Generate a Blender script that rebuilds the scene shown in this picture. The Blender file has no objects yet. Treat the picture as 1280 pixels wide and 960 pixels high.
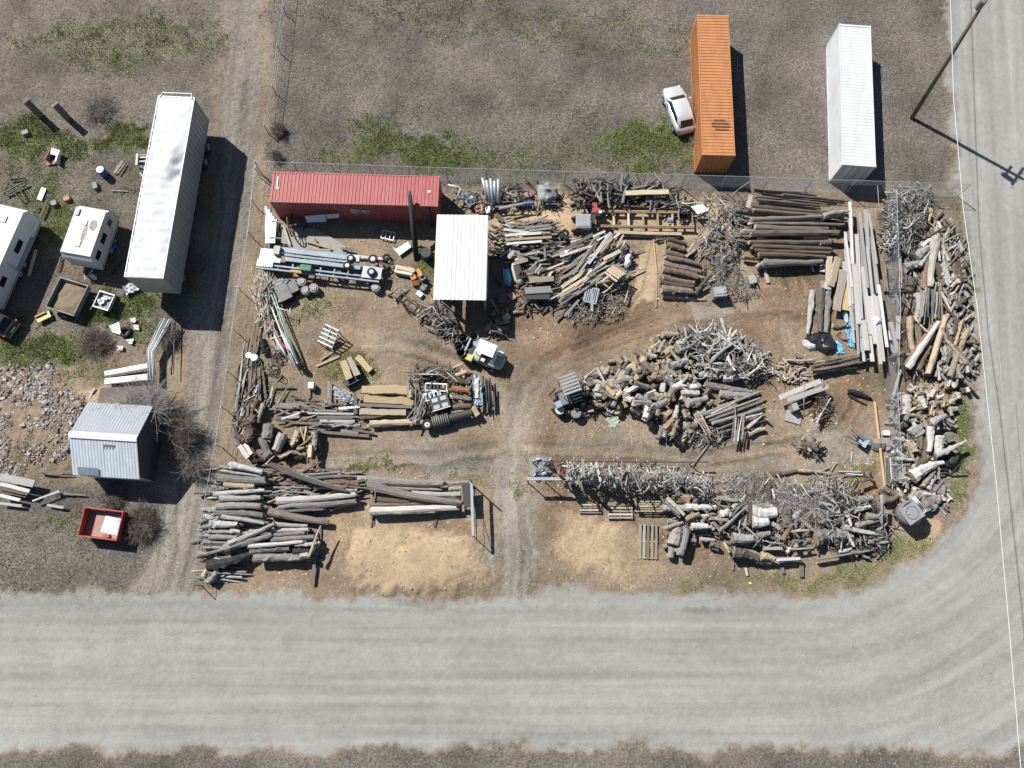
import bpy, math, random
import numpy as np
from mathutils import Vector, Matrix

SC = bpy.context.scene
COL = SC.collection
# ------------------------------------------------------------ camera, sky, sun, exposure
CAM_H, FPX, TILT = 53.5, 970.0, math.radians(14.7)
cam = bpy.data.cameras.new("camera")
cam_o = bpy.data.objects.new("camera", cam); COL.objects.link(cam_o)
cam_o.location = (0, 0, CAM_H); cam_o.rotation_euler = (TILT, 0, 0)
cam.sensor_width = 36.0; cam.lens = 36.0 * FPX / 1280.0
cam.clip_start = 0.5; cam.clip_end = 6000
SC.camera = cam_o
SHX, SHY = 0.68, -0.60                      # ground shadow of a 1 m post
sun_el = math.atan(1 / math.hypot(SHX, SHY))
world = bpy.data.worlds.new("World"); SC.world = world; world.use_nodes = True
wn = world.node_tree.nodes; wl = world.node_tree.links
bg = wn["Background"]; bg.inputs[1].default_value = 0.05
sky = wn.new("ShaderNodeTexSky"); sky.sky_type = 'NISHITA'; sky.sun_disc = False
sky.sun_elevation = sun_el; sky.sun_rotation = math.atan2(-SHX, -SHY); sky.air_density = 1.0
sky.dust_density = 0.6
wl.new(sky.outputs[0], bg.inputs[0])
sun = bpy.data.lights.new("sun", 'SUN'); sun.energy = 4.8; sun.angle = math.radians(0.5)
sun.color = (1.0, 0.965, 0.91)
sun_o = bpy.data.objects.new("sun", sun); COL.objects.link(sun_o); sun_o.location = (-30, 30, 60)
sun_o.rotation_euler = Vector((SHX, SHY, -1)).to_track_quat('-Z', 'Y').to_euler()
SC.view_settings.view_transform = 'Standard'; SC.view_settings.look = 'None'
SC.view_settings.gamma = 1.0; SC.view_settings.exposure = 0.42
SC.view_settings.use_curve_mapping = False
SC.cycles.max_bounces = 4; SC.cycles.diffuse_bounces = 1; SC.cycles.glossy_bounces = 2

# ------------------------------------------------------------ survey: aerial survey coordinates to ground metres
CT, ST = math.cos(TILT), math.sin(TILT)
def W(px, py, z=0.0):
    u = (px - 640.0) / FPX; v = (480.0 - py) / FPX
    k = (CAM_H - z) / (CT - v * ST)
    return Vector((u * k, (v * CT + ST) * k, z))
def toPx(X, Y):                                  # numpy, z = 0
    yc = Y * CT - CAM_H * ST; zc = -Y * ST - CAM_H * CT
    return 640 + FPX * X / (-zc), 480 - FPX * yc / (-zc)
def PPM(px, py, z=0.0):                          # survey units per metre there
    a = W(px, py, z); b = W(px + 1, py, z); return 1.0 / (b - a).length

# ------------------------------------------------------------ mesh builder
class MB:
    def __init__(s): s.v = []; s.f = []; s.m = []
    def add(s, vs, fs, mi=0):
        n = len(s.v); s.v.extend(tuple(p) for p in vs)
        for f in fs: s.f.append(tuple(i + n for i in f)); s.m.append(mi)
        return s
    def box(s, c, d, rz=0.0, rx=0.0, ry=0.0, mi=0):
        M = Matrix.Translation(c) @ Matrix.Rotation(rz, 4, 'Z') @ Matrix.Rotation(ry, 4, 'Y') @ Matrix.Rotation(rx, 4, 'X')
        hx, hy, hz = d[0] / 2, d[1] / 2, d[2] / 2
        vs = [M @ Vector((x, y, z)) for z in (-hz, hz) for x, y in ((-hx, -hy), (hx, -hy), (hx, hy), (-hx, hy))]
        return s.add(vs, [(3, 2, 1, 0), (4, 5, 6, 7), (0, 1, 5, 4), (1, 2, 6, 5), (2, 3, 7, 6), (3, 0, 4, 7)], mi)
    def cyl(s, a, b, r, n=8, r2=None, mi=0, caps=True):
        a = Vector(a); b = Vector(b); r2 = r if r2 is None else r2
        d = (b - a); q = d.to_track_quat('Z', 'Y') if d.length > 1e-6 else Matrix.Identity(3).to_quaternion()
        vs = []
        for p, rr in ((a, r), (b, r2)):
            for i in range(n):
                t = 2 * math.pi * i / n; vs.append(p + q @ Vector((math.cos(t) * rr, math.sin(t) * rr, 0)))
        fs = [(i, (i + 1) % n, n + (i + 1) % n, n + i) for i in range(n)]
        if caps: fs += [tuple(range(n - 1, -1, -1)), tuple(range(n, 2 * n))]
        return s.add(vs, fs, mi)
    def tube(s, pts, rs, n=6, mi=0, caps=True):
        pts = [Vector(p) for p in pts]; m = len(pts)
        if not hasattr(rs, '__len__'): rs = [rs] * m
        vs = []
        up = Vector((0, 0, 1))
        for k, p in enumerate(pts):
            d = (pts[min(k + 1, m - 1)] - pts[max(k - 1, 0)]).normalized()
            if abs(d.dot(up)) > 0.95: x = d.cross(Vector((1, 0, 0))).normalized()
            else: x = d.cross(up).normalized()
            y = x.cross(d)
            for i in range(n):
                t = 2 * math.pi * i / n; vs.append(p + x * math.cos(t) * rs[k] + y * math.sin(t) * rs[k])
        fs = [(k * n + i, k * n + (i + 1) % n, (k + 1) * n + (i + 1) % n, (k + 1) * n + i) for k in range(m - 1) for i in range(n)]
        if caps: fs += [tuple(range(n - 1, -1, -1)), tuple(range((m - 1) * n, m * n))]
        return s.add(vs, fs, mi)
    def torus(s, c, R, r, axis='Z', n=16, k=6, mi=0):
        c = Vector(c); vs = []
        for i in range(n):
            a = 2 * math.pi * i / n
            for j in range(k):
                b = 2 * math.pi * j / k; q = R + r * math.cos(b); p = (q * math.cos(a), q * math.sin(a), r * math.sin(b))
                if axis == 'X': p = (p[2], p[0], p[1])
                elif axis == 'Y': p = (p[0], p[2], p[1])
                vs.append(c + Vector(p))
        fs = [(i * k + j, ((i + 1) % n) * k + j, ((i + 1) % n) * k + (j + 1) % k, i * k + (j + 1) % k) for i in range(n) for j in range(k)]
        return s.add(vs, fs, mi)
    def grid(s, P, mi=0):                        # P[i][j] points
        a, b = len(P), len(P[0]); vs = [p for r in P for p in r]
        return s.add(vs, [(i * b + j, (i + 1) * b + j, (i + 1) * b + j + 1, i * b + j + 1) for i in range(a - 1) for j in range(b - 1)], mi)
    def prism(s, pts, z0, z1, mi=0):             # pts: xy outline counter-clockwise
        n = len(pts)
        vs = [(p[0], p[1], z0) for p in pts] + [(p[0], p[1], z1) for p in pts]
        return s.add(vs, [tuple(range(n - 1, -1, -1)), tuple(range(n, 2 * n))] + [(i, (i + 1) % n, n + (i + 1) % n, n + i) for i in range(n)], mi)
    def slab(s, pts, t, mi=0):                   # closed thick sheet from any 3d quad or outline
        pts = [Vector(p) for p in pts]; nrm = (pts[1] - pts[0]).cross(pts[2] - pts[0]).normalized() * t
        n = len(pts); vs = [p for p in pts] + [p - nrm for p in pts]
        return s.add(vs, [tuple(range(n)), tuple(range(2 * n - 1, n - 1, -1))] + [((i + 1) % n, i, n + i, n + (i + 1) % n) for i in range(n)], mi)
    def mesh(s, name, mats, smooth=False):
        me = bpy.data.meshes.new(name); me.from_pydata(s.v, [], s.f)
        for m in (mats if isinstance(mats, (list, tuple)) else [mats]): me.materials.append(m)
        if any(s.m): me.polygons.foreach_set('material_index', s.m)
        if smooth: me.polygons.foreach_set('use_smooth', [True] * len(s.f))
        me.update(); return me
    def build(s, name, mats, parent=None, smooth=False, label=None):
        o = bpy.data.objects.new(name, s.mesh(name, mats, smooth)); COL.objects.link(o)
        if parent: o.parent = parent
        if label: o['label'] = label
        return o

def tag(o, label=None, cat=None, group=None, kind=None):
    if label: o['label'] = label
    if cat: o['category'] = cat
    if group: o['group'] = group
    if kind: o['kind'] = kind
    return o
def thing(name, label, cat, loc=(0, 0, 0), rz=0.0, group=None):
    o = bpy.data.objects.new(name, None); COL.objects.link(o); o.location = loc; o.rotation_euler = (0, 0, rz)
    o.empty_display_size = 0.3
    return tag(o, label, cat, group)
def yaw(a, b): return math.atan2(b[1] - a[1], b[0] - a[0])
def at(*ops):                                    # new builder with one shape
    return MB()

# ------------------------------------------------------------ materials
MATS = {}
def nodes_of(name):
    m = bpy.data.materials.new(name); m.use_nodes = True
    nt = m.node_tree; b = nt.nodes["Principled BSDF"]; return m, nt, b
def mixc(nt, fac, a, b, mode='MIX'):
    n = nt.nodes.new('ShaderNodeMix'); n.data_type = 'RGBA'; n.blend_type = mode; n.clamp_factor = True
    for sock, val in ((n.inputs[0], fac), (n.inputs[6], a), (n.inputs[7], b)):
        if hasattr(val, 'is_linked'): nt.links.new(val, sock)
        elif isinstance(val, (int, float)): sock.default_value = val
        else: sock.default_value = (*val, 1)
    return n.outputs[2]
def math_(nt, op, a, b=None, c=None):
    n = nt.nodes.new('ShaderNodeMath'); n.operation = op
    for i, val in enumerate((a, b, c)):
        if val is None: continue
        if hasattr(val, 'is_linked'): nt.links.new(val, n.inputs[i])
        else: n.inputs[i].default_value = val
    return n.outputs[0]
def ramp(nt, fac, stops):
    n = nt.nodes.new('ShaderNodeValToRGB'); e = n.color_ramp.elements
    while len(e) < len(stops): e.new(0.5)
    for el, (p, c) in zip(e, stops): el.position = p; el.color = (*c, 1) if hasattr(c, '__len__') else (c, c, c, 1)
    nt.links.new(fac, n.inputs[0]); return n.outputs[0]
def noise(nt, vec, scale, detail=4, rough=0.6, dist=0.0):
    n = nt.nodes.new('ShaderNodeTexNoise'); n.inputs['Scale'].default_value = scale; n.inputs['Detail'].default_value = detail
    n.inputs['Roughness'].default_value = rough; n.inputs['Distortion'].default_value = dist
    if vec is not None: nt.links.new(vec, n.inputs['Vector'])
    return n.outputs[0]
def coords(nt, kind='Object', scale=(1, 1, 1), rnd=True):
    t = nt.nodes.new('ShaderNodeTexCoord'); mp = nt.nodes.new('ShaderNodeMapping'); mp.inputs['Scale'].default_value = scale
    nt.links.new(t.outputs[kind], mp.inputs[0])
    if rnd:
        oi = nt.nodes.new('ShaderNodeObjectInfo'); sc = math_(nt, 'MULTIPLY', oi.outputs['Random'], 57.0)
        cb = nt.nodes.new('ShaderNodeCombineXYZ')
        for i in range(3): nt.links.new(sc, cb.inputs[i])
        nt.links.new(cb.outputs[0], mp.inputs['Location'])
    return mp.outputs[0]
def bump(nt, b, h, strength=0.3, dist=0.02):
    n = nt.nodes.new('ShaderNodeBump'); n.inputs['Strength'].default_value = strength; n.inputs['Distance'].default_value = dist
    nt.links.new(h, n.inputs['Height']); nt.links.new(n.outputs[0], b.inputs['Normal'])
def wood(name, dark, mid, light, unit=True, var=0.35, rough=0.85):
    m, nt, b = nodes_of(name); MATS[name] = m
    v = coords(nt, 'Object', (2.0, 3.2, 3.2) if unit else (1.2, 14, 14))
    n1 = noise(nt, v, 3.0, 8, 0.74, 0.6)
    v2 = coords(nt, 'Object', (5, 1.0, 1.0) if unit else (1, 1, 1))
    n2 = noise(nt, v2, 1.3 if unit else 2.5, 5, 0.6)
    c = ramp(nt, n1, [(0.33, dark), (0.48, mid), (0.66, light)])
    c = mixc(nt, math_(nt, 'MULTIPLY', ramp(nt, n2, [(0.4, 0.0), (0.62, 1.0)]), 0.55), c, mid)
    oi = nt.nodes.new('ShaderNodeObjectInfo')
    hs = nt.nodes.new('ShaderNodeHueSaturation'); nt.links.new(c, hs.inputs['Color'])
    nt.links.new(math_(nt, 'MULTIPLY_ADD', oi.outputs['Random'], 2 * var, 1 - var), hs.inputs['Value'])
    r2 = math_(nt, 'FRACT', math_(nt, 'MULTIPLY', oi.outputs['Random'], 7.31))
    nt.links.new(math_(nt, 'MULTIPLY_ADD', r2, 0.7, 0.55), hs.inputs['Saturation'])
    nt.links.new(hs.outputs[0], b.inputs['Base Color']); b.inputs['Roughness'].default_value = rough
    b.inputs['Specular IOR Level'].default_value = 0.25
    bump(nt, b, n1, 0.9, 0.04)
    return m
def paint(name, col, rough=0.5, metal=0.0, dirt=(0.16, 0.12, 0.09), amt=0.35, scale=1.6, spec=0.4, streak=(1, 1, 1), var=0.1):
    m, nt, b = nodes_of(name); MATS[name] = m
    v = coords(nt, 'Object', streak)
    n1 = noise(nt, v, scale, 7, 0.65, 0.3); n2 = noise(nt, v, scale * 9, 3, 0.6)
    f = math_(nt, 'MULTIPLY', ramp(nt, n1, [(0.42, 0.0), (0.72, 1.0)]), amt)
    c = mixc(nt, f, col, dirt)
    f2 = math_(nt, 'MULTIPLY', ramp(nt, n2, [(0.35, 1.0), (0.6, 0.0)]), 0.22)
    c = mixc(nt, f2, c, tuple(x * 0.55 for x in col))
    oi = nt.nodes.new('ShaderNodeObjectInfo'); hs = nt.nodes.new('ShaderNodeHueSaturation'); nt.links.new(c, hs.inputs['Color'])
    nt.links.new(math_(nt, 'MULTIPLY_ADD', oi.outputs['Random'], 2 * var, 1 - var), hs.inputs['Value'])
    nt.links.new(hs.outputs[0], b.inputs['Base Color'])
    nt.links.new(math_(nt, 'MULTIPLY_ADD', n1, 0.3, rough - 0.12), b.inputs['Roughness'])
    b.inputs['Metallic'].default_value = metal; b.inputs['Specular IOR Level'].default_value = spec
    bump(nt, b, n1, 0.15, 0.02)
    return m
TONE = {
 'w': wood('pale_wood', (.13, .12, .11), (.43, .41, .385), (.66, .64, .61)),
 'g': wood('grey_bark', (.065, .058, .05), (.24, .22, .20), (.46, .44, .41)),
 'b': wood('brown_bark', (.05, .037, .029), (.155, .115, .088), (.30, .24, .195)),
 't': wood('tan_wood', (.17, .12, .075), (.41, .32, .22), (.62, .53, .41)),
 'k': wood('charred_wood', (.010, .010, .011), (.030, .029, .030), (.10, .095, .09)),
 'r': wood('red_heartwood', (.09, .03, .018), (.27, .115, .06), (.42, .24, .15)),
}
WOODS = {
 'w': wood('silver_board', (.22, .21, .20), (.50, .48, .46), (.70, .68, .66), False),
 'g': wood('grey_board', (.09, .08, .07), (.24, .22, .195), (.40, .37, .34), False),
 'b': wood('brown_board', (.06, .046, .036), (.165, .128, .10), (.29, .235, .19), False),
 't': wood('tan_board', (.22, .165, .10), (.46, .37, .25), (.64, .55, .42), False),
}
CUT = wood('cut_end', (.16, .115, .07), (.38, .30, .20), (.55, .45, .33))
paint('white_metal', (.80, .81, .82), .45, amt=.12)
paint('fabric_white', (.60, .61, .64), .7, amt=.4, dirt=(.44, .45, .49), scale=.5, streak=(.5, 2, 1))
paint('canopy_white', (.76, .77, .78), .5, amt=.35, dirt=(.52, .51, .48), scale=.8, streak=(3, .5, 1))
paint('camper_white', (.62, .66, .70), .5, amt=.25, dirt=(.35, .33, .30))
paint('camper_roof', (.74, .73, .70), .6, amt=.35, dirt=(.38, .33, .27), scale=1.1)
paint('blue_grey_metal', (.27, .35, .42), .5, amt=.35, dirt=(.20, .17, .15))
paint('galvanized', (.40, .44, .48), .45, metal=.25, amt=.35, dirt=(.22, .19, .16))
paint('shed_metal', (.68, .74, .80), .45, metal=.15, amt=.4, dirt=(.30, .29, .28), scale=.8, streak=(3, .6, 1))
paint('dark_metal', (.045, .045, .05), .55, amt=.4, dirt=(.12, .085, .06))
paint('grey_metal', (.20, .205, .21), .55, amt=.4, dirt=(.14, .10, .07))
paint('rust', (.17, .075, .04), .85, amt=.5, dirt=(.07, .04, .03), scale=3)
paint('container_red', (.36, .095, .09), .55, amt=.55, dirt=(.44, .22, .20), scale=.9, streak=(3, .4, 1))
paint('container_orange', (.54, .24, .095), .6, amt=.6, dirt=(.36, .14, .07), scale=1.0, streak=(.7, 2.2, 1))
paint('container_white', (.66, .68, .70), .5, amt=.5, dirt=(.44, .43, .41), scale=.7, streak=(.6, 2.5, 1))
paint('dark_wall', (.055, .06, .075), .8, amt=.3)
paint('red_paint', (.40, .06, .05), .6, amt=.6, dirt=(.30, .13, .09))
paint('pink_metal', (.42, .25, .22), .7, amt=.5, dirt=(.30, .16, .12), scale=2)
paint('orange_paint', (.55, .24, .06), .5, amt=.2)
paint('yellow_paint', (.60, .52, .18), .5, amt=.15)
paint('cream_paint', (.62, .60, .50), .5, amt=.3)
paint('pale_green', (.33, .40, .34), .45, amt=.35, dirt=(.25, .25, .2))
paint('green_paint', (.045, .17, .12), .55, amt=.3)
paint('pipe_green', (.35, .55, .46), .5, amt=.3)
paint('blue_paint', (.03, .14, .50), .4, amt=.15)
paint('blue_tarp', (.13, .46, .74), .6, amt=.3, dirt=(.55, .65, .72), scale=3)
paint('rubber', (.022, .022, .024), .85, amt=.5, dirt=(.10, .09, .08), scale=4)
paint('black_plastic', (.02, .02, .025), .32, amt=.25, dirt=(.10, .10, .11), scale=2, spec=.6)
paint('grey_plastic', (.33, .34, .35), .6, amt=.3)
paint('silver_car', (.72, .74, .77), .28, metal=.3, amt=.1, spec=.6)
paint('stone', (.27, .255, .24), .95, amt=.5, dirt=(.16, .145, .13), scale=3, var=.3)
paint('brick_pink', (.33, .215, .185), .9, amt=.5, dirt=(.22, .12, .10), scale=3, var=.3)
paint('concrete', (.36, .35, .33), .9, amt=.4, dirt=(.22, .2, .18), scale=2)
paint('twig_pale', (.40, .385, .37), .9, amt=.4, dirt=(.2, .18, .16), scale=3, var=.15)
paint('twig', (.27, .24, .215), .9, amt=.5, dirt=(.13, .11, .10), scale=3, var=.15)
paint('twig_dark', (.14, .11, .095), .9, amt=.5, dirt=(.07, .055, .05), scale=3, var=.15)
paint('hay', (.24, .19, .13), .95, amt=.6, dirt=(.14, .10, .06), scale=4)
paint('wire', (.62, .60, .58), .5, amt=.1)
m, nt, b = nodes_of('dark_glass'); MATS['dark_glass'] = m
b.inputs['Base Color'].default_value = (.012, .015, .02, 1); b.inputs['Roughness'].default_value = .08
M_ = MATS
# ------------------------------------------------------------ terrain
rs = np.random.RandomState(5)
def vnoise(x, y, seed):
    r = np.random.RandomState(seed); T = r.rand(256, 256)
    xi = np.floor(x).astype(int); yi = np.floor(y).astype(int); fx = x - xi; fy = y - yi
    fx = fx * fx * (3 - 2 * fx); fy = fy * fy * (3 - 2 * fy)
    a = T[xi & 255, yi & 255]; b_ = T[(xi + 1) & 255, yi & 255]; c = T[xi & 255, (yi + 1) & 255]; d = T[(xi + 1) & 255, (yi + 1) & 255]
    return (a * (1 - fx) + b_ * fx) * (1 - fy) + (c * (1 - fx) + d * fx) * fy
def fbm(x, y, s, seed, o=4):
    t = 0; w = 1; tot = 0
    for i in range(o):
        t = t + w * vnoise(x * s * 2 ** i + 17.3 * i, y * s * 2 ** i + 5.1 * i, seed + i); tot += w; w *= 0.55
    return t / tot
def axis(lo, hi, step, far):
    inner = np.arange(lo, hi + step, step); g = [step]; out = []
    p = 0
    while p < far: g.append(g[-1] * 1.35); p += g[-1]; out.append(p)
    out = np.array(out); return np.concatenate([(lo - out)[::-1], inner, inner[-1] + out])
xlo, xhi = W(-20, 0).x - 1, W(1300, 0).x + 1; ylo, yhi = W(0, 975).y, W(0, -15).y
XS = axis(xlo, xhi, 0.15, 2500); YS = axis(ylo, yhi, 0.15, 2500)
GX, GY = np.meshgrid(XS, YS, indexing='ij')
PX, PY = toPx(np.clip(GX, -70, 70), np.clip(GY, -30, 60))
far = np.maximum(np.abs(GX) > 70, (GY > 60) | (GY < -30))
jx = (fbm(GX, GY, 0.4, 11) - .5) * 62 + (fbm(GX, GY, 2.6, 12, 3) - .5) * 26
jy = (fbm(GX, GY, 0.4, 21) - .5) * 50 + (fbm(GX, GY, 2.6, 22, 3) - .5) * 26
def sstep(x, a, b): t = np.clip((x - a) / (b - a), 0, 1); return t * t * (3 - 2 * t)
def blob(cx, cy, rx, ry, ang=0, st=1.0, soft=0.45, jit=1.0):
    dx = PX + jx * jit - cx; dy = PY + jy * jit - cy; c, s = math.cos(math.radians(ang)), math.sin(math.radians(ang))
    u = (dx * c + dy * s) / rx; v = (-dx * s + dy * c) / ry
    return st * sstep(1 + soft - np.sqrt(u * u + v * v), 0, 2 * soft)
def poly(pts, soft=8, jit=1.0, st=1.0):          # soft signed distance to a polygon
    x = PX + jx * jit; y = PY + jy * jit; n = len(pts); d = np.full(x.shape, 1e9); ins = np.zeros(x.shape, bool)
    for i in range(n):
        ax, ay = pts[i]; bx, by = pts[(i + 1) % n]; ex, ey = bx - ax, by - ay
        t = np.clip(((x - ax) * ex + (y - ay) * ey) / (ex * ex + ey * ey + 1e-9), 0, 1)
        d = np.minimum(d, np.hypot(x - ax - t * ex, y - ay - t * ey))
        cnd = ((ay > y) != (by > y)) & (x < (bx - ax) * (y - ay) / ((by - ay) + 1e-9) + ax); ins ^= cnd
    return st * sstep(np.where(ins, d, -d), -soft, soft)
def mx(lst): r = lst[0].copy(); [np.maximum(r, q, out=r) for q in lst[1:]]; return r
# road edge: bottom road joins the side road in a rounded corner
road_poly = [(-4000, 748), (0, 741), (240, 741), (420, 744), (700, 744), (1000, 748), (1060, 738), (1110, 722), (1160, 690), (1200, 645), (1222, 610),
             (1229, 560), (1226, 470), (1219, 400), (1210, 320), (1201, 240), (1192, 120), (1180, -40), (1150, -3000), (5000, -3000), (5000, 935), (-4000, 935)]
road = poly(road_poly, 5, 0.16); road_soft = poly(road_poly, 20, 0.7)
alley = poly([(330, -60), (322, 120), (322, 205), (305, 300), (285, 440), (268, 560), (243, 742), (160, 742), (205, 640), (228, 560), (235, 420), (262, 300), (272, 200), (275, 120), (280, -60)], 7, .35)
track = mx([poly([(596, 742), (606, 690), (622, 600), (616, 540), (612, 500), (612, 470), (560, 462), (470, 470), (420, 420), (500, 405), (600, 420), (700, 420), (800, 385), (880, 372), (960, 355), (1000, 400), (960, 425), (820, 425), (720, 455), (680, 480), (668, 540), (662, 600), (668, 690), (676, 742)], 8, .5),
            poly([(640, 548), (720, 545), (860, 565), (1010, 545), (1080, 520), (1080, 560), (1000, 588), (860, 592), (700, 575)], 8, .5),
            poly([(390, 545), (620, 530), (620, 590), (400, 592)], 8, .5)])
grass = mx([blob(520, 190, 105, 20, 4, .95), blob(470, 165, 26, 20, 0, .6), blob(600, 196, 60, 14, 3, .6), blob(805, 180, 62, 30, 8, .95), blob(850, 200, 30, 14, 0, .7), blob(660, 225, 70, 8, 0, .45),
            blob(20, 170, 60, 26, 0, .85), blob(90, 172, 40, 16, 20, .8), blob(158, 168, 32, 16, 0, .95), blob(55, 235, 40, 34, 0, .6), blob(70, 275, 36, 24, 0, .85), blob(160, 215, 22, 30, 0, .4),
            blob(175, 385, 36, 22, 0, .9), blob(125, 395, 36, 14, 0, .9), blob(50, 440, 70, 22, -10, .9), blob(15, 425, 30, 14, 0, .9), blob(118, 360, 12, 14, 0, .8), blob(185, 425, 10, 20, 0, .7),
            blob(85, 650, 40, 14, 0, .55), blob(40, 700, 90, 30, 0, .28), blob(30, 565, 20, 22, 0, .45), blob(440, 468, 34, 18, 0, .7), blob(395, 385, 26, 40, 70, .5), blob(345, 490, 20, 12, 0, .6), blob(525, 332, 22, 16, 0, .9),
            blob(355, 605, 10, 14, 0, .9), blob(455, 588, 36, 5, 0, .8), blob(560, 590, 60, 6, 0, .5), blob(605, 600, 12, 16, 0, .5), blob(655, 605, 10, 22, 0, .5), blob(1060, 716, 56, 16, -14, .6), blob(1000, 728, 60, 12, 0, .6), blob(900, 735, 70, 9, 0, .5),
            blob(1205, 520, 13, 80, 0, .75), blob(1213, 370, 9, 60, 0, .7), blob(1203, 290, 9, 40, 0, .5), blob(1120, 690, 40, 16, -30, .6), blob(1195, 600, 14, 30, 15, .7), blob(1108, 465, 14, 20, 0, .5), blob(1015, 345, 14, 14, 0, .5), blob(1095, 470, 20, 16, 0, .4),
            blob(890, 495, 22, 12, 0, .5), blob(1030, 455, 22, 8, 0, .7), blob(1070, 585, 30, 14, 0, .6), blob(690, 610, 26, 10, 0, .4), blob(1150, 180, 10, 30, 0, .2), blob(40, 735, 60, 5, 0, .35), blob(600, 192, 240, 24, 3, .5), blob(760, 160, 120, 40, 0, .3), blob(640, 30, 260, 30, 5, .4), blob(60, 300, 70, 50, 0, .35), blob(70, 460, 90, 24, 0, .5), blob(660, 195, 90, 16, 0, .35), blob(520, 140, 60, 16, 0, .3), blob(960, 160, 50, 30, 0, .18), blob(30, 215, 90, 60, 0, .42), blob(150, 240, 60, 60, 0, .3), blob(120, 400, 110, 40, 0, .35), blob(60, 665, 90, 40, 0, .3), blob(150, 50, 140, 40, 0, .5), blob(330, 480, 8, 60, 8, .4)])
saw = mx([poly([(432, 672), (470, 662), (520, 655), (560, 665), (600, 672), (612, 700), (600, 728), (520, 736), (450, 732), (425, 710)], 18, .8, .85), blob(460, 660, 70, 34, 0, .45), blob(530, 690, 60, 22, 0, .95),
          poly([(690, 640), (760, 640), (800, 660), (828, 700), (820, 735), (720, 728), (694, 690)], 24, .9, .62), blob(760, 690, 50, 24, 20, .7), poly([(640, 262), (700, 236), (760, 250), (900, 240), (905, 300), (850, 305), (825, 345), (815, 380), (790, 390), (790, 310), (700, 300), (640, 300)], 10, .6, .85),
          blob(640, 290, 60, 30, 0, .6), blob(1150, 665, 34, 22, -40, .7), blob(860, 330, 60, 50, 0, .3), blob(960, 565, 110, 10, 0, .35), blob(980, 420, 40, 22, 0, .3), blob(690, 500, 12, 40, 0, .2), blob(820, 560, 60, 14, 0, .3), blob(900, 700, 120, 22, 0, .3), blob(140, 495, 40, 14, 0, .7, .3, .2)])
grav = mx([blob(560, 572, 80, 18, 0, .8), blob(440, 580, 60, 12, 0, .5), blob(642, 660, 26, 110, 0, .95), blob(640, 520, 26, 60, 0, .5), blob(830, 560, 160, 16, 0, .5), blob(940, 590, 70, 16, 0, .5), blob(1040, 560, 50, 40, 0, .55), blob(500, 430, 70, 26, 0, .4), blob(880, 385, 44, 12, 0, .7), blob(560, 745, 80, 10, 0, .3), blob(250, 715, 60, 24, -10, .4), blob(100, 742, 200, 8, 0, .5)])
brown = mx([blob(985, 350, 50, 38, 0, 1), blob(720, 350, 90, 60, 0, .5), blob(900, 430, 160, 30, 0, .5), blob(1000, 400, 60, 22, 0, .8), blob(860, 400, 120, 16, -4, .7), blob(640, 390, 70, 22, 0, .6), blob(960, 395, 90, 22, 0, .75), blob(760, 410, 110, 28, -12, .85), blob(690, 440, 70, 16, 0, .5), blob(660, 395, 50, 18, 0, .7), blob(620, 310, 14, 40, 0, .7), blob(430, 660, 22, 40, 0, .85), blob(560, 655, 60, 12, 0, .7), blob(740, 640, 70, 18, 0, .6),
            blob(690, 590, 16, 90, 0, .6), blob(870, 680, 70, 22, 0, .7), blob(1060, 500, 60, 30, 0, .7), blob(1080, 600, 22, 50, 0, .7), blob(1130, 400, 20, 60, 0, .8), blob(330, 580, 60, 20, 0, .6), blob(470, 395, 80, 30, 0, .45), blob(420, 450, 30, 34, 0, .6), blob(880, 520, 60, 40, 0, .4), blob(960, 480, 60, 40, 0, .5), blob(520, 450, 50, 12, 0, .4),
            blob(100, 340, 30, 14, 0, .6), blob(110, 440, 60, 40, 0, .5), blob(800, 470, 50, 14, 0, .5), blob(350, 715, 90, 20, 0, .5), blob(140, 560, 60, 40, 0, .5), blob(720, 480, 50, 30, 0, .4)])
dry = mx([poly([(335, -200), (335, 232), (1100, 238), (1190, 240), (1180, -200)], 10, .5), poly([(-300, -200), (-300, 560), (60, 470), (240, 420), (270, 200), (285, -200)], 14, .7, .85), poly([(-300, 600), (180, 600), (225, 640), (160, 738), (-300, 738)], 14, .7), poly([(-3000, 940), (-3000, 1400), (3000, 1400), (3000, 940)], 10, .8), blob(1180, 420, 60, 240, 0, .4)])
grav = np.maximum(grav, alley * .62); dry = np.maximum(dry, alley * .55); dry = np.where(far, 1.0, dry); grass = np.where(far, 0.35, grass)
dark = mx([blob(1000, 405, 30, 26, 0, .5), blob(780, 418, 80, 16, -12, .4), blob(900, 416, 120, 6, 3, .5), blob(1040, 500, 50, 30, 0, .3), blob(300, 470, 18, 70, 8, .4), blob(220, 450, 20, 60, 0, .3), blob(430, 735, 200, 7, 0, .3), blob(520, 753, 64, 8, 0, .55, .9, .3), blob(875, 763, 42, 6, 0, .55, .9, .3), blob(90, 745, 150, 5, 0, .4), blob(160, 430, 50, 50, 0, .35)])
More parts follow.
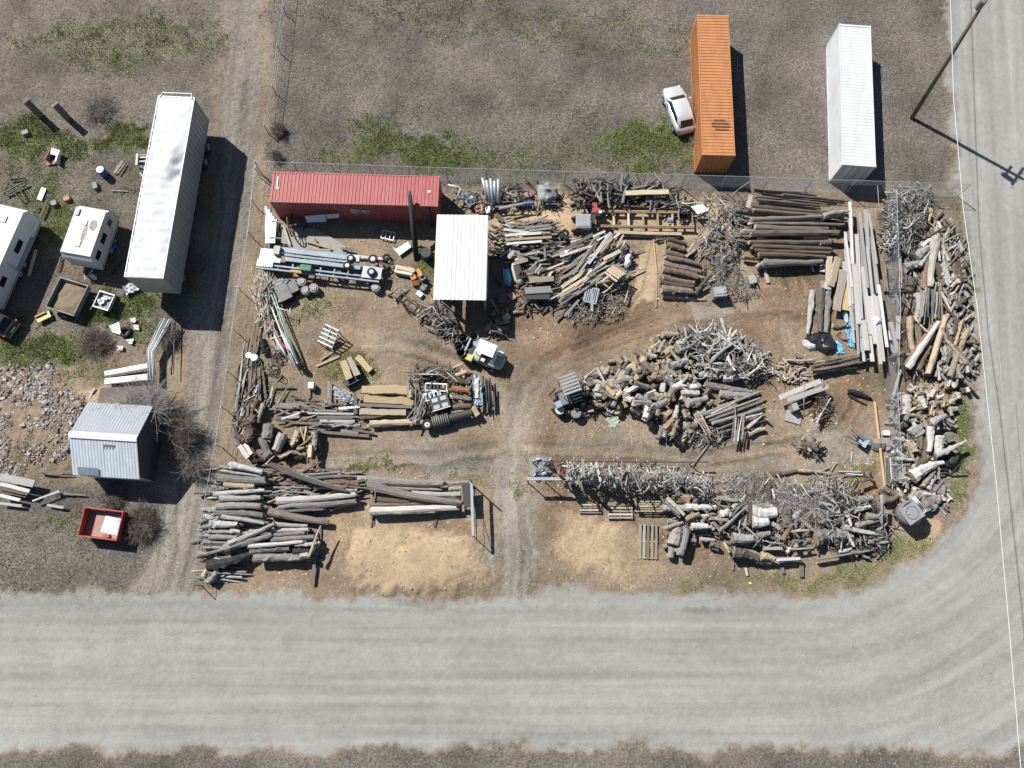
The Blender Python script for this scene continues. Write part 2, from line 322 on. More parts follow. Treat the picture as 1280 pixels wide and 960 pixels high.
# value streaks: along the roads, alley and tracks
sd_b = PY; sd_r = PX + (PY - 400) * -0.05
cornerd = np.hypot(PX - 1000, PY - 480)
blend = sstep(PX, 1000, 1240); 
hs = fbm(sd_b * 0.11, PX * 0.004, 1, 41, 5); vs_ = fbm(sd_r * 0.13, PY * 0.006, 1, 51, 5); cs = fbm(cornerd * 0.10, np.arctan2(PY - 480, PX - 1000) * 3, 1, 61, 5)
wb = sstep(PY, 640, 760) * (1 - sstep(PX, 940, 1080)); wr = sstep(560 - PY, -40, 120); wc = np.clip(1 - wb - wr, 0, 1)
streak = (hs * wb + vs_ * wr + cs * wc) / (wb + wr + wc + 1e-6)
al_d = PX + (PY - 120) * 0.155
al_s = fbm(al_d * 0.16, PY * 0.01, 1, 71, 4)
patch = fbm(GX, GY, 0.35, 81, 5); fine = fbm(GX, GY, 3.3, 91, 3)
val = 0.5 + (patch - .5) * 0.85 + (fbm(GX, GY, 1.1, 83, 3) - .5) * .2
val = np.where(road_soft > .3, 0.5 + (streak - .5) * 0.45 + (patch - .5) * .12, val)
tr = al_s; val = val * (1 - alley * .8) + alley * .8 * (0.5 + (tr - .5) * .9)
def pdist(pts):                                   # distance to a centre line, bent a little by noise
    d = np.full(PX.shape, 1e9); x = PX + jx * .25; y = PY + jy * .25
    for (ax, ay), (bx, by) in zip(pts[:-1], pts[1:]):
        ex, ey = bx - ax, by - ay; t = np.clip(((x - ax) * ex + (y - ay) * ey) / (ex * ex + ey * ey), 0, 1); q = np.hypot(x - ax - t * ex, y - ay - t * ey)
        sg = np.sign((x - ax) * ey - (y - ay) * ex); d = np.where(q < np.abs(d), q * sg, d)
    return d
wear = np.zeros(PX.shape); wmask = np.zeros(PX.shape)
for pts, hw in (([(638, 748), (638, 640), (640, 540), (655, 485), (700, 445), (770, 420), (850, 396), (930, 378), (1000, 385)], 22), ([(655, 748), (645, 640), (636, 540), (625, 480), (580, 455), (500, 432), (430, 430)], 18),
                ([(620, 560), (540, 574), (400, 578)], 15), ([(650, 560), (760, 566), (880, 572), (980, 560), (1050, 540), (1075, 500)], 16), ([(1000, 390), (990, 350), (985, 330)], 18), ([(980, 400), (985, 440), (970, 470)], 12), ([(805, 300), (800, 360), (760, 410), (700, 440)], 12), ([(300, 120), (285, 300), (262, 440), (240, 600), (215, 740)], 20)):
    d = pdist(pts); m_ = sstep(hw * 1.5 - np.abs(d), 0, hw * .8); n_ = fbm(d * .22, (PX + PY) * .006, 1, 140 + hw, 4) - .5
    t_ = -.16 * (np.exp(-((np.abs(d) - hw * .5) / 3.2) ** 2)) + .10 * np.exp(-(d / 4.5) ** 2) + n_ * .75
    wear = np.where(m_ > wmask, t_ * m_, wear); wmask = np.maximum(wmask, m_)
val = val + wear * (1 - road_soft)
for k_, off in enumerate((14, 34, 52, 88, 110, 128)):          # wheel lines on the two roads
    e = np.exp(-((PY - 748 - off - 5 * (fbm(PX * .01, PX * 0, 1, 160 + k_, 2) - .5)) / 2.6) ** 2) * wb * (PY > 745); val = val + e * (.06 if k_ % 2 else -.06)
    xe = 1196 + (PY - 120) * .07 + off * .8; e = np.exp(-((PX - xe) / 2.4) ** 2) * wr; val = val + e * (.07 if k_ % 2 else -.06) * (road_soft > .5)
grit = fbm(GX, GY, 5.0, 171, 2) - .5; val = val + grit * .22 + (fbm(GX, GY, .9, 173, 3) - .5) * .12 * road_soft
# tyre ruts of the yard: arcs sweeping east from the gate track
rd = np.hypot(PX - 820, (PY - 620) * 1.05); rut = np.sin(rd * 0.55 + fbm(GX, GY, .4, 95) * 4)
rutm = blob(760, 418, 75, 18, -16, 1) + .5 * blob(950, 395, 80, 12, 6, 1)
rut2 = np.sin((PX * .35 + PY * .94) * .9 + fbm(GX, GY, .5, 97) * 3)
val = val - rutm * np.clip(rut2, 0, 1) * .17
HZ = (fbm(GX, GY, 0.25, 101, 3) - .5) * 0.16 + (fine - .5) * 0.09 * (1 - saw * .7)
HZ = HZ + blob(520, 700, 80, 30, 0, .25) + blob(760, 690, 55, 30, 0, .12) + blob(50, 520, 80, 60, 0, .35) + grass * .03
HZ = HZ - rutm * np.clip(rut2, 0, 1) * .07
HZ = HZ * (1 - road_soft * .9) * np.where(far, 0, 1)
HZ = np.where(far, 0.0, HZ)
NX, NY = GX.shape
co = np.stack([GX, GY, HZ], -1).reshape(-1, 3).astype(np.float32)
A = np.stack([grass, saw, np.maximum(grav, 0), val], -1).reshape(-1, 4).astype(np.float32)
B = np.stack([brown, dry, dark, np.maximum(road_soft, 0)], -1).reshape(-1, 4).astype(np.float32)
idx = np.arange(NX * NY).reshape(NX, NY)
quads = np.stack([idx[:-1, :-1], idx[1:, :-1], idx[1:, 1:], idx[:-1, 1:]], -1).reshape(-1, 4)
def fc(a): return ((a[:-1, :-1] + a[1:, :-1] + a[1:, 1:] + a[:-1, 1:]) / 4).reshape(-1)
cls = np.where(fc(road) > .5, 1, np.where(fc(alley) > .5, 2, np.where(fc(track) > .5, 3, 0)))
def ground_z(x, y):
    i = np.searchsorted(XS, x); j = np.searchsorted(YS, y); return float(HZ[min(i, NX - 1), min(j, NY - 1)])
def mesh_np(name, co, faces, mat, attrs=None, smooth=True):
    me = bpy.data.meshes.new(name); k = faces.shape[1]
    me.vertices.add(len(co)); me.vertices.foreach_set('co', co.astype(np.float32).ravel())
    me.loops.add(faces.size); me.loops.foreach_set('vertex_index', faces.astype(np.int32).ravel())
    me.polygons.add(len(faces)); me.polygons.foreach_set('loop_start', np.arange(0, faces.size, k, dtype=np.int32))
    me.polygons.foreach_set('use_smooth', np.full(len(faces), smooth))
    for n, a in (attrs or {}).items():
        at_ = me.color_attributes.new(n, 'FLOAT_COLOR', 'POINT'); at_.data.foreach_set('color', a.ravel())
    for q in (mat if isinstance(mat, list) else [mat]): me.materials.append(q)
    me.update(calc_edges=True); me.validate(); return me
# ground material
m, nt, b = nodes_of('earth'); M_['earth'] = m
def attr(n):
    a = nt.nodes.new('ShaderNodeAttribute'); a.attribute_name = n; s = nt.nodes.new('ShaderNodeSeparateColor'); nt.links.new(a.outputs['Color'], s.inputs[0])
    return s.outputs[0], s.outputs[1], s.outputs[2], a.outputs['Alpha']
aG, aS, aV, aVal = attr('ma'); aB, aD, aK, aR = attr('mb')
v = coords(nt, 'Object', (1, 1, 1), False)
nf = noise(nt, v, 7.0, 6, .72); nm = noise(nt, v, 1.4, 6, .65, .4); nvf = noise(nt, v, 19, 3, .7); nl = noise(nt, v, .3, 4, .6)
def thr(mask, amp=.9, lo=.38, hi=.62):
    t = math_(nt, 'MULTIPLY_ADD', math_(nt, 'SUBTRACT', math_(nt, 'ADD', math_(nt, 'MULTIPLY', nf, .6), math_(nt, 'MULTIPLY', nm, .4)), .5), amp * 2.2, mask)
    return ramp(nt, t, [(lo, 0.0), (hi, 1.0)])
c = ramp(nt, nf, [(.3, (.13, .098, .068)), (.5, (.24, .188, .136)), (.72, (.34, .278, .21))])
dryc = ramp(nt, nf, [(.32, (.058, .052, .045)), (.5, (.128, .116, .104)), (.70, (.25, .234, .214))])
c = mixc(nt, math_(nt, 'MULTIPLY', aD, .85), c, dryc)
c = mixc(nt, math_(nt, 'MULTIPLY', thr(aB, .5), .75), c, ramp(nt, nf, [(.3, (.105, .064, .039)), (.5, (.20, .132, .085)), (.72, (.31, .222, .153))]))
c = mixc(nt, math_(nt, 'MULTIPLY', thr(aV, .5, .3, .7), .8), c, ramp(nt, nf, [(.3, (.20, .178, .152)), (.55, (.27, .246, .215)), (.75, (.35, .325, .29))]))
c = mixc(nt, math_(nt, 'MULTIPLY', thr(aS, .45, .25, .75), .85), c, ramp(nt, nf, [(.2, (.36, .265, .165)), (.5, (.43, .325, .21)), (.8, (.49, .38, .26))]))
rc = ramp(nt, nvf, [(.25, (.165, .163, .15)), (.5, (.295, .292, .27)), (.75, (.44, .435, .41))])
c = mixc(nt, thr(aR, .2, .3, .7), c, rc)
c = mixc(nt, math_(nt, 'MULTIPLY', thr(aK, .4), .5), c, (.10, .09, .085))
gc = ramp(nt, nf, [(.3, (.05, .068, .018)), (.5, (.12, .155, .042)), (.7, (.26, .27, .12))])
c = mixc(nt, math_(nt, 'MULTIPLY', thr(aG, 1.5, .40, .85), .8), c, gc)
vm = nt.nodes.new('ShaderNodeHueSaturation'); nt.links.new(c, vm.inputs['Color'])
nt.links.new(math_(nt, 'MULTIPLY_ADD', math_(nt, 'SUBTRACT', aVal, .5), 1.15, math_(nt, 'MULTIPLY_ADD', nl, .2, .9)), vm.inputs['Value'])
nt.links.new(vm.outputs[0], b.inputs['Base Color']); b.inputs['Roughness'].default_value = .95; b.inputs['Specular IOR Level'].default_value = .12
bump(nt, b, math_(nt, 'ADD', nf, math_(nt, 'MULTIPLY', nvf, .5)), .55, .05)
for k, nm_ in ((0, 'ground'), (1, 'gravel_road'), (2, 'alley'), (3, 'dirt_track')):
    q = quads[cls == k]; u, inv = np.unique(q, return_inverse=True); inv = inv.reshape(q.shape)
    me = mesh_np(nm_, co[u], inv, m, {'ma': A[u], 'mb': B[u]})
    o = bpy.data.objects.new(nm_, me); COL.objects.link(o); tag(o, kind='structure')

# ---- blades, chips and pebbles too many to count
def scatter(mask, n, seed, lo=.3):
    r = np.random.RandomState(seed); ii = np.nonzero((mask > lo).ravel() & (~far.ravel()) & (PX.ravel() > -30) & (PX.ravel() < 1310) & (PY.ravel() > -20) & (PY.ravel() < 985))[0]
    w = mask.ravel()[ii] ** 2; pick = r.choice(ii, n, p=w / w.sum()); p = co[pick].copy()
    p[:, :2] += r.uniform(-.09, .09, (n, 2)); return p, r
def blades(name, mask, n, h, w, mats, seed, label, cat, lean=.8, lo=.3):
    p, r = scatter(mask, n, seed, lo); a = r.uniform(0, 6.283, n); hh = r.uniform(.5, 1.3, n) * h; ww = r.uniform(.6, 1.3, n) * w
    d = np.stack([np.cos(a), np.sin(a)], -1); l = r.uniform(.2, 1, n)[:, None] * lean * hh[:, None]; la = r.uniform(0, 6.283, n); ld = np.stack([np.cos(la), np.sin(la)], -1)
    v0 = p.copy(); v0[:, :2] -= d * ww[:, None]; v1 = p.copy(); v1[:, :2] += d * ww[:, None]; v2 = p.copy(); v2[:, :2] += ld * l; v2[:, 2] += hh
    V = np.stack([v0, v1, v2], 1).reshape(-1, 3); F = np.arange(3 * n).reshape(-1, 3)
    me = mesh_np(name, V, F, mats, smooth=False)
    me.polygons.foreach_set('material_index', r.randint(0, len(mats), n).astype(np.int32))
    o = bpy.data.objects.new(name, me); COL.objects.link(o); tag(o, label, cat, kind='stuff')
def flat(name, col, var=.3):
    m_, nt_, b_ = nodes_of(name); nn = noise(nt_, coords(nt_, 'Object', (1, 1, 1), False), 3.0, 3)
    nt_.links.new(ramp(nt_, nn, [(.35, tuple(x * (1 - var) for x in col)), (.65, tuple(min(1, x * (1 + var)) for x in col))]), b_.inputs['Base Color'])
    b_.inputs['Roughness'].default_value = .9; M_[name] = m_; return m_
g1, g2, g3 = flat('blade_green', (.12, .18, .03)), flat('blade_light', (.24, .29, .075)), flat('blade_dry', (.34, .30, .20))
blades('grass', np.clip(grass * (.4 + patch) + (fbm(GX, GY, 1.2, 301) - .5) * .9, 0, 1) * (1 - road), 120000, .11, .022, [g1, g1, g2, g3], 31, 'short green weeds growing in patches over the bare ground', 'grass', 1.0, .22)
dg = flat('stalk_grey', (.27, .25, .22)); dg2 = flat('stalk_pale', (.40, .375, .33)); dg3 = flat('stalk_dark', (.12, .10, .085))
blades('dry_grass', np.clip(dry * (1 - road) * (1 - alley * .9) * (1 - track) + (fbm(GX, GY, 1.0, 305) - .5) * .6, 0, 1), 90000, .09, .018, [dg, dg, dg2, dg3, dg3], 32, 'dead grey grass stalks matted over the open ground', 'dead grass', 1.6, .3)
def chips(name, mask, n, s0, s1, mats, seed, label, cat, lo=.3, asp=3.0):
    p, r = scatter(mask, n, seed, lo); a = r.uniform(0, 6.283, n); L = np.exp(r.uniform(math.log(s0), math.log(s1), n)); w = L / r.uniform(1.2, asp, n); hh = w * r.uniform(.25, .7, n)
    cx = np.array([[-1, -1, 0], [1, -1, 0], [1, 1, 0], [-1, 1, 0], [-.8, -.7, 1], [.8, -.9, 1], [.7, .8, 1], [-.9, .8, 1]], float)
    X = cx[None, :, 0] * L[:, None] / 2 * r.uniform(.8, 1.2, (n, 8)); Y = cx[None, :, 1] * w[:, None] / 2 * r.uniform(.7, 1.3, (n, 8)); Z = cx[None, :, 2] * hh[:, None] + X * r.uniform(-.25, .25, n)[:, None]
    V = np.stack([X * np.cos(a)[:, None] - Y * np.sin(a)[:, None] + p[:, 0:1], X * np.sin(a)[:, None] + Y * np.cos(a)[:, None] + p[:, 1:2], Z + p[:, 2:3]], -1).reshape(-1, 3)
    f = np.array([[4, 5, 6, 7], [0, 1, 5, 4], [1, 2, 6, 5], [2, 3, 7, 6], [3, 0, 4, 7]])
    F = (np.arange(n)[:, None, None] * 8 + f[None]).reshape(-1, 4); me = mesh_np(name, V, F, mats, smooth=False)
    me.polygons.foreach_set('material_index', np.repeat(r.randint(0, len(mats), n), 5).astype(np.int32))
    o = bpy.data.objects.new(name, me); COL.objects.link(o); tag(o, label, cat, kind='stuff')
cp = [flat('chip_tan', (.50, .38, .24)), flat('chip_pale', (.60, .52, .40)), flat('chip_brown', (.24, .17, .115)), flat('chip_grey', (.33, .30, .28))]
yard = poly([(330, 235), (1190, 235), (1215, 560), (1160, 680), (1010, 735), (255, 735)], 10, .3)
chips('wood_chips', saw * .35 + .08, 2600, .03, .12, cp[:3], 33, 'splinters and wood chips strewn over the sawdust', 'wood chips', .3, 5)
chips('yard_litter', yard * (1 - saw * .9) * (1 - track * .75) * (.35 + np.clip(fbm(GX, GY, .8, 333) - .45, 0, 1) * 2.2), 14000, .03, .17, cp, 34, 'bark scraps and splinters littering the yard floor', 'litter', .2, 6)
pk = [flat('rubble_pink', (.27, .20, .165)), flat('rubble_brown', (.17, .125, .10)), flat('rubble_pale', (.42, .37, .335)), flat('rubble_grey', (.24, .225, .225))]
rub = mx([poly([(-60, 455), (60, 462), (112, 505), (96, 560), (60, 592), (-60, 600)], 8, .4), blob(150, 412, 30, 14, 0, .25)])
rub = rub * np.clip(.35 + (fbm(GX, GY, .9, 181, 3) - .42) * 3.2, 0, 1)
chips('bark_rubble', rub, 12000, .05, .36, pk, 35, 'heap of broken pinkish bark slabs and offcuts at the left edge', 'rubble', .12, 6.5)
chips('pebbles', np.clip(grav * .6 + road_soft * .10 + alley * .25 + track * .12, 0, 1), 8000, .03, .07, [flat('peb_a', (.42, .41, .39)), flat('peb_b', (.22, .21, .20))], 36, 'loose pebbles scattered over gravel and tracks', 'pebbles', .05, 1.6)
# ------------------------------------------------------------ timber templates (unit length along x, unit radius)
TR = random.Random(77)
def t_log(rings=9, n=9, taper=.15, bend=.4, rough=.10, knots=2):
    rings += 3; rough *= 1.35; knots += 2
    mb = MB(); ph = TR.random() * 6; amp = TR.uniform(-bend, bend); amp2 = TR.uniform(-bend, bend) * .5; vs = []
    kn = [(TR.randrange(1, rings - 1), TR.randrange(n)) for _ in range(knots)]
    for i in range(rings):
        t = i / (rings - 1); x = t - .5; rr = 1 + taper * (0.5 - t) * 2
        oy = amp * math.sin(math.pi * t); oz = amp2 * math.sin(2 * math.pi * t + ph) * .5
        for j in range(n):
            a = 2 * math.pi * j / n; q = rr * (1 + TR.uniform(-rough, rough))
            if (i, j) in kn: q *= 1.35
            vs.append((x + (TR.uniform(-.03, .02) if i in (0, rings - 1) else TR.uniform(-.01, .01)), oy + math.cos(a) * q, oz + math.sin(a) * q))
    mb.add(vs, [(i * n + j, i * n + (j + 1) % n, (i + 1) * n + (j + 1) % n, (i + 1) * n + j) for i in range(rings - 1) for j in range(n)], 0)
    mb.add(vs[:n], [tuple(range(n))], 1); mb.add(vs[-n:], [tuple(range(n - 1, -1, -1))], 1)
    return mb
def t_split():                                    # cloven billet: rough wedge
    mb = MB(); vs = []; R = 6
    prof = [(-1, -.35), (-.3, -.7), (.6, -.6), (1, 0), (.35, .75), (-.6, .6)]
    for i in range(R):
        x = i / (R - 1) - .5
        for (y, z) in prof: vs.append((x + TR.uniform(-.02, .02), y * (1 + TR.uniform(-.18, .18)), z * (1 + TR.uniform(-.22, .22))))
    n = 6
    mb.add(vs, [(i * n + j, i * n + (j + 1) % n, (i + 1) * n + (j + 1) % n, (i + 1) * n + j) for i in range(R - 1) for j in range(n)], 0)
    mb.add(vs[:n], [tuple(range(n))], 1); mb.add(vs[-n:], [tuple(range(n - 1, -1, -1))], 1); return mb
def t_chunk():                                    # short stout block, one sawn face, lumpy
    mb = MB(); vs = []; R = 5; n = 8; sq = TR.uniform(.75, 1.2)
    off = [TR.uniform(.8, 1.2) for _ in range(n)]
    for i in range(R):
        x = i / (R - 1) - .5; sw = 1 + TR.uniform(-.12, .12)
        for j in range(n):
            a = 2 * math.pi * j / n; q = off[j] * sw * (1 + TR.uniform(-.08, .08))
            vs.append((x + TR.uniform(-.06, .06), math.cos(a) * q, math.sin(a) * q * sq))
    mb.add(vs, [(i * n + j, i * n + (j + 1) % n, (i + 1) * n + (j + 1) % n, (i + 1) * n + j) for i in range(R - 1) for j in range(n)], 0)
    mb.add(vs[:n], [tuple(range(n))], 1); mb.add(vs[-n:], [tuple(range(n - 1, -1, -1))], 1); return mb
def t_branch(forks=2, seg=7, n=5, crook=.05):     # crooked driftwood limb; x unit, y z already in length units
    mb = MB(); y = z = 0; pts = []; rs_ = []
    for i in range(seg):
        t = i / (seg - 1); pts.append((t - .5, y, z)); rs_.append(.038 * (1 - .72 * t) * TR.uniform(.8, 1.25))
        y += TR.uniform(-crook, crook) * 1.6; z += TR.uniform(-crook, crook)
    mb.tube(pts, rs_, n)
    for _ in range(forks):
        k = TR.randrange(1, seg - 2); p = Vector(pts[k]); s = TR.choice((-1, 1)); L = TR.uniform(.15, .42); q = [p]; a = TR.uniform(.35, 1.1)
        for i in range(3): q.append(q[-1] + Vector((math.cos(a) * L / 3, s * math.sin(a) * L / 3 + TR.uniform(-.02, .02), TR.uniform(-.03, .05)))); a += TR.uniform(-.4, .4)
        mb.tube(q, [rs_[k] * .8, rs_[k] * .6, rs_[k] * .45, rs_[k] * .2], n - 1)
    return mb
def t_curl():                                     # hooked driftwood or antler-like piece
    mb = MB(); pts = []; rs_ = []; a = 0; p = Vector((-.3, -.15, 0)); s = TR.choice((-1, 1)); seg = 8
    for i in range(seg):
        pts.append(p.copy()); rs_.append(.04 * (1 - .75 * i / seg)); a += s * TR.uniform(.15, .5); p = p + Vector((math.cos(a), math.sin(a), TR.uniform(-.3, .3))) * (1.0 / seg)
    mb.tube(pts, rs_, 5)
    for k in (2, 4):
        q = pts[k]; b_ = TR.uniform(0, 6.28); mb.tube([q, q + Vector((math.cos(b_) * .12, math.sin(b_) * .12, .05)), q + Vector((math.cos(b_ + .4) * .22, math.sin(b_ + .4) * .22, .08))], [.028, .02, .006], 4)
    return mb
def t_board(): 
    mb = MB(); vs = []; R = 5; wv = TR.uniform(0, .18)
    for i in range(R):
        x = i / (R - 1) - .5; b_ = math.sin(i * 1.3 + TR.random()) * wv
        l = 1 + TR.uniform(-.05, .05); r_ = 1 + TR.uniform(-.05, .05)
        vs += [(x + TR.uniform(-.006, .006), -l + b_, -1), (x, r_ + b_, -1), (x, r_ + b_, 1), (x + TR.uniform(-.006, .006), -l + b_, 1)]
    mb.add(vs, [(i * 4 + j, i * 4 + (j + 1) % 4, i * 4 + 4 + (j + 1) % 4, i * 4 + 4 + j) for i in range(R - 1) for j in range(4)], 0)
    mb.add(vs[:4], [(0, 1, 2, 3)], 0); mb.add(vs[-4:], [(3, 2, 1, 0)], 0); return mb
def t_slab():                                     # live-edge slab
    mb = MB(); vs = []; R = 9
    for i in range(R):
        x = i / (R - 1) - .5; l = 1 + TR.uniform(-.28, .15); r_ = 1 + TR.uniform(-.28, .15)
        vs += [(x, -l, -1), (x, r_, -1), (x, r_ * .82, 1), (x, -l * .82, 1)]
    mb.add(vs, [(i * 4 + j, i * 4 + (j + 1) % 4, i * 4 + 4 + (j + 1) % 4, i * 4 + 4 + j) for i in range(R - 1) for j in range(4)], 0)
    mb.add(vs[:4], [(0, 1, 2, 3)], 0); mb.add(vs[-4:], [(3, 2, 1, 0)], 0); return mb
def t_stump():                                    # root crown: short trunk with roots
    mb = MB(); mb.tube([(-.5, 0, 0), (-.1, 0, .03), (.2, .02, 0)], [.2, .22, .27], 9)
    for i in range(8):
        a = i * .785 + TR.uniform(-.3, .3); r_ = TR.uniform(.35, .6); c, s = math.cos(a), math.sin(a)
        mb.tube([(.12, c * .12, s * .12), (.28, c * .3, s * .3), (.25 + TR.uniform(-.15, .2), c * r_, s * r_)], [.1, .07, .02], 5)
    return mb
TPL = {'log': [t_log(9, 9, TR.uniform(.05, .25), .45, .06) for _ in range(7)], 'pole': [t_log(8, 6, .3, 1.6, .12, 1) for _ in range(6)],
       'bent': [t_log(8, 9, .3, 1.15, .095, 2) for _ in range(8)], 'split': [t_split() for _ in range(6)], 'chunk': [t_chunk() for _ in range(8)],
       'branch': [t_branch(TR.choice((1, 2, 3))) for _ in range(12)], 'curl': [t_curl() for _ in range(8)], 'board': [t_board() for _ in range(6)],
       'slab': [t_slab() for _ in range(4)], 'stump': [t_stump() for _ in range(4)]}
BRK = ('branch', 'curl', 'stump')                 # scaled evenly; the rest by length, width, thickness
MC = {}
def wmesh(kind, k, tone):
    key = (kind, k, tone)
    if key not in MC:
        mats = WOODS.get(tone, WOODS['b']) if kind in ('board', 'slab') else [TONE[tone], CUT if tone != 'k' else TONE['k']]
        MC[key] = TPL[kind][k].mesh(kind + '_wood', mats, kind in ('branch', 'curl'))
    return MC[key]
COUNT = {}
CAP = {'branch': 290, 'board': 290, 'log': 290, 'chunk': 290, 'pole': 290}
NOUN = {'log': 'log', 'bent': 'crooked_log', 'split': 'split_log', 'pole': 'pole', 'chunk': 'wood_block', 'branch': 'branch', 'curl': 'hooked_branch', 'board': 'board', 'slab': 'wood_slab', 'stump': 'stump'}
def place(kind, A, B, w, tone, th=None, roll=None, k=None, name=None):
    """w = radius (or half width) in metres, A and B world end points"""
    A = Vector(A); B = Vector(B); L = (B - A).length
    k = TR.randrange(len(TPL[kind])) if k is None else k
    o = bpy.data.objects.new(name or ('stick' if kind == 'pole' and L < 1.6 else NOUN[kind]), wmesh(kind, k, tone)); COL.objects.link(o)
    q = (B - A).to_track_quat('X', 'Z'); roll = (TR.uniform(-.2, .2) if kind in ('board', 'slab', 'curl', 'branch') else TR.uniform(0, 6.28)) if roll is None else roll
    o.rotation_mode = 'QUATERNION'; o.rotation_quaternion = q @ Matrix.Rotation(roll, 3, 'X').to_quaternion(); o.location = (A + B) / 2
    if kind in BRK: s = L if kind != 'stump' else L; ws = max(.7, min(2.2, w / (.038 * L))) if kind != 'stump' else 1; o.scale = (L, L * (ws if kind == 'branch' and False else 1), L)
    else: o.scale = (L, w, (th if th is not None else w))
    return o
ORD = ['first', 'second', 'third', 'fourth', 'fifth', 'sixth', 'seventh', 'eighth', 'ninth', 'tenth', 'eleventh', 'twelfth', 'thirteenth', 'fourteenth', 'fifteenth', 'sixteenth', 'seventeenth', 'eighteenth', 'nineteenth', 'twentieth']
for t in ('twenty', 'thirty', 'forty'): ORD += [t + '-' + o_ for o_ in ORD[:9]] + [{'twenty': 'thirtieth', 'thirty': 'fortieth', 'forty': 'fiftieth'}[t]]
TADJ = {'w': 'pale barkless', 'g': 'weathered grey', 'b': 'brown barked', 't': 'tan peeled', 'k': 'charred black', 'r': 'reddish'}
BADJ = {'r': 'reddish', 'w': 'silvery', 'g': 'weathered grey', 'b': 'brown', 't': 'tan', 'k': 'black'}
KN = {'L': 'log', 'B': 'bent', 'P': 'pole', 'D': 'board', 'S': 'slab', 'C': 'chunk', 'R': 'branch', 'U': 'curl', 'T': 'stump', 'X': 'split'}
KW = {'log': 'log', 'bent': 'crooked log', 'pole': 'pole', 'board': 'board', 'slab': 'slab', 'chunk': 'block of wood', 'branch': 'branch', 'curl': 'curved branch', 'stump': 'root stump', 'split': 'split log'}
KC = {'log': 'log', 'bent': 'log', 'pole': 'pole', 'board': 'board', 'slab': 'wood slab', 'chunk': 'wood block', 'branch': 'branch', 'curl': 'branch', 'stump': 'stump', 'split': 'log'}
def rows(view, txt, where, group, z0=.15, axis='y', layers=0, default='L', zr=0.0, corelabel=None):
    """txt rows: x1 y1 x2 y2 width tone [kind] [z]; surveyed in the given view (x0, y0, scale)"""
    vx, vy, s = view; L = []
    for r in [q.split() for q in txt.replace('\n', ';').split(';') if q.strip()]:
        x1, y1, x2, y2, w = [float(a) for a in r[:5]]; tone = r[5]; kind = default; z = None
        for e in r[6:]:
            if e.isalpha(): kind = e
            else: z = float(e)
        L.append([vx + x1 / s, vy + y1 / s, vx + x2 / s, vy + y2 / s, w / s, tone, KN[kind], z])
    L.sort(key=lambda r: (r[1] + r[3]) if axis == 'y' else (r[0] + r[2]))
    core = MB(); ord_c = {}
    for r in L: ord_c[(r[5], KC[r[6]])] = ord_c.get((r[5], KC[r[6]]), 0) + 1
    seen = {}; objs = []
    for i, (x1, y1, x2, y2, w, tone, kind, z) in enumerate(L):
        ppm = PPM((x1 + x2) / 2, (y1 + y2) / 2, .5); R = w / ppm / 2 * 1.04
        zz = z if z is not None else z0 + R + TR.uniform(0, zr)
        tilt = TR.uniform(-.04, .04)
        A = W(x1, y1, zz + tilt); B = W(x2, y2, zz - tilt)
        flatk = kind in ('board', 'slab'); o = place(kind, A, B, R, tone, th=(min(R * .45, .035) if kind == 'board' else min(.06, R * .5)) if flatk else None)
        Lm = (B - A).length
        key = (tone, KC[kind]); seen[key] = seen.get(key, 0) + 1
        size = 'thick' if R > .17 else ('slim' if R < .075 else '')
        if Lm < 1.4 and kind != 'chunk': size = (size + ' short').strip()
        adj = (BADJ if flatk else TADJ)[tone]
        pos = (f"{ORD[seen[key] - 1]} from the {'top' if axis == 'y' else 'left'}" if ord_c[key] > 1 else 'the only such one')
        lab = f"{adj} {size} {KW[kind]}, {pos} {where}".replace('  ', ' ')
        ws = lab.split(); 
        if len(ws) > 16: lab = f"{adj} {KW[kind].replace('block of wood', 'block').replace('curved ', '')}, {pos} {where}"
        tag(o, lab, KC[kind], group); objs.append(o)
        for l in range(layers):
            zl = zz - (l + 1) * R * 1.7
            if zl < R * .5: break
            M = Matrix.Translation(((A + B) / 2) + Vector((TR.uniform(-.25, .25), TR.uniform(-.5, .5) * R * 2, zl - zz))) @ (B - A).to_track_quat('X', 'Z').to_matrix().to_4x4() @ Matrix.Diagonal((Lm * TR.uniform(.8, 1.0), R, R, 1))
            t = TPL['log'][TR.randrange(7)]; core.add([M @ Vector(p) for p in t.v], t.f)
    if core.v: tag(core.build('buried_logs', TONE['g'] if L[0][5] in 'wg' else TONE['b'], smooth=True), corelabel or ('lower courses of logs hidden under the ' + group), 'logs', kind='stuff')
    return objs
def inpoly(x, y, pts):
    c = False; n = len(pts)
    for i in range(n):
        ax, ay = pts[i]; bx, by = pts[(i + 1) % n]
        if (ay > y) != (by > y) and x < (bx - ax) * (y - ay) / (by - ay) + ax: c = not c
    return c
def edged(x, y, pts):
    d = 1e9; n = len(pts)
    for i in range(n):
        ax, ay = pts[i]; bx, by = pts[(i + 1) % n]; ex, ey = bx - ax, by - ay
        t = max(0, min(1, ((x - ax) * ex + (y - ay) * ey) / (ex * ex + ey * ey + 1e-9))); d = min(d, math.hypot(x - ax - t * ex, y - ay - t * ey))
    return d
KADJ = {'branch': 'crooked', 'curl': 'hooked', 'chunk': 'stubby', 'board': 'narrow', 'pole': 'slender', 'log': 'short', 'bent': 'bent', 'split': 'cloven', 'slab': 'wide', 'stump': 'knobbly', }
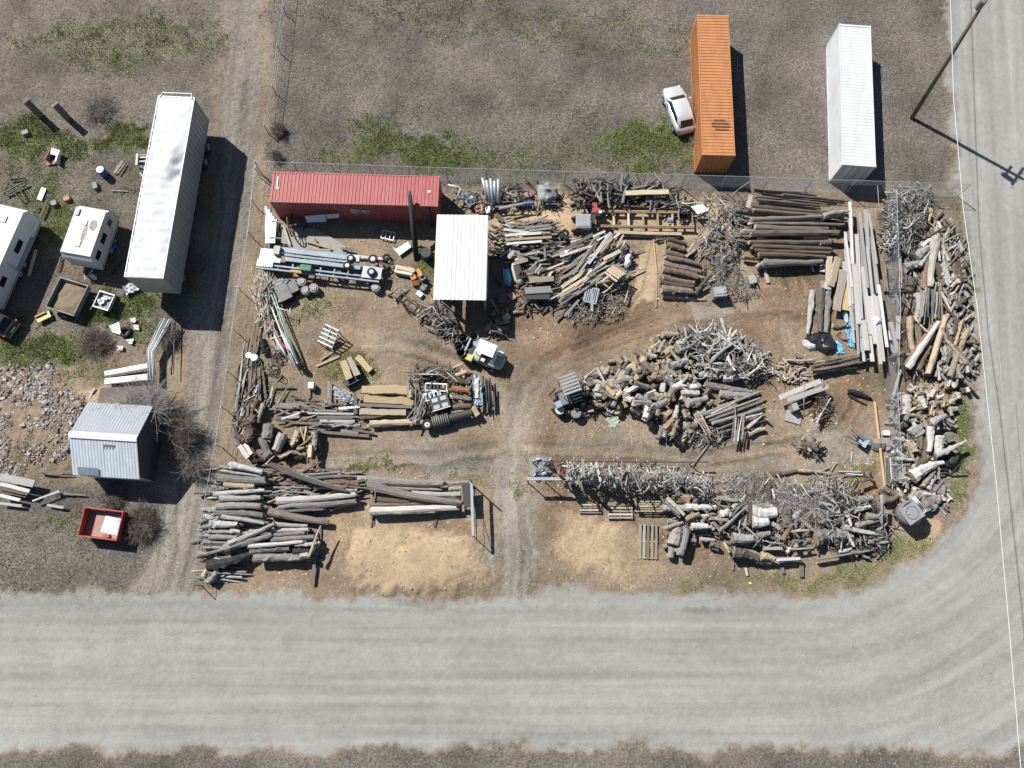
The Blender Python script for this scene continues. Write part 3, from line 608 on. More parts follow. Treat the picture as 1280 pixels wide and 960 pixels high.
def heap(seed, pts, n, nfill, kinds, tones, L, wr, hmax, where, ang=0, spread=180, edge=14, core=None, tilt=.35, filltone='g', fillkind='branch', zmin=.05):
    """a mound of separate pieces: n individuals on top, nfill small ones below joined as stuff"""
    R = random.Random(seed); xs = [p[0] for p in pts]; ys = [p[1] for p in pts]
    def pick():
        while 1:
            x, y = R.uniform(min(xs), max(xs)), R.uniform(min(ys), max(ys))
            if inpoly(x, y, pts): return x, y
    def hgt(x, y): return hmax * min(1, edged(x, y, pts) / edge) ** .7
    def wc(d): 
        t = R.random() * sum(d.values())
        for k, v in d.items():
            t -= v
            if t <= 0: return k
        return k
    core_t = MB()
    for i in range(nfill):
        x, y = pick(); h = hgt(x, y) * R.uniform(0, .95) + .05; a = math.radians(ang + R.uniform(-spread, spread) / 2); l = R.uniform(*L) * .8; w = R.uniform(*wr) * .8
        c = W(x, y, h); t = TPL[fillkind][R.randrange(len(TPL[fillkind]))]; sc = (l, l, l) if fillkind in BRK else (l, w, w)
        M = Matrix.Translation(c) @ Matrix.Rotation(a, 4, 'Z') @ Matrix.Rotation(R.uniform(-tilt, tilt), 4, 'Y') @ Matrix.Rotation(R.uniform(0, 6), 4, 'X') @ Matrix.Diagonal((*sc, 1))
        core_t.add([M @ Vector(p) for p in t.v], t.f, 0 if R.random() < .6 else 1)
    if core_t.v:
        mt = list(dict.fromkeys(list(tones) + [filltone]))
        tag(core_t.build('brushwood' if fillkind in BRK else 'loose_offcuts', [TONE[filltone], TONE[mt[0] if mt[0] != filltone or len(mt) < 2 else mt[1]]], smooth=fillkind in BRK), f"mass of smaller pieces filling the {where}", 'wood heap', kind='stuff')
    for i in range(n):
        kind = KN[wc(kinds)]; tone = wc(tones); x, y = pick(); h = hgt(x, y) + R.uniform(.0, .12); l = R.uniform(*L); w = R.uniform(*wr)
        if kind == 'stump': l = R.uniform(.6, 1.1)
        if kind == 'chunk': l = min(l, w * R.uniform(2.0, 4))
        a = math.radians(ang + R.uniform(-spread, spread) / 2); dz = math.sin(R.uniform(-tilt, tilt)) * l / 2
        c = W(x, y, max(zmin, h)); d = Vector((math.cos(a) * l / 2, math.sin(a) * l / 2, dz))
        if c.z - abs(dz) < .02: c.z = abs(dz) + .04
        flatk = kind in ('board', 'slab')
        o = place(kind, c - d, c + d, w, tone, th=min(.05, w * .4) if flatk else None, roll=R.uniform(-.5, .5) if flatk else R.uniform(0, 6.28))
        adj = (BADJ if flatk else TADJ).get(tone)
        fx = (x - min(xs)) / (max(xs) - min(xs)); fy = (y - min(ys)) / (max(ys) - min(ys)); cell = ('upper' if fy < .36 else 'lower' if fy > .64 else 'middle') + (' left' if fx < .36 else ' right' if fx > .64 else ('' if .36 <= fy <= .64 else ' middle'))
        lab = f"{adj} {KADJ[kind]} {KW[kind].replace('crooked log','log').replace('curved ','').replace('split log','billet').replace('block of wood','block').replace('root ','')}, {cell} of the {where}"
        tag(o, lab, KC[kind], f"{KW[kind]} pieces, {adj}, in the {where}")
# ------------------------------------------------------------ log stacks and timber heaps
V8 = (240, 575, 5.817); V6 = (240, 500, 4.571); VC = (440, 480, 5.333); VD = (900, 180, 5.333); VE = (700, 180, 5.333); VF = (1040, 320, 5.333)
VG = (820, 600, 7.111); VH = (990, 590, 7.529); VI = (1020, 460, 5.333); VJ = (700, 320, 5.333); VK = (840, 480, 5.333); VL = (900, 320, 5.333); VM = (640, 540, 5.333)
rows(V8, """275 32 515 88 38 w 1.15; 205 50 430 75 18 g .95; 215 78 500 118 18 w .9; 190 135 545 152 60 g .75; 235 180 455 192 36 t .8
180 205 240 207 32 g; 165 248 530 218 30 w .8; 200 280 505 275 38 w .85; 185 308 330 315 16 g; 180 342 510 335 46 g .8; 510 340 560 342 26 g; 170 385 520 402 42 g .8
215 412 530 462 26 w 1.0; 130 465 335 466 46 w .8; 335 462 372 470 30 g; 120 520 350 524 26 g .6; 280 515 350 520 30 w P; 130 560 330 563 34 g .7; 85 597 300 602 18 g; 90 635 280 640 20 g; 100 620 260 618 14 b
270 607 600 462 34 w B 1.3; 240 640 582 535 46 g B 1.0; 35 703 300 622 22 g B .7; 595 466 840 478 28 w .9; 580 512 855 505 28 w .8; 600 545 825 530 26 g .85; 580 580 895 560 36 g .8; 720 575 895 556 26 w
410 627 810 595 28 w 1.1; 430 660 712 640 48 g .8; 735 665 900 655 40 k; 750 618 905 608 26 w .9; 455 714 790 710 52 g .85
110 760 430 685 62 k B .7; 80 850 160 742 26 t B; 112 890 190 770 34 w B; 860 668 930 600 30 w C; 790 700 850 690 44 w C .9""",
     'in the lower left corner stack', 'logs of the lower left corner stack', z0=.5, layers=2)
rows(V8, "850 700 935 480 16 t P 1.4; 870 905 897 690 22 b D .3; 932 780 938 480 9 b D .1; 715 810 765 862 6 t P .05", 'against the lower left stack', 'poles at the lower left stack', axis='x')
rows(V6, """455 372 885 522 26 b P 1.15; 485 578 945 540 34 w .75; 500 608 790 585 28 g B .6; 610 612 940 580 32 g .6; 445 640 780 700 40 b .5; 500 636 750 625 14 g P .6; 560 640 700 632 10 g P
600 408 730 400 12 g P; 590 432 850 408 14 g P .7; 650 440 950 436 18 g P .6; 560 540 700 470 20 b B; 760 470 950 470 26 b .5; 700 500 940 490 20 g B; 570 520 690 480 16 b B; 800 520 945 515 22 g; 850 470 960 485 30 b; 560 480 640 500 26 b; 640 520 760 560 18 g P; 780 440 880 470 14 b P; 600 418 660 412 12 g P; 680 460 830 440 12 g P""",
     'in the stack right of the corner stack', 'logs of the second lower left stack', z0=.35, layers=1)
rows(VC, """40 638 120 632 40 g .8; 115 640 610 662 52 g .75; 105 672 745 792 48 g B .95; 250 692 600 702 26 g .6; 400 732 730 738 34 w .7; 560 768 720 772 28 b .6; 170 772 390 785 36 b .6; 110 808 600 795 22 b .55
125 848 710 822 46 w .75; 645 702 735 695 26 t .7; 610 662 780 652 24 g .55; 380 770 560 790 20 b .6""", 'on the log rack by the gate', 'logs on the rack left of the gate', z0=.4, layers=0)
rows(VC, "128 955 138 868 10 b D .05; 145 945 150 870 8 b D .05; 552 955 568 868 14 b D .05; 735 680 742 850 14 t D .9; 150 640 130 900 14 b D .25;  560 650 560 860 14 b D .25", 'under the gate log rack', 'bearers of the log rack', axis='x')
rows(VD, """100 440 320 468 20 g P .9; 85 470 250 505 22 g B; 250 370 730 415 16 b P 1.2; 280 330 830 395 14 k P 1.2; 230 305 640 345 14 k P 1.1; 420 335 870 382 12 b P 1.2; 240 350 700 400 14 b P 1.1; 300 310 560 320 10 g P 1.1
220 417 725 462 24 b 1.1; 232 440 705 476 18 b 1.1; 210 502 690 482 24 b 1.15; 200 527 830 538 20 b .95; 240 560 720 568 36 b .95; 150 578 250 582 20 g P; 205 597 800 592 42 b .95; 190 625 560 628 20 k
200 655 740 652 26 b .9; 665 662 740 658 30 b .9; 220 682 750 700 28 b .85; 240 706 740 725 22 b .8; 265 735 705 752 28 b .75; 330 755 700 766 14 b; 290 790 690 778 36 g B .75; 240 822 300 778 22 g B
690 480 860 450 26 g B 1.2; 690 510 830 522 16 k; 700 545 825 540 20 b; 760 575 820 560 16 k; 90 622 195 618 18 g B; 120 640 200 655 20 b; 130 600 230 588 16 b; 160 755 260 765 14 b P; 210 545 300 552 14 b""",
     'in the long brown stack', 'logs of the long brown stack near the top fence', z0=.5, layers=2)
rows(VD, "290 800 322 925 22 t D .1; 610 812 625 850 12 w D .1; 205 340 185 425 24 w D 1.35; 345 790 352 825 6 b P .1; 320 790 310 820 6 b P .1", 'around the long brown stack', 'boards at the long brown stack', axis='x')
rows(VE, """718 630 845 665 22 b .7; 715 672 832 705 34 b .75; 708 718 830 750 30 b .7; 700 755 945 805 30 b .7; 690 798 935 852 34 b .72; 688 838 922 888 40 b .7; 688 885 900 928 34 b .7; 670 920 890 952 30 b .65
672 945 905 955 24 r; 680 968 888 985 46 b .6; 665 935 690 940 30 b; 835 755 900 700 16 t D .6; 850 720 890 660 12 t D .6; 690 745 705 650 14 t D .3; 640 640 700 632 12 g P .3""", 'in the short dark log stack', 'logs of the short stack right of the sawdust lane', z0=.35, layers=2)
rows(VJ, "675 245 865 280 14 t S .1; 840 275 970 292 22 g B .15; 622 -110 646 118 9 t D .08; 895 255 1000 200 20 g D .35; 905 250 1040 100 22 b B .5; 640 340 648 110 6 t D .06", 'below the short dark stack', 'boards near the short dark stack', axis='x')
# white sawn boards lying lengthwise
RB = random.Random(5); L_ = []
for i in range(40):
    t = RB.random(); x = 1053 + t * 38 + RB.uniform(-2, 2); y = RB.uniform(258, 330) if i % 2 else RB.uniform(290, 345); ln = RB.uniform(60, 125)
    y2 = min(y + ln, 452 if x > 1072 else 440); dx = (y2 - y) * RB.uniform(.05, .13)
    L_.append(f"{x:.1f} {y:.1f} {x + dx:.1f} {y2:.1f} {RB.uniform(2.6, 4.8):.1f} {RB.choice('wwwwg')} D {RB.uniform(.3, 1.15):.2f}")
for x, y, x2, y2, w in ((1092, 368, 1101, 455, 4), (1098, 356, 1109, 434, 3.5), (1096, 370, 1105, 452, 3), (1087, 370, 1095, 430, 6), (1070, 380, 1073, 443, 2.5), (1062, 252, 1066, 330, 3.4), (1074, 266, 1085, 360, 3.6), (1078, 400, 1084, 438, 7), (1068, 330, 1074, 405, 6), (1086, 267, 1096, 330, 2.6)):
    L_.append(f"{x} {y} {x2} {y2} {w} w D 1.2")
L_ += ["1054 338 1046 388 10 t D .75", "1061 352 1058 388 9 t D .55", "1037 320 1035 362 8 t S .6", "1048 322 1039 358 9 t S .75", "1066 398 1068 408 6 g D .5", "1030 316 1028 340 6 w D .2"]
rows((0, 0, 1), '\n'.join(L_), 'in the white board stack', 'boards of the tall white stack near the right side', axis='x')
rows((0, 0, 1), "1016 363 1009 418 6 w B .3; 1025 361 1025 415 9 b B .35; 1035 360 1032 416 8 g B .35; 1041 407 1058 406 5 b B .2; 1047 416 1060 424 6 r B .15; 1029 352 1031 370 7 g B .3", 'above the black tarp', 'logs above the black tarp', axis='x')
rows(VL, """440 695 640 688 12 t P .5; 600 742 1020 656 16 b P .7; 620 762 1020 682 18 b P .6; 640 708 830 680 10 t P .7; 640 782 920 745 18 k P .5; 620 770 800 755 20 k P .5; 560 700 760 705 12 b P .5; 700 700 900 665 9 g P .8; 520 650 610 690 10 t P .4; 640 730 700 745 14 b P .6""",
     'in the pole rack under the tarp', 'poles lying below the black tarp', layers=1, z0=.4)
rows(VJ, "930 792 1035 752 30 g B .5; 1085 815 1290 788 42 w B .6; 975 862 1280 905 42 g B .35; 740 625 845 655 34 w B .3; 960 800 1040 805 36 t C .7; 1040 770 1075 800 50 g C .6; 1010 790 1090 742 16 g P .7; 680 530 790 520 34 g B .35; 690 600 720 620 26 w C; 830 600 870 540 10 g P .7", 'beside the oval driftwood mound', 'grey logs below the oval driftwood mound')
rows(VK, """200 205 600 48 18 g .9; 225 225 590 92 14 g P .9; 250 245 590 120 14 g P .85; 270 262 600 165 22 g .8; 300 300 480 240 12 g P .8; 260 200 420 120 12 w P .95; 620 230 655 250 16 g C; 490 228 605 195 14 w B .8; 505 295 605 205 14 w B .7; 510 335 620 298 32 t B .3
160 195 255 345 10 t P 1.2; 185 190 262 330 9 t P 1.2; 310 330 400 300 20 g B; 140 540 290 345 10 g P .1; 310 125 435 70 8 g P .05; 320 60 580 62 44 g B .25""", 'in the lower driftwood bundle', 'logs bundled at the lower right of the block heap', layers=1, z0=.4)
rows(VK, "395 385 425 180 9 g P .9; 412 385 432 200 9 w P .9; 425 390 445 230 8 g P .9; 440 380 470 205 9 w P .95; 465 370 485 190 14 g P .9; 420 140 425 240 6 g P 1.2", 'standing over the lower driftwood bundle', 'upright sticks over the lower bundle', axis='x')
rows(VF, """350 55 372 240 18 b B .4; 432 38 398 225 38 b B .45; 456 -5 464 215 15 t P .6; 492 60 490 190 18 b; 505 235 565 148 42 b B .5; 470 220 500 130 16 b P; 385 238 535 236 14 b B; 690 -120 652 200 46 w B .9; 690 -100 590 70 36 w B .85
572 250 562 412 34 w B .55; 518 405 545 640 38 t B .4; 570 430 592 600 26 b B .4; 548 400 642 512 12 t P .8; 505 745 712 440 34 w .85; 640 780 758 400 36 t .8; 575 765 662 600 28 b B .5; 690 805 722 700 18 g; 716 830 702 700 16 w; 740 700 752 580 20 w B
782 805 878 560 36 t .8; 838 805 900 620 20 t .7; 900 785 945 700 26 b; 870 560 905 500 36 t .8; 748 540 985 582 20 b B .7; 730 242 792 372 16 w B .9; 620 620 690 520 20 w C; 690 75 740 155 32 b; 742 112 782 190 36 w .7; 825 50 848 180 44 b .7; 855 40 890 150 26 b; 770 655 800 600 24 g C; 760 720 790 660 22 w; 800 100 830 20 22 g
495 100 520 240 10 b P; 390 440 436 620 26 w D .35; 438 400 442 555 26 w D .5; 365 500 385 560 26 w D .4; 375 590 430 650 30 w D .35; 436 580 434 640 14 t; 405 665 480 640 20 g; 410 940 460 760 18 w B .3; 500 655 560 650 12 g P .4; 900 700 940 660 22 g; 930 520 970 560 20 t""",
     'in the pile along the right fence', 'logs piled along the right side of the lot', z0=.3, layers=1, axis='x')
rows(VF, '\n'.join(f"{600 + i * 9 + RB.uniform(-6, 6):.0f} {200 + RB.uniform(-20, 50):.0f} {575 + i * 11 + RB.uniform(-20, 20):.0f} {420 + RB.uniform(-20, 40):.0f} {RB.uniform(8, 15):.0f} g B {.55 + RB.random() * .4:.2f}" for i in range(15)), 'of the ribbed driftwood bundle', 'long grey stems bundled at the right side', axis='x')
rows((1040, 180, 5.333), """480 830 620 780 50 g B .6; 560 760 640 690 50 g B .7; 690 560 720 640 24 w B .7; 705 520 740 580 20 w; 700 660 720 780 18 w P .8; 740 800 790 930 36 w .8; 690 800 730 890 36 b .6; 820 810 835 960 46 b .6; 860 790 865 900 26 w; 780 560 820 640 22 t X; 760 500 790 540 30 b X; 655 430 650 520 20 t P .7; 630 700 600 650 40 g B .6; 600 690 700 620 26 w B .8
515 950 540 900 40 b; 450 730 470 900 14 t P .5; 700 700 760 690 26 w X; 810 650 850 700 20 g X""", 'above the forked white trunk', 'logs at the top of the right side pile', z0=.4, layers=1, axis='x')
rows(VI, """600 190 598 318 62 w .8; 762 395 752 560 40 w B .9; 765 375 868 315 38 w B .9; 822 462 820 570 72 w .6; 640 395 690 440 70 g C .6; 800 585 1000 490 30 w B 1.1; 640 725 790 645 66 w B .9; 770 650 852 632 34 w B .9; 535 602 655 612 18 w P .9; 551 440 555 590 15 g .5; 722 770 790 680 28 g B .7; 748 810 778 742 30 w .6
690 310 712 400 22 b B .8; 545 390 600 370 34 b C .6; 700 440 700 540 22 b .7; 720 540 725 640 30 b .5; 560 590 562 700 18 w; 590 500 640 600 18 w P; 630 500 660 560 40 t C .7; 600 560 640 640 16 w P; 580 620 600 710 30 t .4; 730 140 750 210 20 w P .8; 800 200 850 175 22 w B .8; 480 600 490 800 9 g P .3; 495 600 510 800 9 w P .3
460 590 470 780 8 g P .3; 510 620 520 790 8 g P .3; 880 430 900 490 50 b C .5; 780 320 700 300 20 g B; 690 190 705 245 44 w C .7; 540 745 610 740 40 w C .6; 860 560 935 600 60 k C .5; 840 620 850 680 40 k C .4; 750 40 765 -10 20 t; 900 90 930 130 34 w X; 945 165 955 205 34 w X; 1005 130 1020 160 34 w X; 510 215 540 240 40 t C; 500 330 530 335 26 w C; 770 870 830 880 60 g C .5; 700 860 740 950 60 g C .5
640 830 690 860 50 g C .5; 480 545 440 500 40 t C .15; 450 800 560 870 30 g B .5; 700 640 770 590 24 b B 1.0""", 'in the trunk heap at the right', 'trunks heaped left of the road corner', z0=.3, layers=1, axis='x')
rows(VG, """60 247 265 247 48 w .9; 262 243 530 243 52 w .95; 95 160 252 312 34 t 1.3; 268 352 388 298 40 t 1.2; 72 437 242 378 28 t 1.2; 415 362 512 300 34 g B .9; 310 412 462 412 52 w 1.0; 370 455 475 452 18 g; 360 490 480 485 16 g; 150 575 185 410 105 g .8; 65 600 120 580 30 w; 130 690 138 580 56 g .5; 210 665 272 428 60 g .9
565 305 665 290 58 w .9; 575 442 790 250 24 g B 1.3; 832 200 820 400 34 b B 1.0; 855 275 1070 292 96 w 1.0; 858 375 1000 372 82 w 1.05; 1030 385 1105 435 38 w .9; 1165 260 1160 425 82 b .8; 686 512 862 520 78 w 1.1; 935 495 1012 470 42 g 1.0; 690 645 910 700 76 b B .8; 930 678 1052 700 56 t B .9
620 610 640 600 80 t C .9; 330 180 420 175 62 g C .8; 140 165 300 170 66 t C .85; 480 570 560 600 40 g B .6; 390 525 520 535 32 w .7; 300 530 350 540 40 g C; 100 370 180 370 34 g; 490 400 530 430 60 g C; 560 480 600 500 30 b C; 640 560 700 560 30 g; 540 235 650 240 18 g P .7; 590 200 650 180 22 g B
960 612 1122 606 22 w D .7; 1180 460 1282 442 20 t .8; 1130 580 1282 575 14 b P; 1160 600 1282 600 14 t P; 1060 712 1282 695 24 w D .8; 890 500 900 590 30 g B; 1110 480 1150 500 26 w C; 1060 520 1110 510 24 g; 1000 560 1080 580 26 k; 660 200 760 190 40 g B; 640 330 700 350 40 b C; 740 400 800 410 40 b C; 610 380 650 360 30 b; 1060 480 1100 530 20 w P; 840 590 900 570 22 w; 800 610 830 600 24 w C; 1240 380 1275 360 50 b C""",
     'in the wide pile right of the gate', 'logs of the wide pile right of the gate', z0=.3, layers=2, axis='x')
rows(VG, "1110 728 1132 832 30 g D .15; 680 738 686 800 16 t D .15; 795 780 812 850 20 t D .15; 1290 720 1295 860 40 g D .2", 'poking below the wide pile', 'stub boards under the wide pile', axis='x')
rows(VH, """0 560 185 542 24 t .8; 0 660 160 652 12 t P; 0 686 155 682 12 b P; 0 728 200 715 16 w P .8; 230 822 640 745 20 g B .7; 560 760 770 728 20 g B .7; 430 752 560 725 30 w B .6; 490 515 830 582 40 w B .9; 590 365 740 322 36 w B 1.1; 600 505 885 440 40 g B .8; 400 545 580 612 40 g B .7
220 640 490 600 110 g B .7; 700 412 862 410 54 g B .9; 805 552 890 488 18 w B 1.2; 720 655 915 655 30 g B .6; 660 770 730 810 26 w B; 250 470 330 450 30 g B 1.0; 340 490 600 500 50 k B .7; 290 560 420 570 40 k; 640 420 700 380 30 g B; 640 690 650 610 14 g P 1.1; 380 380 440 380 44 w C .9; 255 300 370 310 30 w B 1.0; 200 400 280 400 50 g B .8
620 270 760 250 60 g B .9; 860 270 1000 220 44 b B .6; 1100 220 1130 250 56 g C .8; 1170 210 1200 240 60 g C .8; 1220 330 1280 300 90 g C .5; 1130 350 1180 320 40 w C; 600 190 650 100 14 b B .8; 650 100 760 60 16 b B .9; 760 60 740 0 20 k B .9; 700 0 740 60 18 g B; 560 140 600 60 14 g P; 890 120 960 200 14 k P""",
     'in the gnarled pile near the corner', 'gnarled logs at the road corner', z0=.3, layers=1, axis='x')
o = place('branch', W(1103, 621, 1.9), W(1117, 675, 1.1), .1, 'w', k=3); o.scale = (o.scale[0] * 1.1,) * 3; tag(o, 'pale dead limb with splayed tips leaning over the gnarled pile near the corner', 'branch')
rows(VI, "390 225 468 870 13 t D .35; 100 680 140 630 6 t P .2; 240 560 232 625 8 w B .1; 215 155 370 205 28 k B .15; 220 180 340 245 14 k B .1; 5 365 100 200 10 w P .8; 150 690 300 692 9 w D .2; 200 705 310 712 8 w D .2; 180 720 260 722 8 w P .15", 'lying in the open right yard', 'loose timber lying on the right yard', axis='x')
rows(VK, "650 600 860 572 26 b B .2; 840 575 1060 600 20 t B .2; 640 600 760 735 16 t D .6; 700 600 740 670 8 w P .5; 820 690 980 708 16 t B .4; 1000 580 1090 530 8 t P .2", 'above the grey brush heap', 'split timber above the grey brush heap', axis='x')
# left zone of the yard
rows(V6, """580 130 770 138 14 g D .3; 660 75 930 80 12 w D .5; 715 100 920 98 18 g D .45; 730 120 930 122 16 w D .5; 800 150 920 128 14 w D .55; 640 175 1010 205 16 b D .3; 850 175 950 190 18 g D .3; 760 140 960 142 12 g D .4; 500 30 760 30 24 g D .35; 610 12 690 60 20 g D .3; 840 50 960 38 14 w D .6; 470 60 600 15 12 g D .3; 480 90 590 40 10 g D .3; 510 110 640 65 10 w D .35; 470 100 600 100 10 g D .25; 900 165 1040 190 14 b D .3; 460 40 560 80 8 g D .3; 540 20 640 44 8 g D .3
950 30 1240 25 18 b D .5; 960 95 1220 62 40 r S .4; 1025 140 1290 122 36 t .35; 700 60 830 62 10 g D .5; 640 20 760 52 12 g D .4; 930 -40 935 80 20 g D .6""",
     'in the plank pile left of the slabs', 'planks of the pile at left centre')
rows(VC, """65 35 370 42 62 t S .65; 80 100 410 118 58 t S .6; 40 140 400 152 20 g D .65; 50 185 360 190 50 t S .5; 125 262 480 250 36 t L .4; 150 292 420 275 14 b P .2; 380 10 385 90 30 g D .7; 415 240 470 100 9 g P .9; 400 280 440 60 9 g P .9; 430 230 480 30 8 w P .9; 370 230 450 110 8 g P .8; 455 240 490 180 8 g P .9; 440 60 520 90 10 g D .8; 420 200 430 -30 9 g P 1.0""",
     'of the live-edge slab row', 'slabs and sticks at left centre')
rows((500, 440, 8.727), """190 220 330 140 12 b P .8; 155 240 450 240 12 t D .8; 120 300 300 300 14 t D .8; 575 170 690 130 40 t X .9; 610 260 720 210 40 t X .9; 560 300 740 330 44 b C .7; 560 400 760 430 60 r .7; 580 610 780 590 60 r .7; 570 480 770 510 50 g S .8; 560 650 800 650 40 t .6; 790 600 850 690 60 t C .6; 830 720 850 640 20 g P; 250 650 210 700 30 w P; 90 320 100 400 26 g P .8; 120 440 125 500 50 t C .7; 350 330 200 760 14 g P 1.0; 240 420 160 650 12 g P 1.0; 80 720 200 560 12 g P .9; 120 800 260 560 12 g P .9; 200 690 270 480 12 g P 1.0
1010 430 1020 630 14 w D .4; 960 420 970 600 12 w D .4; 980 290 1000 640 12 k P .5; 940 300 950 660 16 g P .6; 210 290 330 300 10 b P .9; 300 160 520 150 12 b P .6; 380 190 560 200 10 g P .6""",
     'in the scrap mound beside the cart', 'timber in the mound left of the dirt track', axis='x')
rows(V6, """440 140 430 225 64 g C .6; 395 220 440 320 50 g C .5; 520 195 480 290 46 w C .7; 610 180 570 260 36 t B .6; 700 185 700 290 30 t .8; 680 260 675 330 30 t C .9; 620 160 640 230 9 t P 1.0; 655 150 640 240 9 t P 1.0; 690 200 620 260 9 t P 1.0; 300 130 320 240 60 b B .6; 360 90 300 170 36 b B .7; 250 200 300 230 40 b C .5; 270 260 320 330 26 w D .5; 300 250 340 310 22 w D .5; 230 150 260 260 34 b C .4
500 330 580 290 14 t B .8; 420 370 470 320 10 t P .7; 430 330 380 290 30 b B .5; 540 230 620 270 20 b; 660 330 660 365 8 w P .6; 720 200 730 300 30 k B .4; 410 20 380 130 24 g B .6; 380 0 330 110 22 b B .6; 340 30 390 80 12 g P .6; 350 355 430 340 24 k; 480 300 640 330 40 k B .3; 600 280 660 270 14 t P .7; 445 -10 400 60 14 g B""",
     'in the stump heap above the corner stack', 'stumps and logs left of the gravel lane', z0=.25, layers=1, axis='x')
rows((260, 310, 4.571), """185 870 255 480 10 g D .3; 205 880 300 380 9 b D .3; 160 930 215 500 12 g P .3; 225 960 245 700 14 b D .4; 300 960 290 680 16 b D .4; 260 960 265 720 16 g D .4; 240 700 270 540 18 b D .3; 190 960 210 840 9 w P .4; 330 860 310 700 12 g D .3; 175 860 200 580 8 w P .4; 320 600 300 500 22 k B .3; 195 880 270 840 8 w P .5
620 675 750 618 14 t D .1; 640 640 720 590 10 t D .12; 370 790 490 790 12 g D .3; 400 890 450 800 10 g P .3; 570 880 555 750 10 g D .4; 700 890 705 760 8 g D .5; 345 470 400 600 9 g D .3; 370 460 410 600 9 w D .35; 390 450 430 590 9 g D .3; 355 520 420 500 9 w D .4; 690 860 690 760 12 g D .3; 355 860 370 790 10 w D .3; 720 830 840 870 22 w D .5; 715 800 830 840 18 w D .5; 380 230 410 310 18 t D .5; 850 620 930 700 34 t D .3""",
     'along the left fence line', 'planks and poles along the left boundary', axis='x')
rows((700, 320, 5.333), """10 210 180 90 22 t D .9; 20 240 310 60 18 t D 1.0; 0 270 330 90 20 g D 1.0; 100 200 310 30 16 t D 1.1; 0 330 180 210 14 g P .9; 60 250 240 120 12 w D 1.0; 110 260 280 140 14 g D 1.0; 0 170 150 50 14 g D .7; 180 130 330 20 10 t P 1.1; 240 200 350 110 14 w D .9; 270 200 390 140 10 g P .8; 60 120 200 10 14 g D .9
310 95 395 150 13 t D 1.4; 320 85 408 138 13 t D 1.4; 335 78 420 128 13 t D 1.4; 345 68 432 118 13 t D 1.4; 355 58 445 106 13 t D 1.4; 300 110 380 170 13 t D 1.35; 0 300 220 190 12 b P .8; 150 170 330 60 9 w P 1.2; 430 310 470 190 10 t P .4; 245 170 340 220 12 t P .9; 290 250 360 180 8 t P .9; 210 210 214 370 16 w D .9""",
     'of the board pile beside the sawdust', 'boards of the diagonal pile left of the sawdust lane', z0=.8)
rows(VE, """10 780 160 640 14 g D .9; 40 700 220 600 20 g D 1.0; 0 750 210 680 18 w D 1.0; 220 620 300 580 16 w D 1.1; 220 750 340 590 20 w D 1.2; 190 800 330 620 16 w D 1.2; 270 730 360 620 12 t P 1.2; 290 770 400 710 24 t D 1.2; 180 650 200 640 12 b D; 110 830 170 740 14 t D 1.2; 100 660 120 640 12 g P 1.0; 340 700 375 620 8 t P 1.2; 380 690 400 630 7 t P 1.2; 420 680 440 640 7 w P 1.2; 60 730 180 690 12 t D 1.0; 230 700 250 760 10 w P 1.2; 430 650 480 690 8 g P .9; 130 860 200 760 12 w D 1.2; 10 860 120 790 16 g D .9; 0 900 160 820 18 g D .9; 60 700 160 670 10 b D 1.0""",
     'at the top of the diagonal board pile', 'boards at the top of the diagonal pile', z0=.8)
rows(VE, """435 328 725 318 32 t D 1.1; 440 345 560 340 10 g D .9; 410 412 740 428 12 b D .4; 570 372 680 375 40 g S .6; 360 590 810 602 30 t S .35; 350 612 800 622 12 b D .2; 620 345 700 350 14 t D .9; 270 420 420 395 8 t P .4; 350 440 430 350 9 t P .5; 450 380 520 360 12 t X .4; 480 300 600 270 14 g D .7""",
     'around the sawmill track', 'boards lying around the sawmill')
rows((500, 180, 5.333), """690 570 860 590 18 w D 1.2; 700 610 940 592 18 w D 1.25; 705 640 1010 620 16 t D 1.2; 710 668 945 648 18 w D 1.25; 690 590 900 560 12 g D 1.1; 830 560 1000 540 16 g D 1.1; 880 610 1050 600 12 g D 1.0; 760 600 1000 590 12 t D 1.2; 860 580 1010 560 14 g D 1.1; 950 570 1030 530 12 g P 1.0; 820 540 980 500 10 g D .9; 800 650 960 640 14 g D 1.0; 940 690 1040 690 12 g P; 1000 610 1055 580 8 g P
770 690 810 780 26 g D .8; 720 760 760 710 26 w D .9; 760 800 850 770 22 t D .9; 860 912 1025 896 34 t D .9; 860 740 870 700 14 g P; 880 870 915 780 12 g D .8; 900 860 940 800 12 w D .8; 860 840 910 790 12 g D .8; 920 870 950 820 10 w P .9; 970 760 960 660 16 g P .9; 590 600 660 650 16 g P .6; 600 620 670 600 12 w P .6; 700 520 760 500 12 w P .9; 740 560 830 520 10 g P .9; 690 540 740 560 10 w P 1.0; 660 430 890 385 14 w P .9; 660 310 780 350 10 w P .8; 640 420 900 410 9 g P .7
320 265 400 285 9 w P .7; 405 290 370 370 9 w P .7; 640 470 690 520 30 b X .4; 1070 600 1110 640 36 k C .4""",
     'in the stack right of the white roof', 'boards stacked right of the white roofed shed', z0=.6)
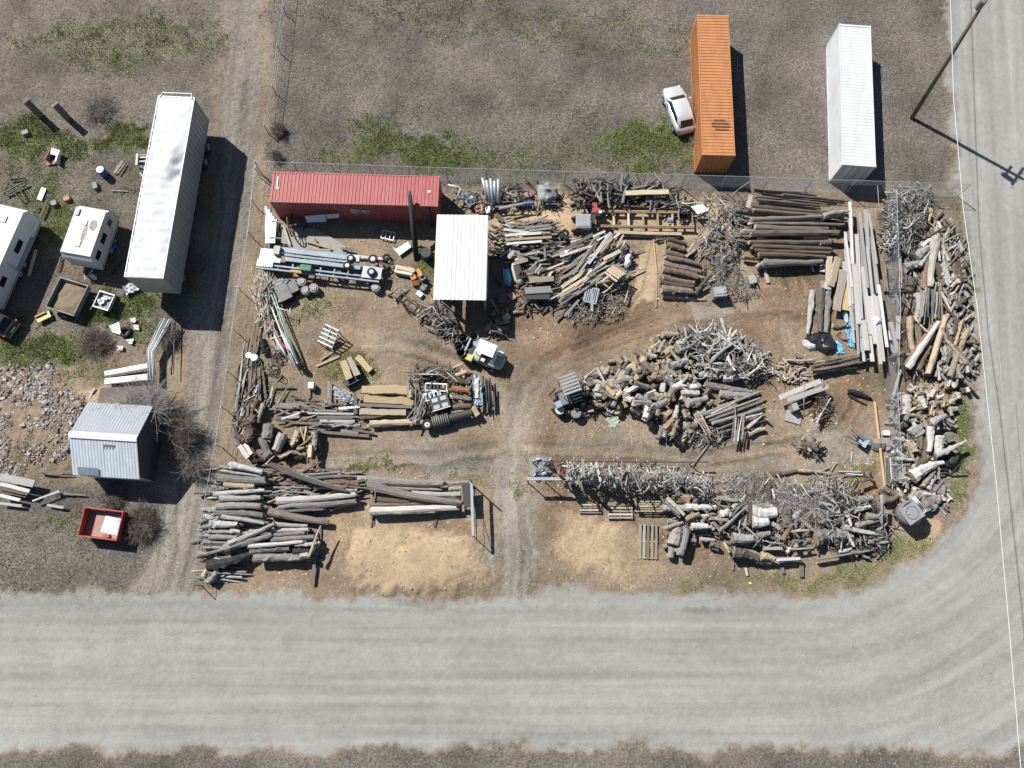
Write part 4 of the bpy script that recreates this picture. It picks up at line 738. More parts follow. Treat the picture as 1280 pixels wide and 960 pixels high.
# heaps without single survey
heap(1, [(735, 475), (762, 452), (800, 446), (830, 424), (850, 420), (862, 445), (880, 480), (892, 505), (878, 530), (850, 556), (825, 545), (795, 522), (762, 512), (740, 500)], 170, 60, {'C': 6, 'L': 2, 'B': 2, 'X': 1.5, 'T': .5}, {'t': 3, 'w': 2.2, 'b': 2, 'g': 2}, (.6, 1.4), (.12, .26), 1.3, 'block heap right of the dirt track', fillkind='chunk', filltone='b', edge=18)
heap(2, [(822, 432), (850, 414), (880, 408), (915, 412), (945, 430), (965, 458), (960, 478), (920, 470), (890, 478), (872, 462), (866, 440), (848, 424)], 110, 300, {'R': 4, 'U': 2, 'B': 3, 'X': 1, 'P': 1}, {'w': 5, 'g': 3, 't': .6}, (.7, 2.0), (.05, .12), 1.2, 'oval driftwood mound', filltone='w', edge=16)
heap(3, [(818, 536), (838, 520), (858, 512), (900, 530), (915, 535), (900, 552), (870, 558), (838, 550)], 40, 160, {'R': 5, 'U': 2, 'C': 1.5}, {'w': 4, 'g': 3, 't': 1}, (.5, 1.3), (.03, .07), .8, 'low end of the driftwood bundle', edge=12)
heap(4, [(1112, 240), (1128, 233), (1162, 238), (1167, 256), (1158, 280), (1150, 300), (1143, 322), (1115, 322), (1102, 306), (1108, 270)], 55, 520, {'R': 4, 'U': 5}, {'g': 4, 'w': 3.2, 'b': .6}, (.8, 1.9), (.03, .06), 1.5, 'antler-like branch heap at the top right', filltone='g', edge=14)
heap(5, [(704, 578), (760, 583), (820, 583), (872, 590), (895, 606), (880, 612), (820, 612), (760, 606), (708, 600)], 85, 420, {'R': 5, 'U': 4}, {'w': 5, 'g': 2.6, 't': .5}, (.6, 1.7), (.03, .06), 2.3, 'driftwood rack right of the gate', filltone='w', edge=7)
heap(6, [(872, 262), (885, 238), (930, 246), (945, 270), (935, 300), (915, 330), (900, 345), (880, 320), (872, 300)], 45, 150, {'R': 3, 'U': 2, 'P': 2, 'C': 2, 'B': 2}, {'g': 4, 'w': 3, 'b': 1}, (.7, 1.8), (.03, .06), 1.1, 'brush heap left of the long brown stack', filltone='g', edge=14)
heap(7, [(872, 345), (885, 325), (905, 320), (925, 335), (935, 350), (948, 340), (950, 365), (935, 375), (905, 376), (885, 366)], 30, 170, {'R': 4, 'U': 4}, {'g': 3, 'w': 3, 'k': 2}, (.5, 1.1), (.02, .05), .9, 'grey scrub heap below the brush', filltone='g', edge=12)
heap(8, [(716, 255), (722, 228), (760, 226), (800, 228), (826, 232), (850, 250), (872, 262), (866, 272), (830, 262), (800, 246), (770, 258), (740, 262)], 60, 200, {'P': 5, 'R': 2, 'D': 1}, {'k': 3, 'g': 3, 'b': 2, 'w': .8}, (1.0, 2.6), (.04, .09), 1.0, 'dark pole heap along the top fence', ang=40, spread=150, filltone='k', fillkind='pole', edge=14)
heap(9, [(322, 345), (340, 338), (348, 352), (340, 385), (348, 410), (338, 415), (325, 395), (318, 370)], 26, 160, {'R': 5, 'P': 3}, {'w': 5, 't': 1, 'g': 2}, (1.0, 2.2), (.02, .04), .8, 'white stick heap beside the left fence', ang=100, spread=60, filltone='w', edge=9)
heap(10, [(530, 388), (543, 378), (560, 378), (572, 412), (560, 424), (545, 418)], 26, 120, {'P': 4, 'R': 3, 'C': 1}, {'g': 3, 'w': 3, 't': 1, 'k': 1.5}, (.6, 1.4), (.03, .07), .9, 'stick heap at the foot of the white roof', filltone='k', edge=10)
heap(11, [(608, 290), (618, 300), (628, 380), (640, 390), (636, 418), (615, 425), (606, 400), (612, 380)], 26, 120, {'C': 3, 'P': 3, 'X': 2}, {'g': 3, 'b': 3, 'k': 2, 't': 1}, (.4, 1.2), (.04, .1), .7, 'clutter in the shade of the white roof', filltone='b', edge=8)
heap(12, [(515, 460), (545, 456), (580, 460), (582, 478), (560, 480), (540, 478), (515, 478)], 24, 130, {'P': 4, 'R': 3, 'C': 1}, {'b': 3, 'g': 3, 'w': 1, 't': 1}, (.4, 1.1), (.02, .06), .8, 'splintered top of the scrap mound', filltone='b', edge=8)
heap(13, [(968, 455), (985, 448), (1002, 458), (1010, 470), (995, 480), (975, 474)], 26, 50, {'C': 3, 'X': 3, 'P': 2}, {'t': 4, 'w': 3, 'b': 1}, (.3, .8), (.05, .12), .5, 'splintered block heap left of the pole rack', filltone='t', fillkind='chunk', edge=8)
heap(14, [(1112, 505), (1130, 488), (1165, 478), (1195, 495), (1192, 535), (1165, 540), (1140, 535), (1112, 535)], 66, 80, {'C': 5, 'X': 3, 'B': 1, 'R': 1}, {'w': 3, 't': 3.4, 'g': 1}, (.4, 1.0), (.07, .17), .9, 'pale offcut heap at the right side', filltone='t', fillkind='chunk', edge=12)
heap(15, [(1112, 545), (1135, 535), (1175, 560), (1190, 600), (1182, 640), (1150, 645), (1114, 625)], 60, 120, {'C': 4, 'B': 3, 'X': 2}, {'w': 2, 't': 2, 'g': 3, 'b': 2}, (.5, 1.2), (.07, .16), .5, 'lower end of the trunk heap', filltone='b', fillkind='chunk', edge=14)
heap(39, [(872, 592), (940, 594), (1000, 602), (1060, 606), (1110, 640), (1060, 650), (980, 632), (900, 622)], 40, 230, {'R': 5, 'U': 2, 'B': 2}, {'g': 4, 'w': 3.4, 'b': 1}, (.6, 1.6), (.03, .08), 1.0, 'grey brush bank above the wide pile', filltone='g', edge=10)
heap(31, [(698, 350), (708, 322), (720, 300), (760, 292), (790, 318), (784, 352), (742, 380), (702, 396)], 42, 130, {'D': 5, 'P': 2}, {'g': 4, 'w': 3, 't': 3, 'b': 1}, (1.2, 3.2), (.05, .10), .75, 'diagonal board pile', ang=38, spread=44, filltone='g', fillkind='pole', edge=12)
heap(32, [(620, 284), (660, 274), (694, 276), (702, 300), (698, 328), (640, 334), (622, 310)], 40, 130, {'D': 5, 'P': 2, 'X': 1}, {'g': 4, 'w': 3, 't': 1.4, 'b': 2}, (.8, 2.4), (.04, .09), .7, 'board stack right of the white roof', ang=6, spread=60, filltone='b', fillkind='pole', edge=10)
heap(33, [(634, 334), (694, 330), (692, 388), (644, 392), (634, 370)], 20, 110, {'D': 3, 'P': 3, 'C': 2}, {'g': 4, 'b': 3, 't': 2}, (.4, 1.3), (.04, .1), .45, 'offcuts below the board stack', ang=10, spread=150, filltone='b', fillkind='pole', edge=8)
heap(34, [(506, 462), (560, 458), (590, 470), (600, 520), (560, 530), (520, 528), (506, 500)], 26, 130, {'P': 4, 'D': 3, 'C': 1}, {'b': 3, 'g': 3, 't': 2}, (.5, 1.6), (.03, .08), .55, 'underside of the scrap mound', filltone='b', fillkind='pole', edge=10)
heap(35, [(345, 505), (385, 498), (440, 508), (460, 540), (400, 542), (350, 526)], 14, 60, {'D': 5, 'P': 2}, {'g': 5, 'b': 2, 'w': 1}, (1.0, 2.8), (.05, .09), .3, 'plank pile left of the slabs', ang=0, spread=36, filltone='b', fillkind='pole', edge=8)
heap(36, [(346, 590), (400, 585), (448, 590), (448, 632), (400, 634), (350, 630)], 12, 70, {'P': 4, 'B': 2}, {'g': 4, 'b': 3, 'w': 1}, (1.2, 3.4), (.05, .09), .5, 'stack right of the corner stack', ang=8, spread=44, filltone='b', fillkind='pole', edge=9)
heap(37, [(1118, 330), (1160, 320), (1165, 350), (1160, 390), (1125, 390), (1112, 360)], 12, 80, {'B': 3, 'P': 3, 'X': 1}, {'g': 3, 'b': 3, 't': 1, 'w': 1}, (.8, 2.0), (.05, .1), .35, 'gap between ribbed bundle and fence', ang=85, spread=60, filltone='b', fillkind='pole', edge=8)
heap(38, [(262, 582), (330, 580), (332, 640), (300, 730), (258, 725)], 6, 90, {'P': 3, 'B': 2}, {'g': 3, 'w': 2}, (1.5, 3.2), (.07, .12), .35, 'bottom of the corner stack', ang=-3, spread=20, filltone='g', fillkind='log', edge=8)
heap(16, [(1160, 270), (1185, 278), (1206, 300), (1212, 400), (1220, 455), (1205, 475), (1175, 480), (1168, 420), (1180, 380), (1170, 330)], 105, 200, {'L': 4, 'B': 3, 'X': 2, 'P': 2, 'C': 1}, {'w': 4, 'g': 2.6, 't': 2, 'b': 2}, (.7, 2.2), (.06, .14), .7, 'log jumble inside the right boundary', ang=80, spread=110, filltone='g', fillkind='pole', edge=12)
heap(17, [(840, 610), (880, 605), (950, 620), (1000, 628), (1060, 650), (1080, 680), (1000, 690), (930, 690), (880, 668), (845, 650)], 85, 420, {'B': 3, 'C': 3, 'R': 3, 'P': 2, 'X': 1}, {'g': 4, 'w': 2.4, 'b': 2, 't': 1}, (.5, 1.6), (.06, .16), .8, 'gaps of the wide pile right of the gate', filltone='g', edge=12)
heap(18, [(1018, 620), (1050, 600), (1090, 620), (1120, 650), (1110, 690), (1060, 692), (1020, 680)], 26, 190, {'B': 3, 'R': 5}, {'g': 4, 'k': 3, 'w': 1.6}, (.7, 2.0), (.04, .1), .8, 'tangle at the corner of the wide pile', filltone='k', edge=12)
heap(19, [(1130, 440), (1155, 420), (1168, 460), (1140, 478), (1118, 455), (1122, 400), (1135, 395)], 30, 160, {'P': 3, 'X': 3, 'R': 2}, {'b': 4, 'g': 2, 't': 2}, (.4, 1.3), (.03, .07), .35, 'bark litter left of the leaning logs', ang=80, spread=100, filltone='b', edge=9)
heap(20, [(300, 450), (318, 440), (330, 470), (325, 530), (300, 545), (290, 520)], 26, 100, {'P': 4, 'D': 3, 'R': 1}, {'b': 3, 'g': 3, 'w': 1}, (.8, 2.2), (.03, .06), .35, 'planks strewn by the left fence', ang=84, spread=50, filltone='b', fillkind='pole', edge=8)
heap(21, [(1010, 594), (1035, 590), (1055, 600), (1060, 618), (1040, 622), (1018, 612)], 14, 140, {'R': 4, 'U': 4}, {'g': 3, 'w': 3}, (.4, 1.0), (.02, .05), .5, 'small grey stick heap right of the brush', filltone='g', edge=8)
heap(22, [(255, 640), (300, 650), (330, 680), (310, 700), (262, 690)], 10, 80, {'P': 4, 'B': 2}, {'g': 3, 'w': 3, 'b': 1}, (.8, 1.8), (.05, .1), .5, 'left end of the corner stack', ang=0, spread=30, filltone='g', fillkind='pole', edge=10)
heap(23, [(700, 395), (712, 378), (760, 360), (782, 370), (778, 395), (745, 405), (715, 404)], 22, 120, {'P': 3, 'R': 2, 'C': 2}, {'w': 3, 'g': 3, 'k': 1}, (.4, 1.2), (.02, .06), .6, 'mixed scraps under the diagonal boards', filltone='g', edge=9)
heap(24, [(995, 552), (1010, 545), (1022, 552), (1028, 565), (1012, 568), (998, 562)], 14, 20, {'C': 3, 'T': 2, 'R': 2}, {'b': 3, 't': 2, 'k': 1.5}, (.4, .8), (.06, .13), .6, 'small stump heap on the gravel', filltone='b', fillkind='chunk', edge=7)
heap(25, [(1018, 492), (1035, 490), (1042, 510), (1030, 528), (1016, 520)], 14, 120, {'R': 5, 'P': 2}, {'r': 4, 'b': 2, 'w': 1}, (.5, 1.2), (.02, .04), .9, 'red brown root bundle by the beams', filltone='r', edge=7)
heap(26, [(688, 494), (706, 486), (728, 474), (745, 470), (752, 500), (742, 524), (705, 524), (690, 514)], 34, 200, {'R': 4, 'P': 2, 'C': 1}, {'k': 3, 'g': 2, 't': 1}, (.3, .8), (.03, .06), .6, 'clutter around the old forklift', filltone='k', edge=7)
heap(27, [(620, 232), (660, 230), (715, 250), (705, 262), (640, 264), (600, 262), (566, 262), (560, 240)], 20, 120, {'P': 3, 'D': 2, 'C': 1}, {'k': 3, 'g': 3, 'w': 1.6}, (.5, 1.5), (.02, .06), .6, 'scrap strip along the top fence', filltone='k', fillkind='pole', edge=10)
# ------------------------------------------------------------ made things
def frame(p, q, z=0.0, base=0.0):
    a, b_ = W(*p, z), W(*q, z); return (a.x, a.y, base), yaw(a, b_), (b_ - a).length
def corr(mb, p0, u, v, Lu, Lv, per, dep, nrm, mi=0, seg=1):
    """trapezoid corrugation running along v, waves advancing along u"""
    p0 = Vector(p0); u = Vector(u); v = Vector(v); nrm = Vector(nrm); n = max(1, int(Lu / per)); pw = Lu / n; us = []; hs_ = []
    for i in range(n):
        for f, h in ((0, 0), (.3, 0), (.42, 1), (.85, 1), (.97, 0)): us.append((i + f) * pw); hs_.append(h * dep)
    us.append(Lu); hs_.append(0)
    mb.grid([[p0 + u * a + v * (Lv * s / seg) + nrm * h for s in range(seg + 1)] for a, h in zip(us, hs_)], mi); return mb
def container(name, label, mat, p, q, L, Wd=2.44, H=2.6, door='end'):
    loc, rz, _ = frame(p, q, H); T = thing(name, label, 'container', loc, rz); mt = M_[mat]
    MB().box((L / 2, Wd / 2, .16), (L - .02, Wd - .1, .08)).build('floor', M_['dark_wall'], T)
    r = MB(); corr(r, (.15, .08, H - .05), (1, 0, 0), (0, 1, 0), L - .3, Wd - .16, .26, .035 if mat != 'container_white' else .012, (0, 0, 1)); r.box((.08, Wd / 2, H - .03), (.16, Wd - .3, .05)); r.box((L - .08, Wd / 2, H - .03), (.16, Wd - .3, .05)); r.build('roof', mt, T)
    for y, n in ((.03, -1), (Wd - .03, 1)):
        s = MB(); corr(s, (.12, y, .14), (1, 0, 0), (0, 0, 1), L - .24, H - .26, .27, .034 if mat != 'container_white' else .012, (0, n * 1, 0)); s.build('side_wall', mt, T)
        MB().box((L / 2, y - n * .01, H - .06), (L - .3, .07, .11)).build('top_rail', mt, T); MB().box((L / 2, y - n * .01, .07), (L - .3, .08, .15)).build('bottom_rail', mt, T)
    for x, n, isd in ((.03, -1, door == 'near'), (L - .03, 1, door == 'far')):
        if isd:
            for k in (0, 1):
                d = MB().box((x, .1 + (Wd - .2) * (.25 + .5 * k), H / 2), (.05, (Wd - .24) / 2 - .01, H - .3)).build('door', mt, T)
                for yy in (.28, .82): MB().cyl((x + n * .06, .1 + (Wd / 2 - .1) * (k + yy), .2), (x + n * .06, .1 + (Wd / 2 - .1) * (k + yy), H - .2), .02, 6).build('lock_rod', M_['galvanized'], d)
        else: s = MB(); corr(s, (x, .1, .14), (0, 1, 0), (0, 0, 1), Wd - .2, H - .26, .26, .04, (n, 0, 0)); s.build('end_wall', mt, T)
        for y in (.07, Wd - .07):
            MB().box((x - n * .05, y, H / 2), (.15, .14, H - .24)).build('corner_post', mt, T)
            for z in (.06, H - .045): MB().box((x - n * .05, y, z), (.18, .165, .118)).build('corner_casting', M_['rust'] if z < 1 else mt, T)
        MB().box((x - n * .05, Wd / 2, .07), (.13, Wd - .3, .14)).build('end_sill', mt, T); MB().box((x - n * .05, Wd / 2, H - .08), (.12, Wd - .3, .13)).build('end_header', mt, T)
    return T, L, Wd, H
T, L, Wd, H = container('shipping_container', 'long faded red corrugated shipping container inside the top left of the yard', 'container_red', (336.6, 252.4), (545, 258), 12.19, door='near')
yl = MB()                                          # faded lettering on the south side: ochre marks above white characters
for i in range(4):
    x = 5.75 + i * .24; yl.box((x, -.035, 2.30), (.15, .02, .05), ry=.5); yl.box((x + .04, -.035, 2.24), (.10, .02, .05), ry=-.6)
yl.build('ochre_marks', flat('faded_ochre', (.50, .30, .09)), T)
wlm = MB(); z0 = 1.62
for (x, z, w, h) in ((5.75, 0, .08, .5), (5.95, .22, .34, .07), (5.95, -.22, .34, .07), (6.12, 0, .08, .4), (5.92, 0, .16, .16), (6.32, .16, .07, .22), (6.32, -.14, .07, .22)): wlm.box((x, -.036, z0 + z), (w, .02, h))
for (x, z, ang) in ((6.62, 0, .8), (6.62, 0, -.8), (6.9, .05, .75), (6.9, -.05, -.75)): wlm.box((x, -.036 - abs(ang) * .004 - (x > 6.7) * .002 - (ang > 0) * .003, z0 + z), (.46, .018, .075), ry=ang)
for i in range(9): wlm.box((5.95 + i * .13, -.036, 1.22), (.08, .02, .06))
wlm.build('white_lettering', flat('faded_white', (.66, .69, .78)), T)
sm_ = MB()
for i in range(11): sm_.box((.55 + i * .045, -.036, 2.38), (.028, .02, .045 + .02 * (i % 2)))
sm_.build('serial_marks', flat('faded_white_b', (.5, .4, .4)), T)
for x, y, s in ((.5, 1.1, .11), (11.5, 1.15, .13)): MB().cyl((x, y, 2.6), (x, y, 2.625), s, 10).build('roof_patch', M_['cream_paint'], T)
MB().box((.42, 1.6, 2.605), (.10, .9, .02)).build('roof_streak', M_['fabric_white'], T)
T, L, Wd, H = container('shipping_container', 'orange corrugated shipping container parked beside the silver car above the yard', 'container_orange', (919.3, 194.5), (915.8, 124), 12.19)
for x, y, w in ((2.15, .9, 1.0), (2.41, .95, 1.35), (2.67, 1.0, 1.3), (2.93, 1.05, .9)): MB().box((x, y, 2.592), (.12, w, .012)).build('rust_band', M_['rust'], T)
T, L, Wd, H = container('shipping_container', 'white shipping container with dark end doors parked at the upper right', 'container_white', (1095.2, 208.8), (1092, 124), 12.19, door='near')

# semi trailer with loose white roof skin
loc, rz, L = frame((203.5, 348), (243, 122), 4.0); T = thing('semi_trailer', 'long white semi trailer with wrinkled roof and ribbed grey side at left', 'trailer', loc, rz)
Wd = (W(203.5, 348, 4) - W(155.5, 346.5, 4)).length; gx, gy = 110, 14; P = []
for i in range(gx + 1):
    row = []
    for j in range(gy + 1):
        x = L * i / gx; y = Wd * j / gy; z = 4.0 + .02 * math.sin(x * 9) * (.3 + .7 * vnoise(np.array(x * .7), np.array(y), 3)) + .05 * (float(vnoise(np.array(x * 1.6), np.array(y * 1.3), 4)) - .5) + .07 * (float(vnoise(np.array(x * 3.1 + y), np.array(y * 2.4 - x), 14)) - .5)
        d = math.hypot((x - L * .60) / 1.9, (y - .25) / .75); z -= .5 * max(0, 1 - d) * (1 + .35 * math.sin(x * 5.5 + y * 5)); d2 = math.hypot((x - L * .52) / 1.0, (y - .7) / .8); z -= .16 * max(0, 1 - d2)
        if j in (0, gy): z = min(z, 4.0) - .03
        row.append((x, y, z))
    P.append(row)
MB().grid(P).build('roof_skin', M_['fabric_white'], T, True)
b_ = MB().box((L / 2, .02, 2.6), (L, .04, 2.72)); n = int(L / .42)
for i in range(n): b_.box(((i + .5) * L / n, -.02, 2.58), (.05, .045, 2.62))
b_.build('side_wall', M_['galvanized'], T); MB().box((L / 2, Wd - .02, 2.6), (L, .04, 2.72)).build('side_wall', M_['grey_metal'], T)
for y in (.0, Wd): MB().box((L / 2, y, 3.97), (L + .04, .07, .09)).build('roof_rail', M_['white_metal'], T); MB().box((L / 2, y, 1.22), (L, .06, .14)).build('bottom_rail', M_['galvanized'], T)
MB().box((.0, Wd / 2, 2.62), (.06, Wd, 2.8)).build('front_wall', M_['pale_green'], T); MB().box((L, Wd / 2, 2.62), (.06, Wd, 2.8)).build('rear_door', M_['white_metal'], T)
MB().tube([(L - .1, .15, 4.05), (L + .3, .25, 4.0), (L + .3, Wd - .25, 4.0), (L - .1, Wd - .15, 4.05)], .05, 6).build('end_rail', M_['white_metal'], T)
MB().box((L / 2, Wd / 2, 1.15), (L - .1, Wd - .1, .12)).build('deck', M_['dark_metal'], T); f = MB()
for y in (Wd / 2 - .45, Wd / 2 + .45): f.box((L / 2, y, .95), (L - .5, .12, .28))
f.build('chassis', M_['dark_metal'], T)
for y in (.5, Wd - .5): MB().box((1.6, y, .55), (.14, .14, 1.1)).box((1.6, y, .04), (.35, .3, .06)).build('landing_leg', M_['galvanized'], T)
MB().tube([(-.05, .3, 1.0), (-.35, .5, .7), (-.3, 1.4, .5), (-.05, 1.8, 1.0)], .03, 5).build('air_hose', M_['rubber'], T)
for x in (L - 3.2, L - 1.9):
    for y in (.25, Wd - .25): w_ = MB().cyl((x, y - .24, .52), (x, y + .24, .52), .52, 18).build('wheel', M_['rubber'], T); MB().cyl((x, y - .26, .52), (x, y + .26, .52), .26, 12).build('rim', M_['galvanized'], w_)

def wheel(T, x, y, r=.34, w=.2, mat='galvanized', axis='Y'):
    d = Vector((0, w / 2, 0)) if axis == 'Y' else (Vector((0, 0, w / 2)) if axis == 'Z' else Vector((w / 2, 0, 0))); c = Vector((x, y, r)) if axis != 'Z' else Vector((x, y, w / 2))
    o = MB().cyl(c - d, c + d, r, 18).build('wheel', M_['rubber'], T); MB().cyl(c - d * 1.06, c + d * 1.06, r * .55, 12).build('rim', M_[mat], o); return o
def camper(name, label, p, q, L, Wd, z0, H, wins, vents, streaks=(), cat='camper'):
    """p: near corner of the east roof edge (seen), q: the other; local x along p->q, y to the west"""
    loc, rz, _ = frame(p, q, H); T = thing(name, label, cat, loc, rz)
    bv = .12; prof = [(0, z0), (L, z0), (L, H - .35), (L - .3, H - .06), (.25, H - .06), (0, H - .4)]
    b_ = MB(); n = len(prof); b_.add([(x, 0, z) for x, z in prof] + [(x, Wd, z) for x, z in prof], [tuple(range(n)), tuple(range(2 * n - 1, n - 1, -1))] + [((i + 1) % n, i, n + i, n + (i + 1) % n) for i in range(n)])
    b_.build('body', M_['camper_white'], T)
    MB().box((L / 2 - .02, Wd / 2, H - .03), (L - .5, Wd - .02, .07)).build('roof', M_['camper_roof'], T)
    for x, z, w, h in wins:
        f = MB().box((x, -.015, z), (w + .1, .04, h + .1)).build('window', M_['white_metal'], T); MB().box((x, -.03, z), (w, .03, h)).build('pane', M_['dark_glass'], f)
    for x, y, a, c, h in vents: MB().box((x, y, H + .01 + h / 2), (a, c, h)).build('roof_vent', M_['camper_white'], T)
    MB().box((L / 2, -.02, z0 + .15), (L - .3, .03, .06)).build('trim_strip', M_['grey_metal'], T)
    for x in (L * .42, L * .42 + .75):
        for y in (.12, Wd - .12): wheel(T, x, y, .34, .22)
    MB().box((L / 2, Wd / 2, z0 - .08), (L - .4, Wd - .5, .14)).build('underframe', M_['dark_metal'], T); return T
T = camper('travel_trailer', 'small white camper trailer with stained roof beside the semi trailer', (111.6, 324.6), (135, 258), 4.05, 2.25, .6, 2.5, [(.7, 1.75, .7, .5), (2.0, 1.8, .8, .5), (3.3, 1.75, .5, .5)], [(1.0, 1.2, .4, .4, .06), (2.7, 1.25, .4, .4, .06), (3.4, 2.0, .5, .3, .12)])
MB().tube([(-.05, .8, .5), (-.9, 1.15, .45), (-.05, 1.5, .5)], .05, 5).build('hitch', M_['white_metal'], T); MB().cyl((-.55, .7, .1), (-.55, .7, .5), .17, 10).build('gas_bottle', M_['white_metal'], T)
stn = MB()
for x, y, w, h in ((1.9, 1.0, 1.0, .22), (2.6, .55, .55, .35)): stn.add([(x + w * math.cos(t) * R_, y + h * math.sin(t) * R_, 2.5 + .009) for t, R_ in ((i * .5236, .7 + .3 * ((i * 7) % 5) / 5) for i in range(12))], [tuple(range(12))])
stn.build('roof_stain', flat('stain', (.33, .31, .28)), T)
T = camper('motorhome', 'large white motorhome with a side door and dark windows at the left edge', (-20, 377), (31, 262), 7.35, 2.5, .5, 2.6, [(1.9, 1.75, .75, .55), (4.7, 1.75, 1.0, .55)], [(6.2, 1.2, .5, .5, .08), (4.4, 1.8, .7, 1.0, .25)], cat='motorhome')
MB().box((4.6, -.03, .78), (2.6, .05, .45)).build('skirt_panel', M_['blue_grey_metal'], T); MB().box((3.2, -.03, 1.4), (.02, .03, 1.5)).build('door_seam', M_['grey_metal'], T)
MB().box((2.6, 1.5, 2.66), (1.5, .9, .1)).build('solar_panel', M_['dark_glass'], T); MB().box((6.7, -.02, 1.0), (.5, .04, .3)).build('hatch', M_['white_metal'], T)

# silver hatchback
def loft(mb, rings, mi=0, cap=True):
    n = len(rings[0]); mb.add([p for r in rings for p in r], [(i * n + j, i * n + (j + 1) % n, (i + 1) * n + (j + 1) % n, (i + 1) * n + j) for i in range(len(rings) - 1) for j in range(n)] + ([tuple(range(n - 1, -1, -1)), tuple(range((len(rings) - 1) * n, len(rings) * n))] if cap else []), mi); return mb
def car(label, p, q, mat='silver_car', name='parked_car'):
    a, b2 = W(*p, .3), W(*q, .3); L = 4.15; T = thing(name, label, 'car', (a.x, a.y, 0), yaw(a, b2)); S = []
    for x, hw, zt, zb in ((0, .62, .62, .38), (.08, .76, .92, .30), (.5, .84, .98, .22), (1.3, .87, .95, .20), (2.5, .87, .93, .20), (3.1, .86, .92, .20), (3.7, .80, .82, .22), (4.05, .66, .66, .30), (4.15, .5, .55, .36)):
        S.append([(x, -hw * .9, zb), (x, -hw, (zb + zt) / 2), (x, -hw * .96, zt - .08), (x, -hw * .84, zt), (x, 0, zt + .03), (x, hw * .84, zt), (x, hw * .96, zt - .08), (x, hw, (zb + zt) / 2), (x, hw * .9, zb)])
    loft(MB(), S).build('body', M_[mat], T, True)
    C = []
    for x, hw, zt in ((.18, .60, .93), (.62, .60, 1.40), (1.2, .62, 1.48), (2.0, .63, 1.46), (2.45, .60, 1.36), (3.05, .66, .92)): C.append([(x, -hw - (1.48 - zt) * .1 - .12, .9), (x, -hw, zt - .05), (x, -hw + .12, zt), (x, hw - .12, zt), (x, hw, zt - .05), (x, hw + (1.48 - zt) * .1 + .12, .9)])
    loft(MB(), C).build('cabin', M_[mat], T, True)
    MB().slab([(.22, -.5, .99), (.22, .5, .99), (.585, .48, 1.385), (.585, -.48, 1.385)], -.02).build('rear_window', M_['dark_glass'], T)
    MB().slab([(2.55, -.52, 1.34), (2.55, .52, 1.34), (3.02, .60, .975), (3.02, -.60, .975)], -.025).build('windshield', M_['dark_glass'], T)
    for s in (-1, 1): 
        MB().slab([(.75, s * .735, .98), (2.75, s * .765, .98), (2.42, s * .655, 1.33), (.95, s * .655, 1.36)], -.02 * s).build('side_window', M_['dark_glass'], T)
        for x in (.72, 3.3): wheel(T, x, s * .78, .31, .2)
        MB().box((.1, s * .66, .78), (.14, .16, .22)).build('tail_light', M_['red_paint'], T); MB().box((3.98, s * .55, .62), (.16, .22, .12)).build('headlight', M_['white_metal'], T); MB().box((2.6, s * .98, .98), (.12, .18, .12)).build('mirror', M_[mat], T)
    MB().box((.02, 0, .45), (.1, 1.3, .16)).build('bumper', M_['grey_plastic'], T); MB().box((-.01, 0, .68), (.03, .5, .12)).build('number_plate', M_['white_metal'], T)
car('small silver hatchback car with dark rear window beside the orange container', (857.5, 168), (836, 106))
car('dark car in the shadow below the motorhome at the left edge', (20, 414), (-40, 380), 'dark_metal')

# gabled metal shed
e1, e2 = W(93, 591, 2.4), W(172.8, 596, 2.4); n1_, n2_ = W(111.6, 507.7, 2.4), W(187, 507.7, 2.4); r1, r2 = W(89.7, 541.6, 3.75), W(169.6, 547, 3.75)
T = thing('metal_shed', 'gabled corrugated metal shed with bluish front roof at lower left', 'shed', (e1.x, e1.y, 0), yaw(e1, e2)); inv = Matrix.Translation(Vector((e1.x, e1.y, 0))) @ Matrix.Rotation(yaw(e1, e2), 4, 'Z'); inv = inv.inverted()
LX = (e2 - e1).length; DY = ((inv @ n1_).y + (inv @ n2_).y) / 2; RY = DY * .5; RZ = 3.75
def slope(y0, z0, y1, z1, nm, m2):
    d = Vector((0, y1 - y0, z1 - z0)); l = d.length; d.normalize(); nr = Vector((1, 0, 0)).cross(d); nr = nr if nr.z > 0 else -nr
    pw = LX / 5
    o = MB(); corr(o, (-.1, y0, z0), (1, 0, 0), d, LX + .2, l, .2, .013, nr, seg=3); return o.build(nm, m2, T)
slope(-.15, 2.36, RY, RZ, 'front_roof', M_['shed_metal']); slope(DY + .15, 2.36, RY, RZ, 'back_roof', M_['galvanized'])
MB().slab([(-.12, RY - .22, RZ - .02), (LX + .12, RY - .22, RZ - .02), (LX + .12, RY, RZ + .07), (-.12, RY, RZ + .07)], .01).build('ridge_cap', M_['white_metal'], T); MB().slab([(-.12, RY, RZ + .07), (LX + .12, RY, RZ + .07), (LX + .12, RY + .22, RZ - .02), (-.12, RY + .22, RZ - .02)], .01).build('ridge_cap', M_['white_metal'], T)
for x0 in (.0, LX): MB().add([(x0, 0, 0), (x0, DY, 0), (x0, DY, 2.3), (x0, RY, RZ - .08), (x0, 0, 2.3)], [(0, 1, 2, 3, 4)]).build('gable_wall', M_['dark_wall'], T)
for y0 in (0, DY): o = MB(); corr(o, (0, y0, 0), (1, 0, 0), (0, 0, 1), LX, 2.32, .2, .025, (0, -1 if y0 == 0 else 1, 0)); o.build('wall', M_['shed_metal'], T)
MB().slab([(.3, -.1, 2.46), (1.7, -.1, 2.46), (1.7, .35, 2.76), (.3, .35, 2.76)], .012).build('roof_patch', M_['blue_grey_metal'], T)
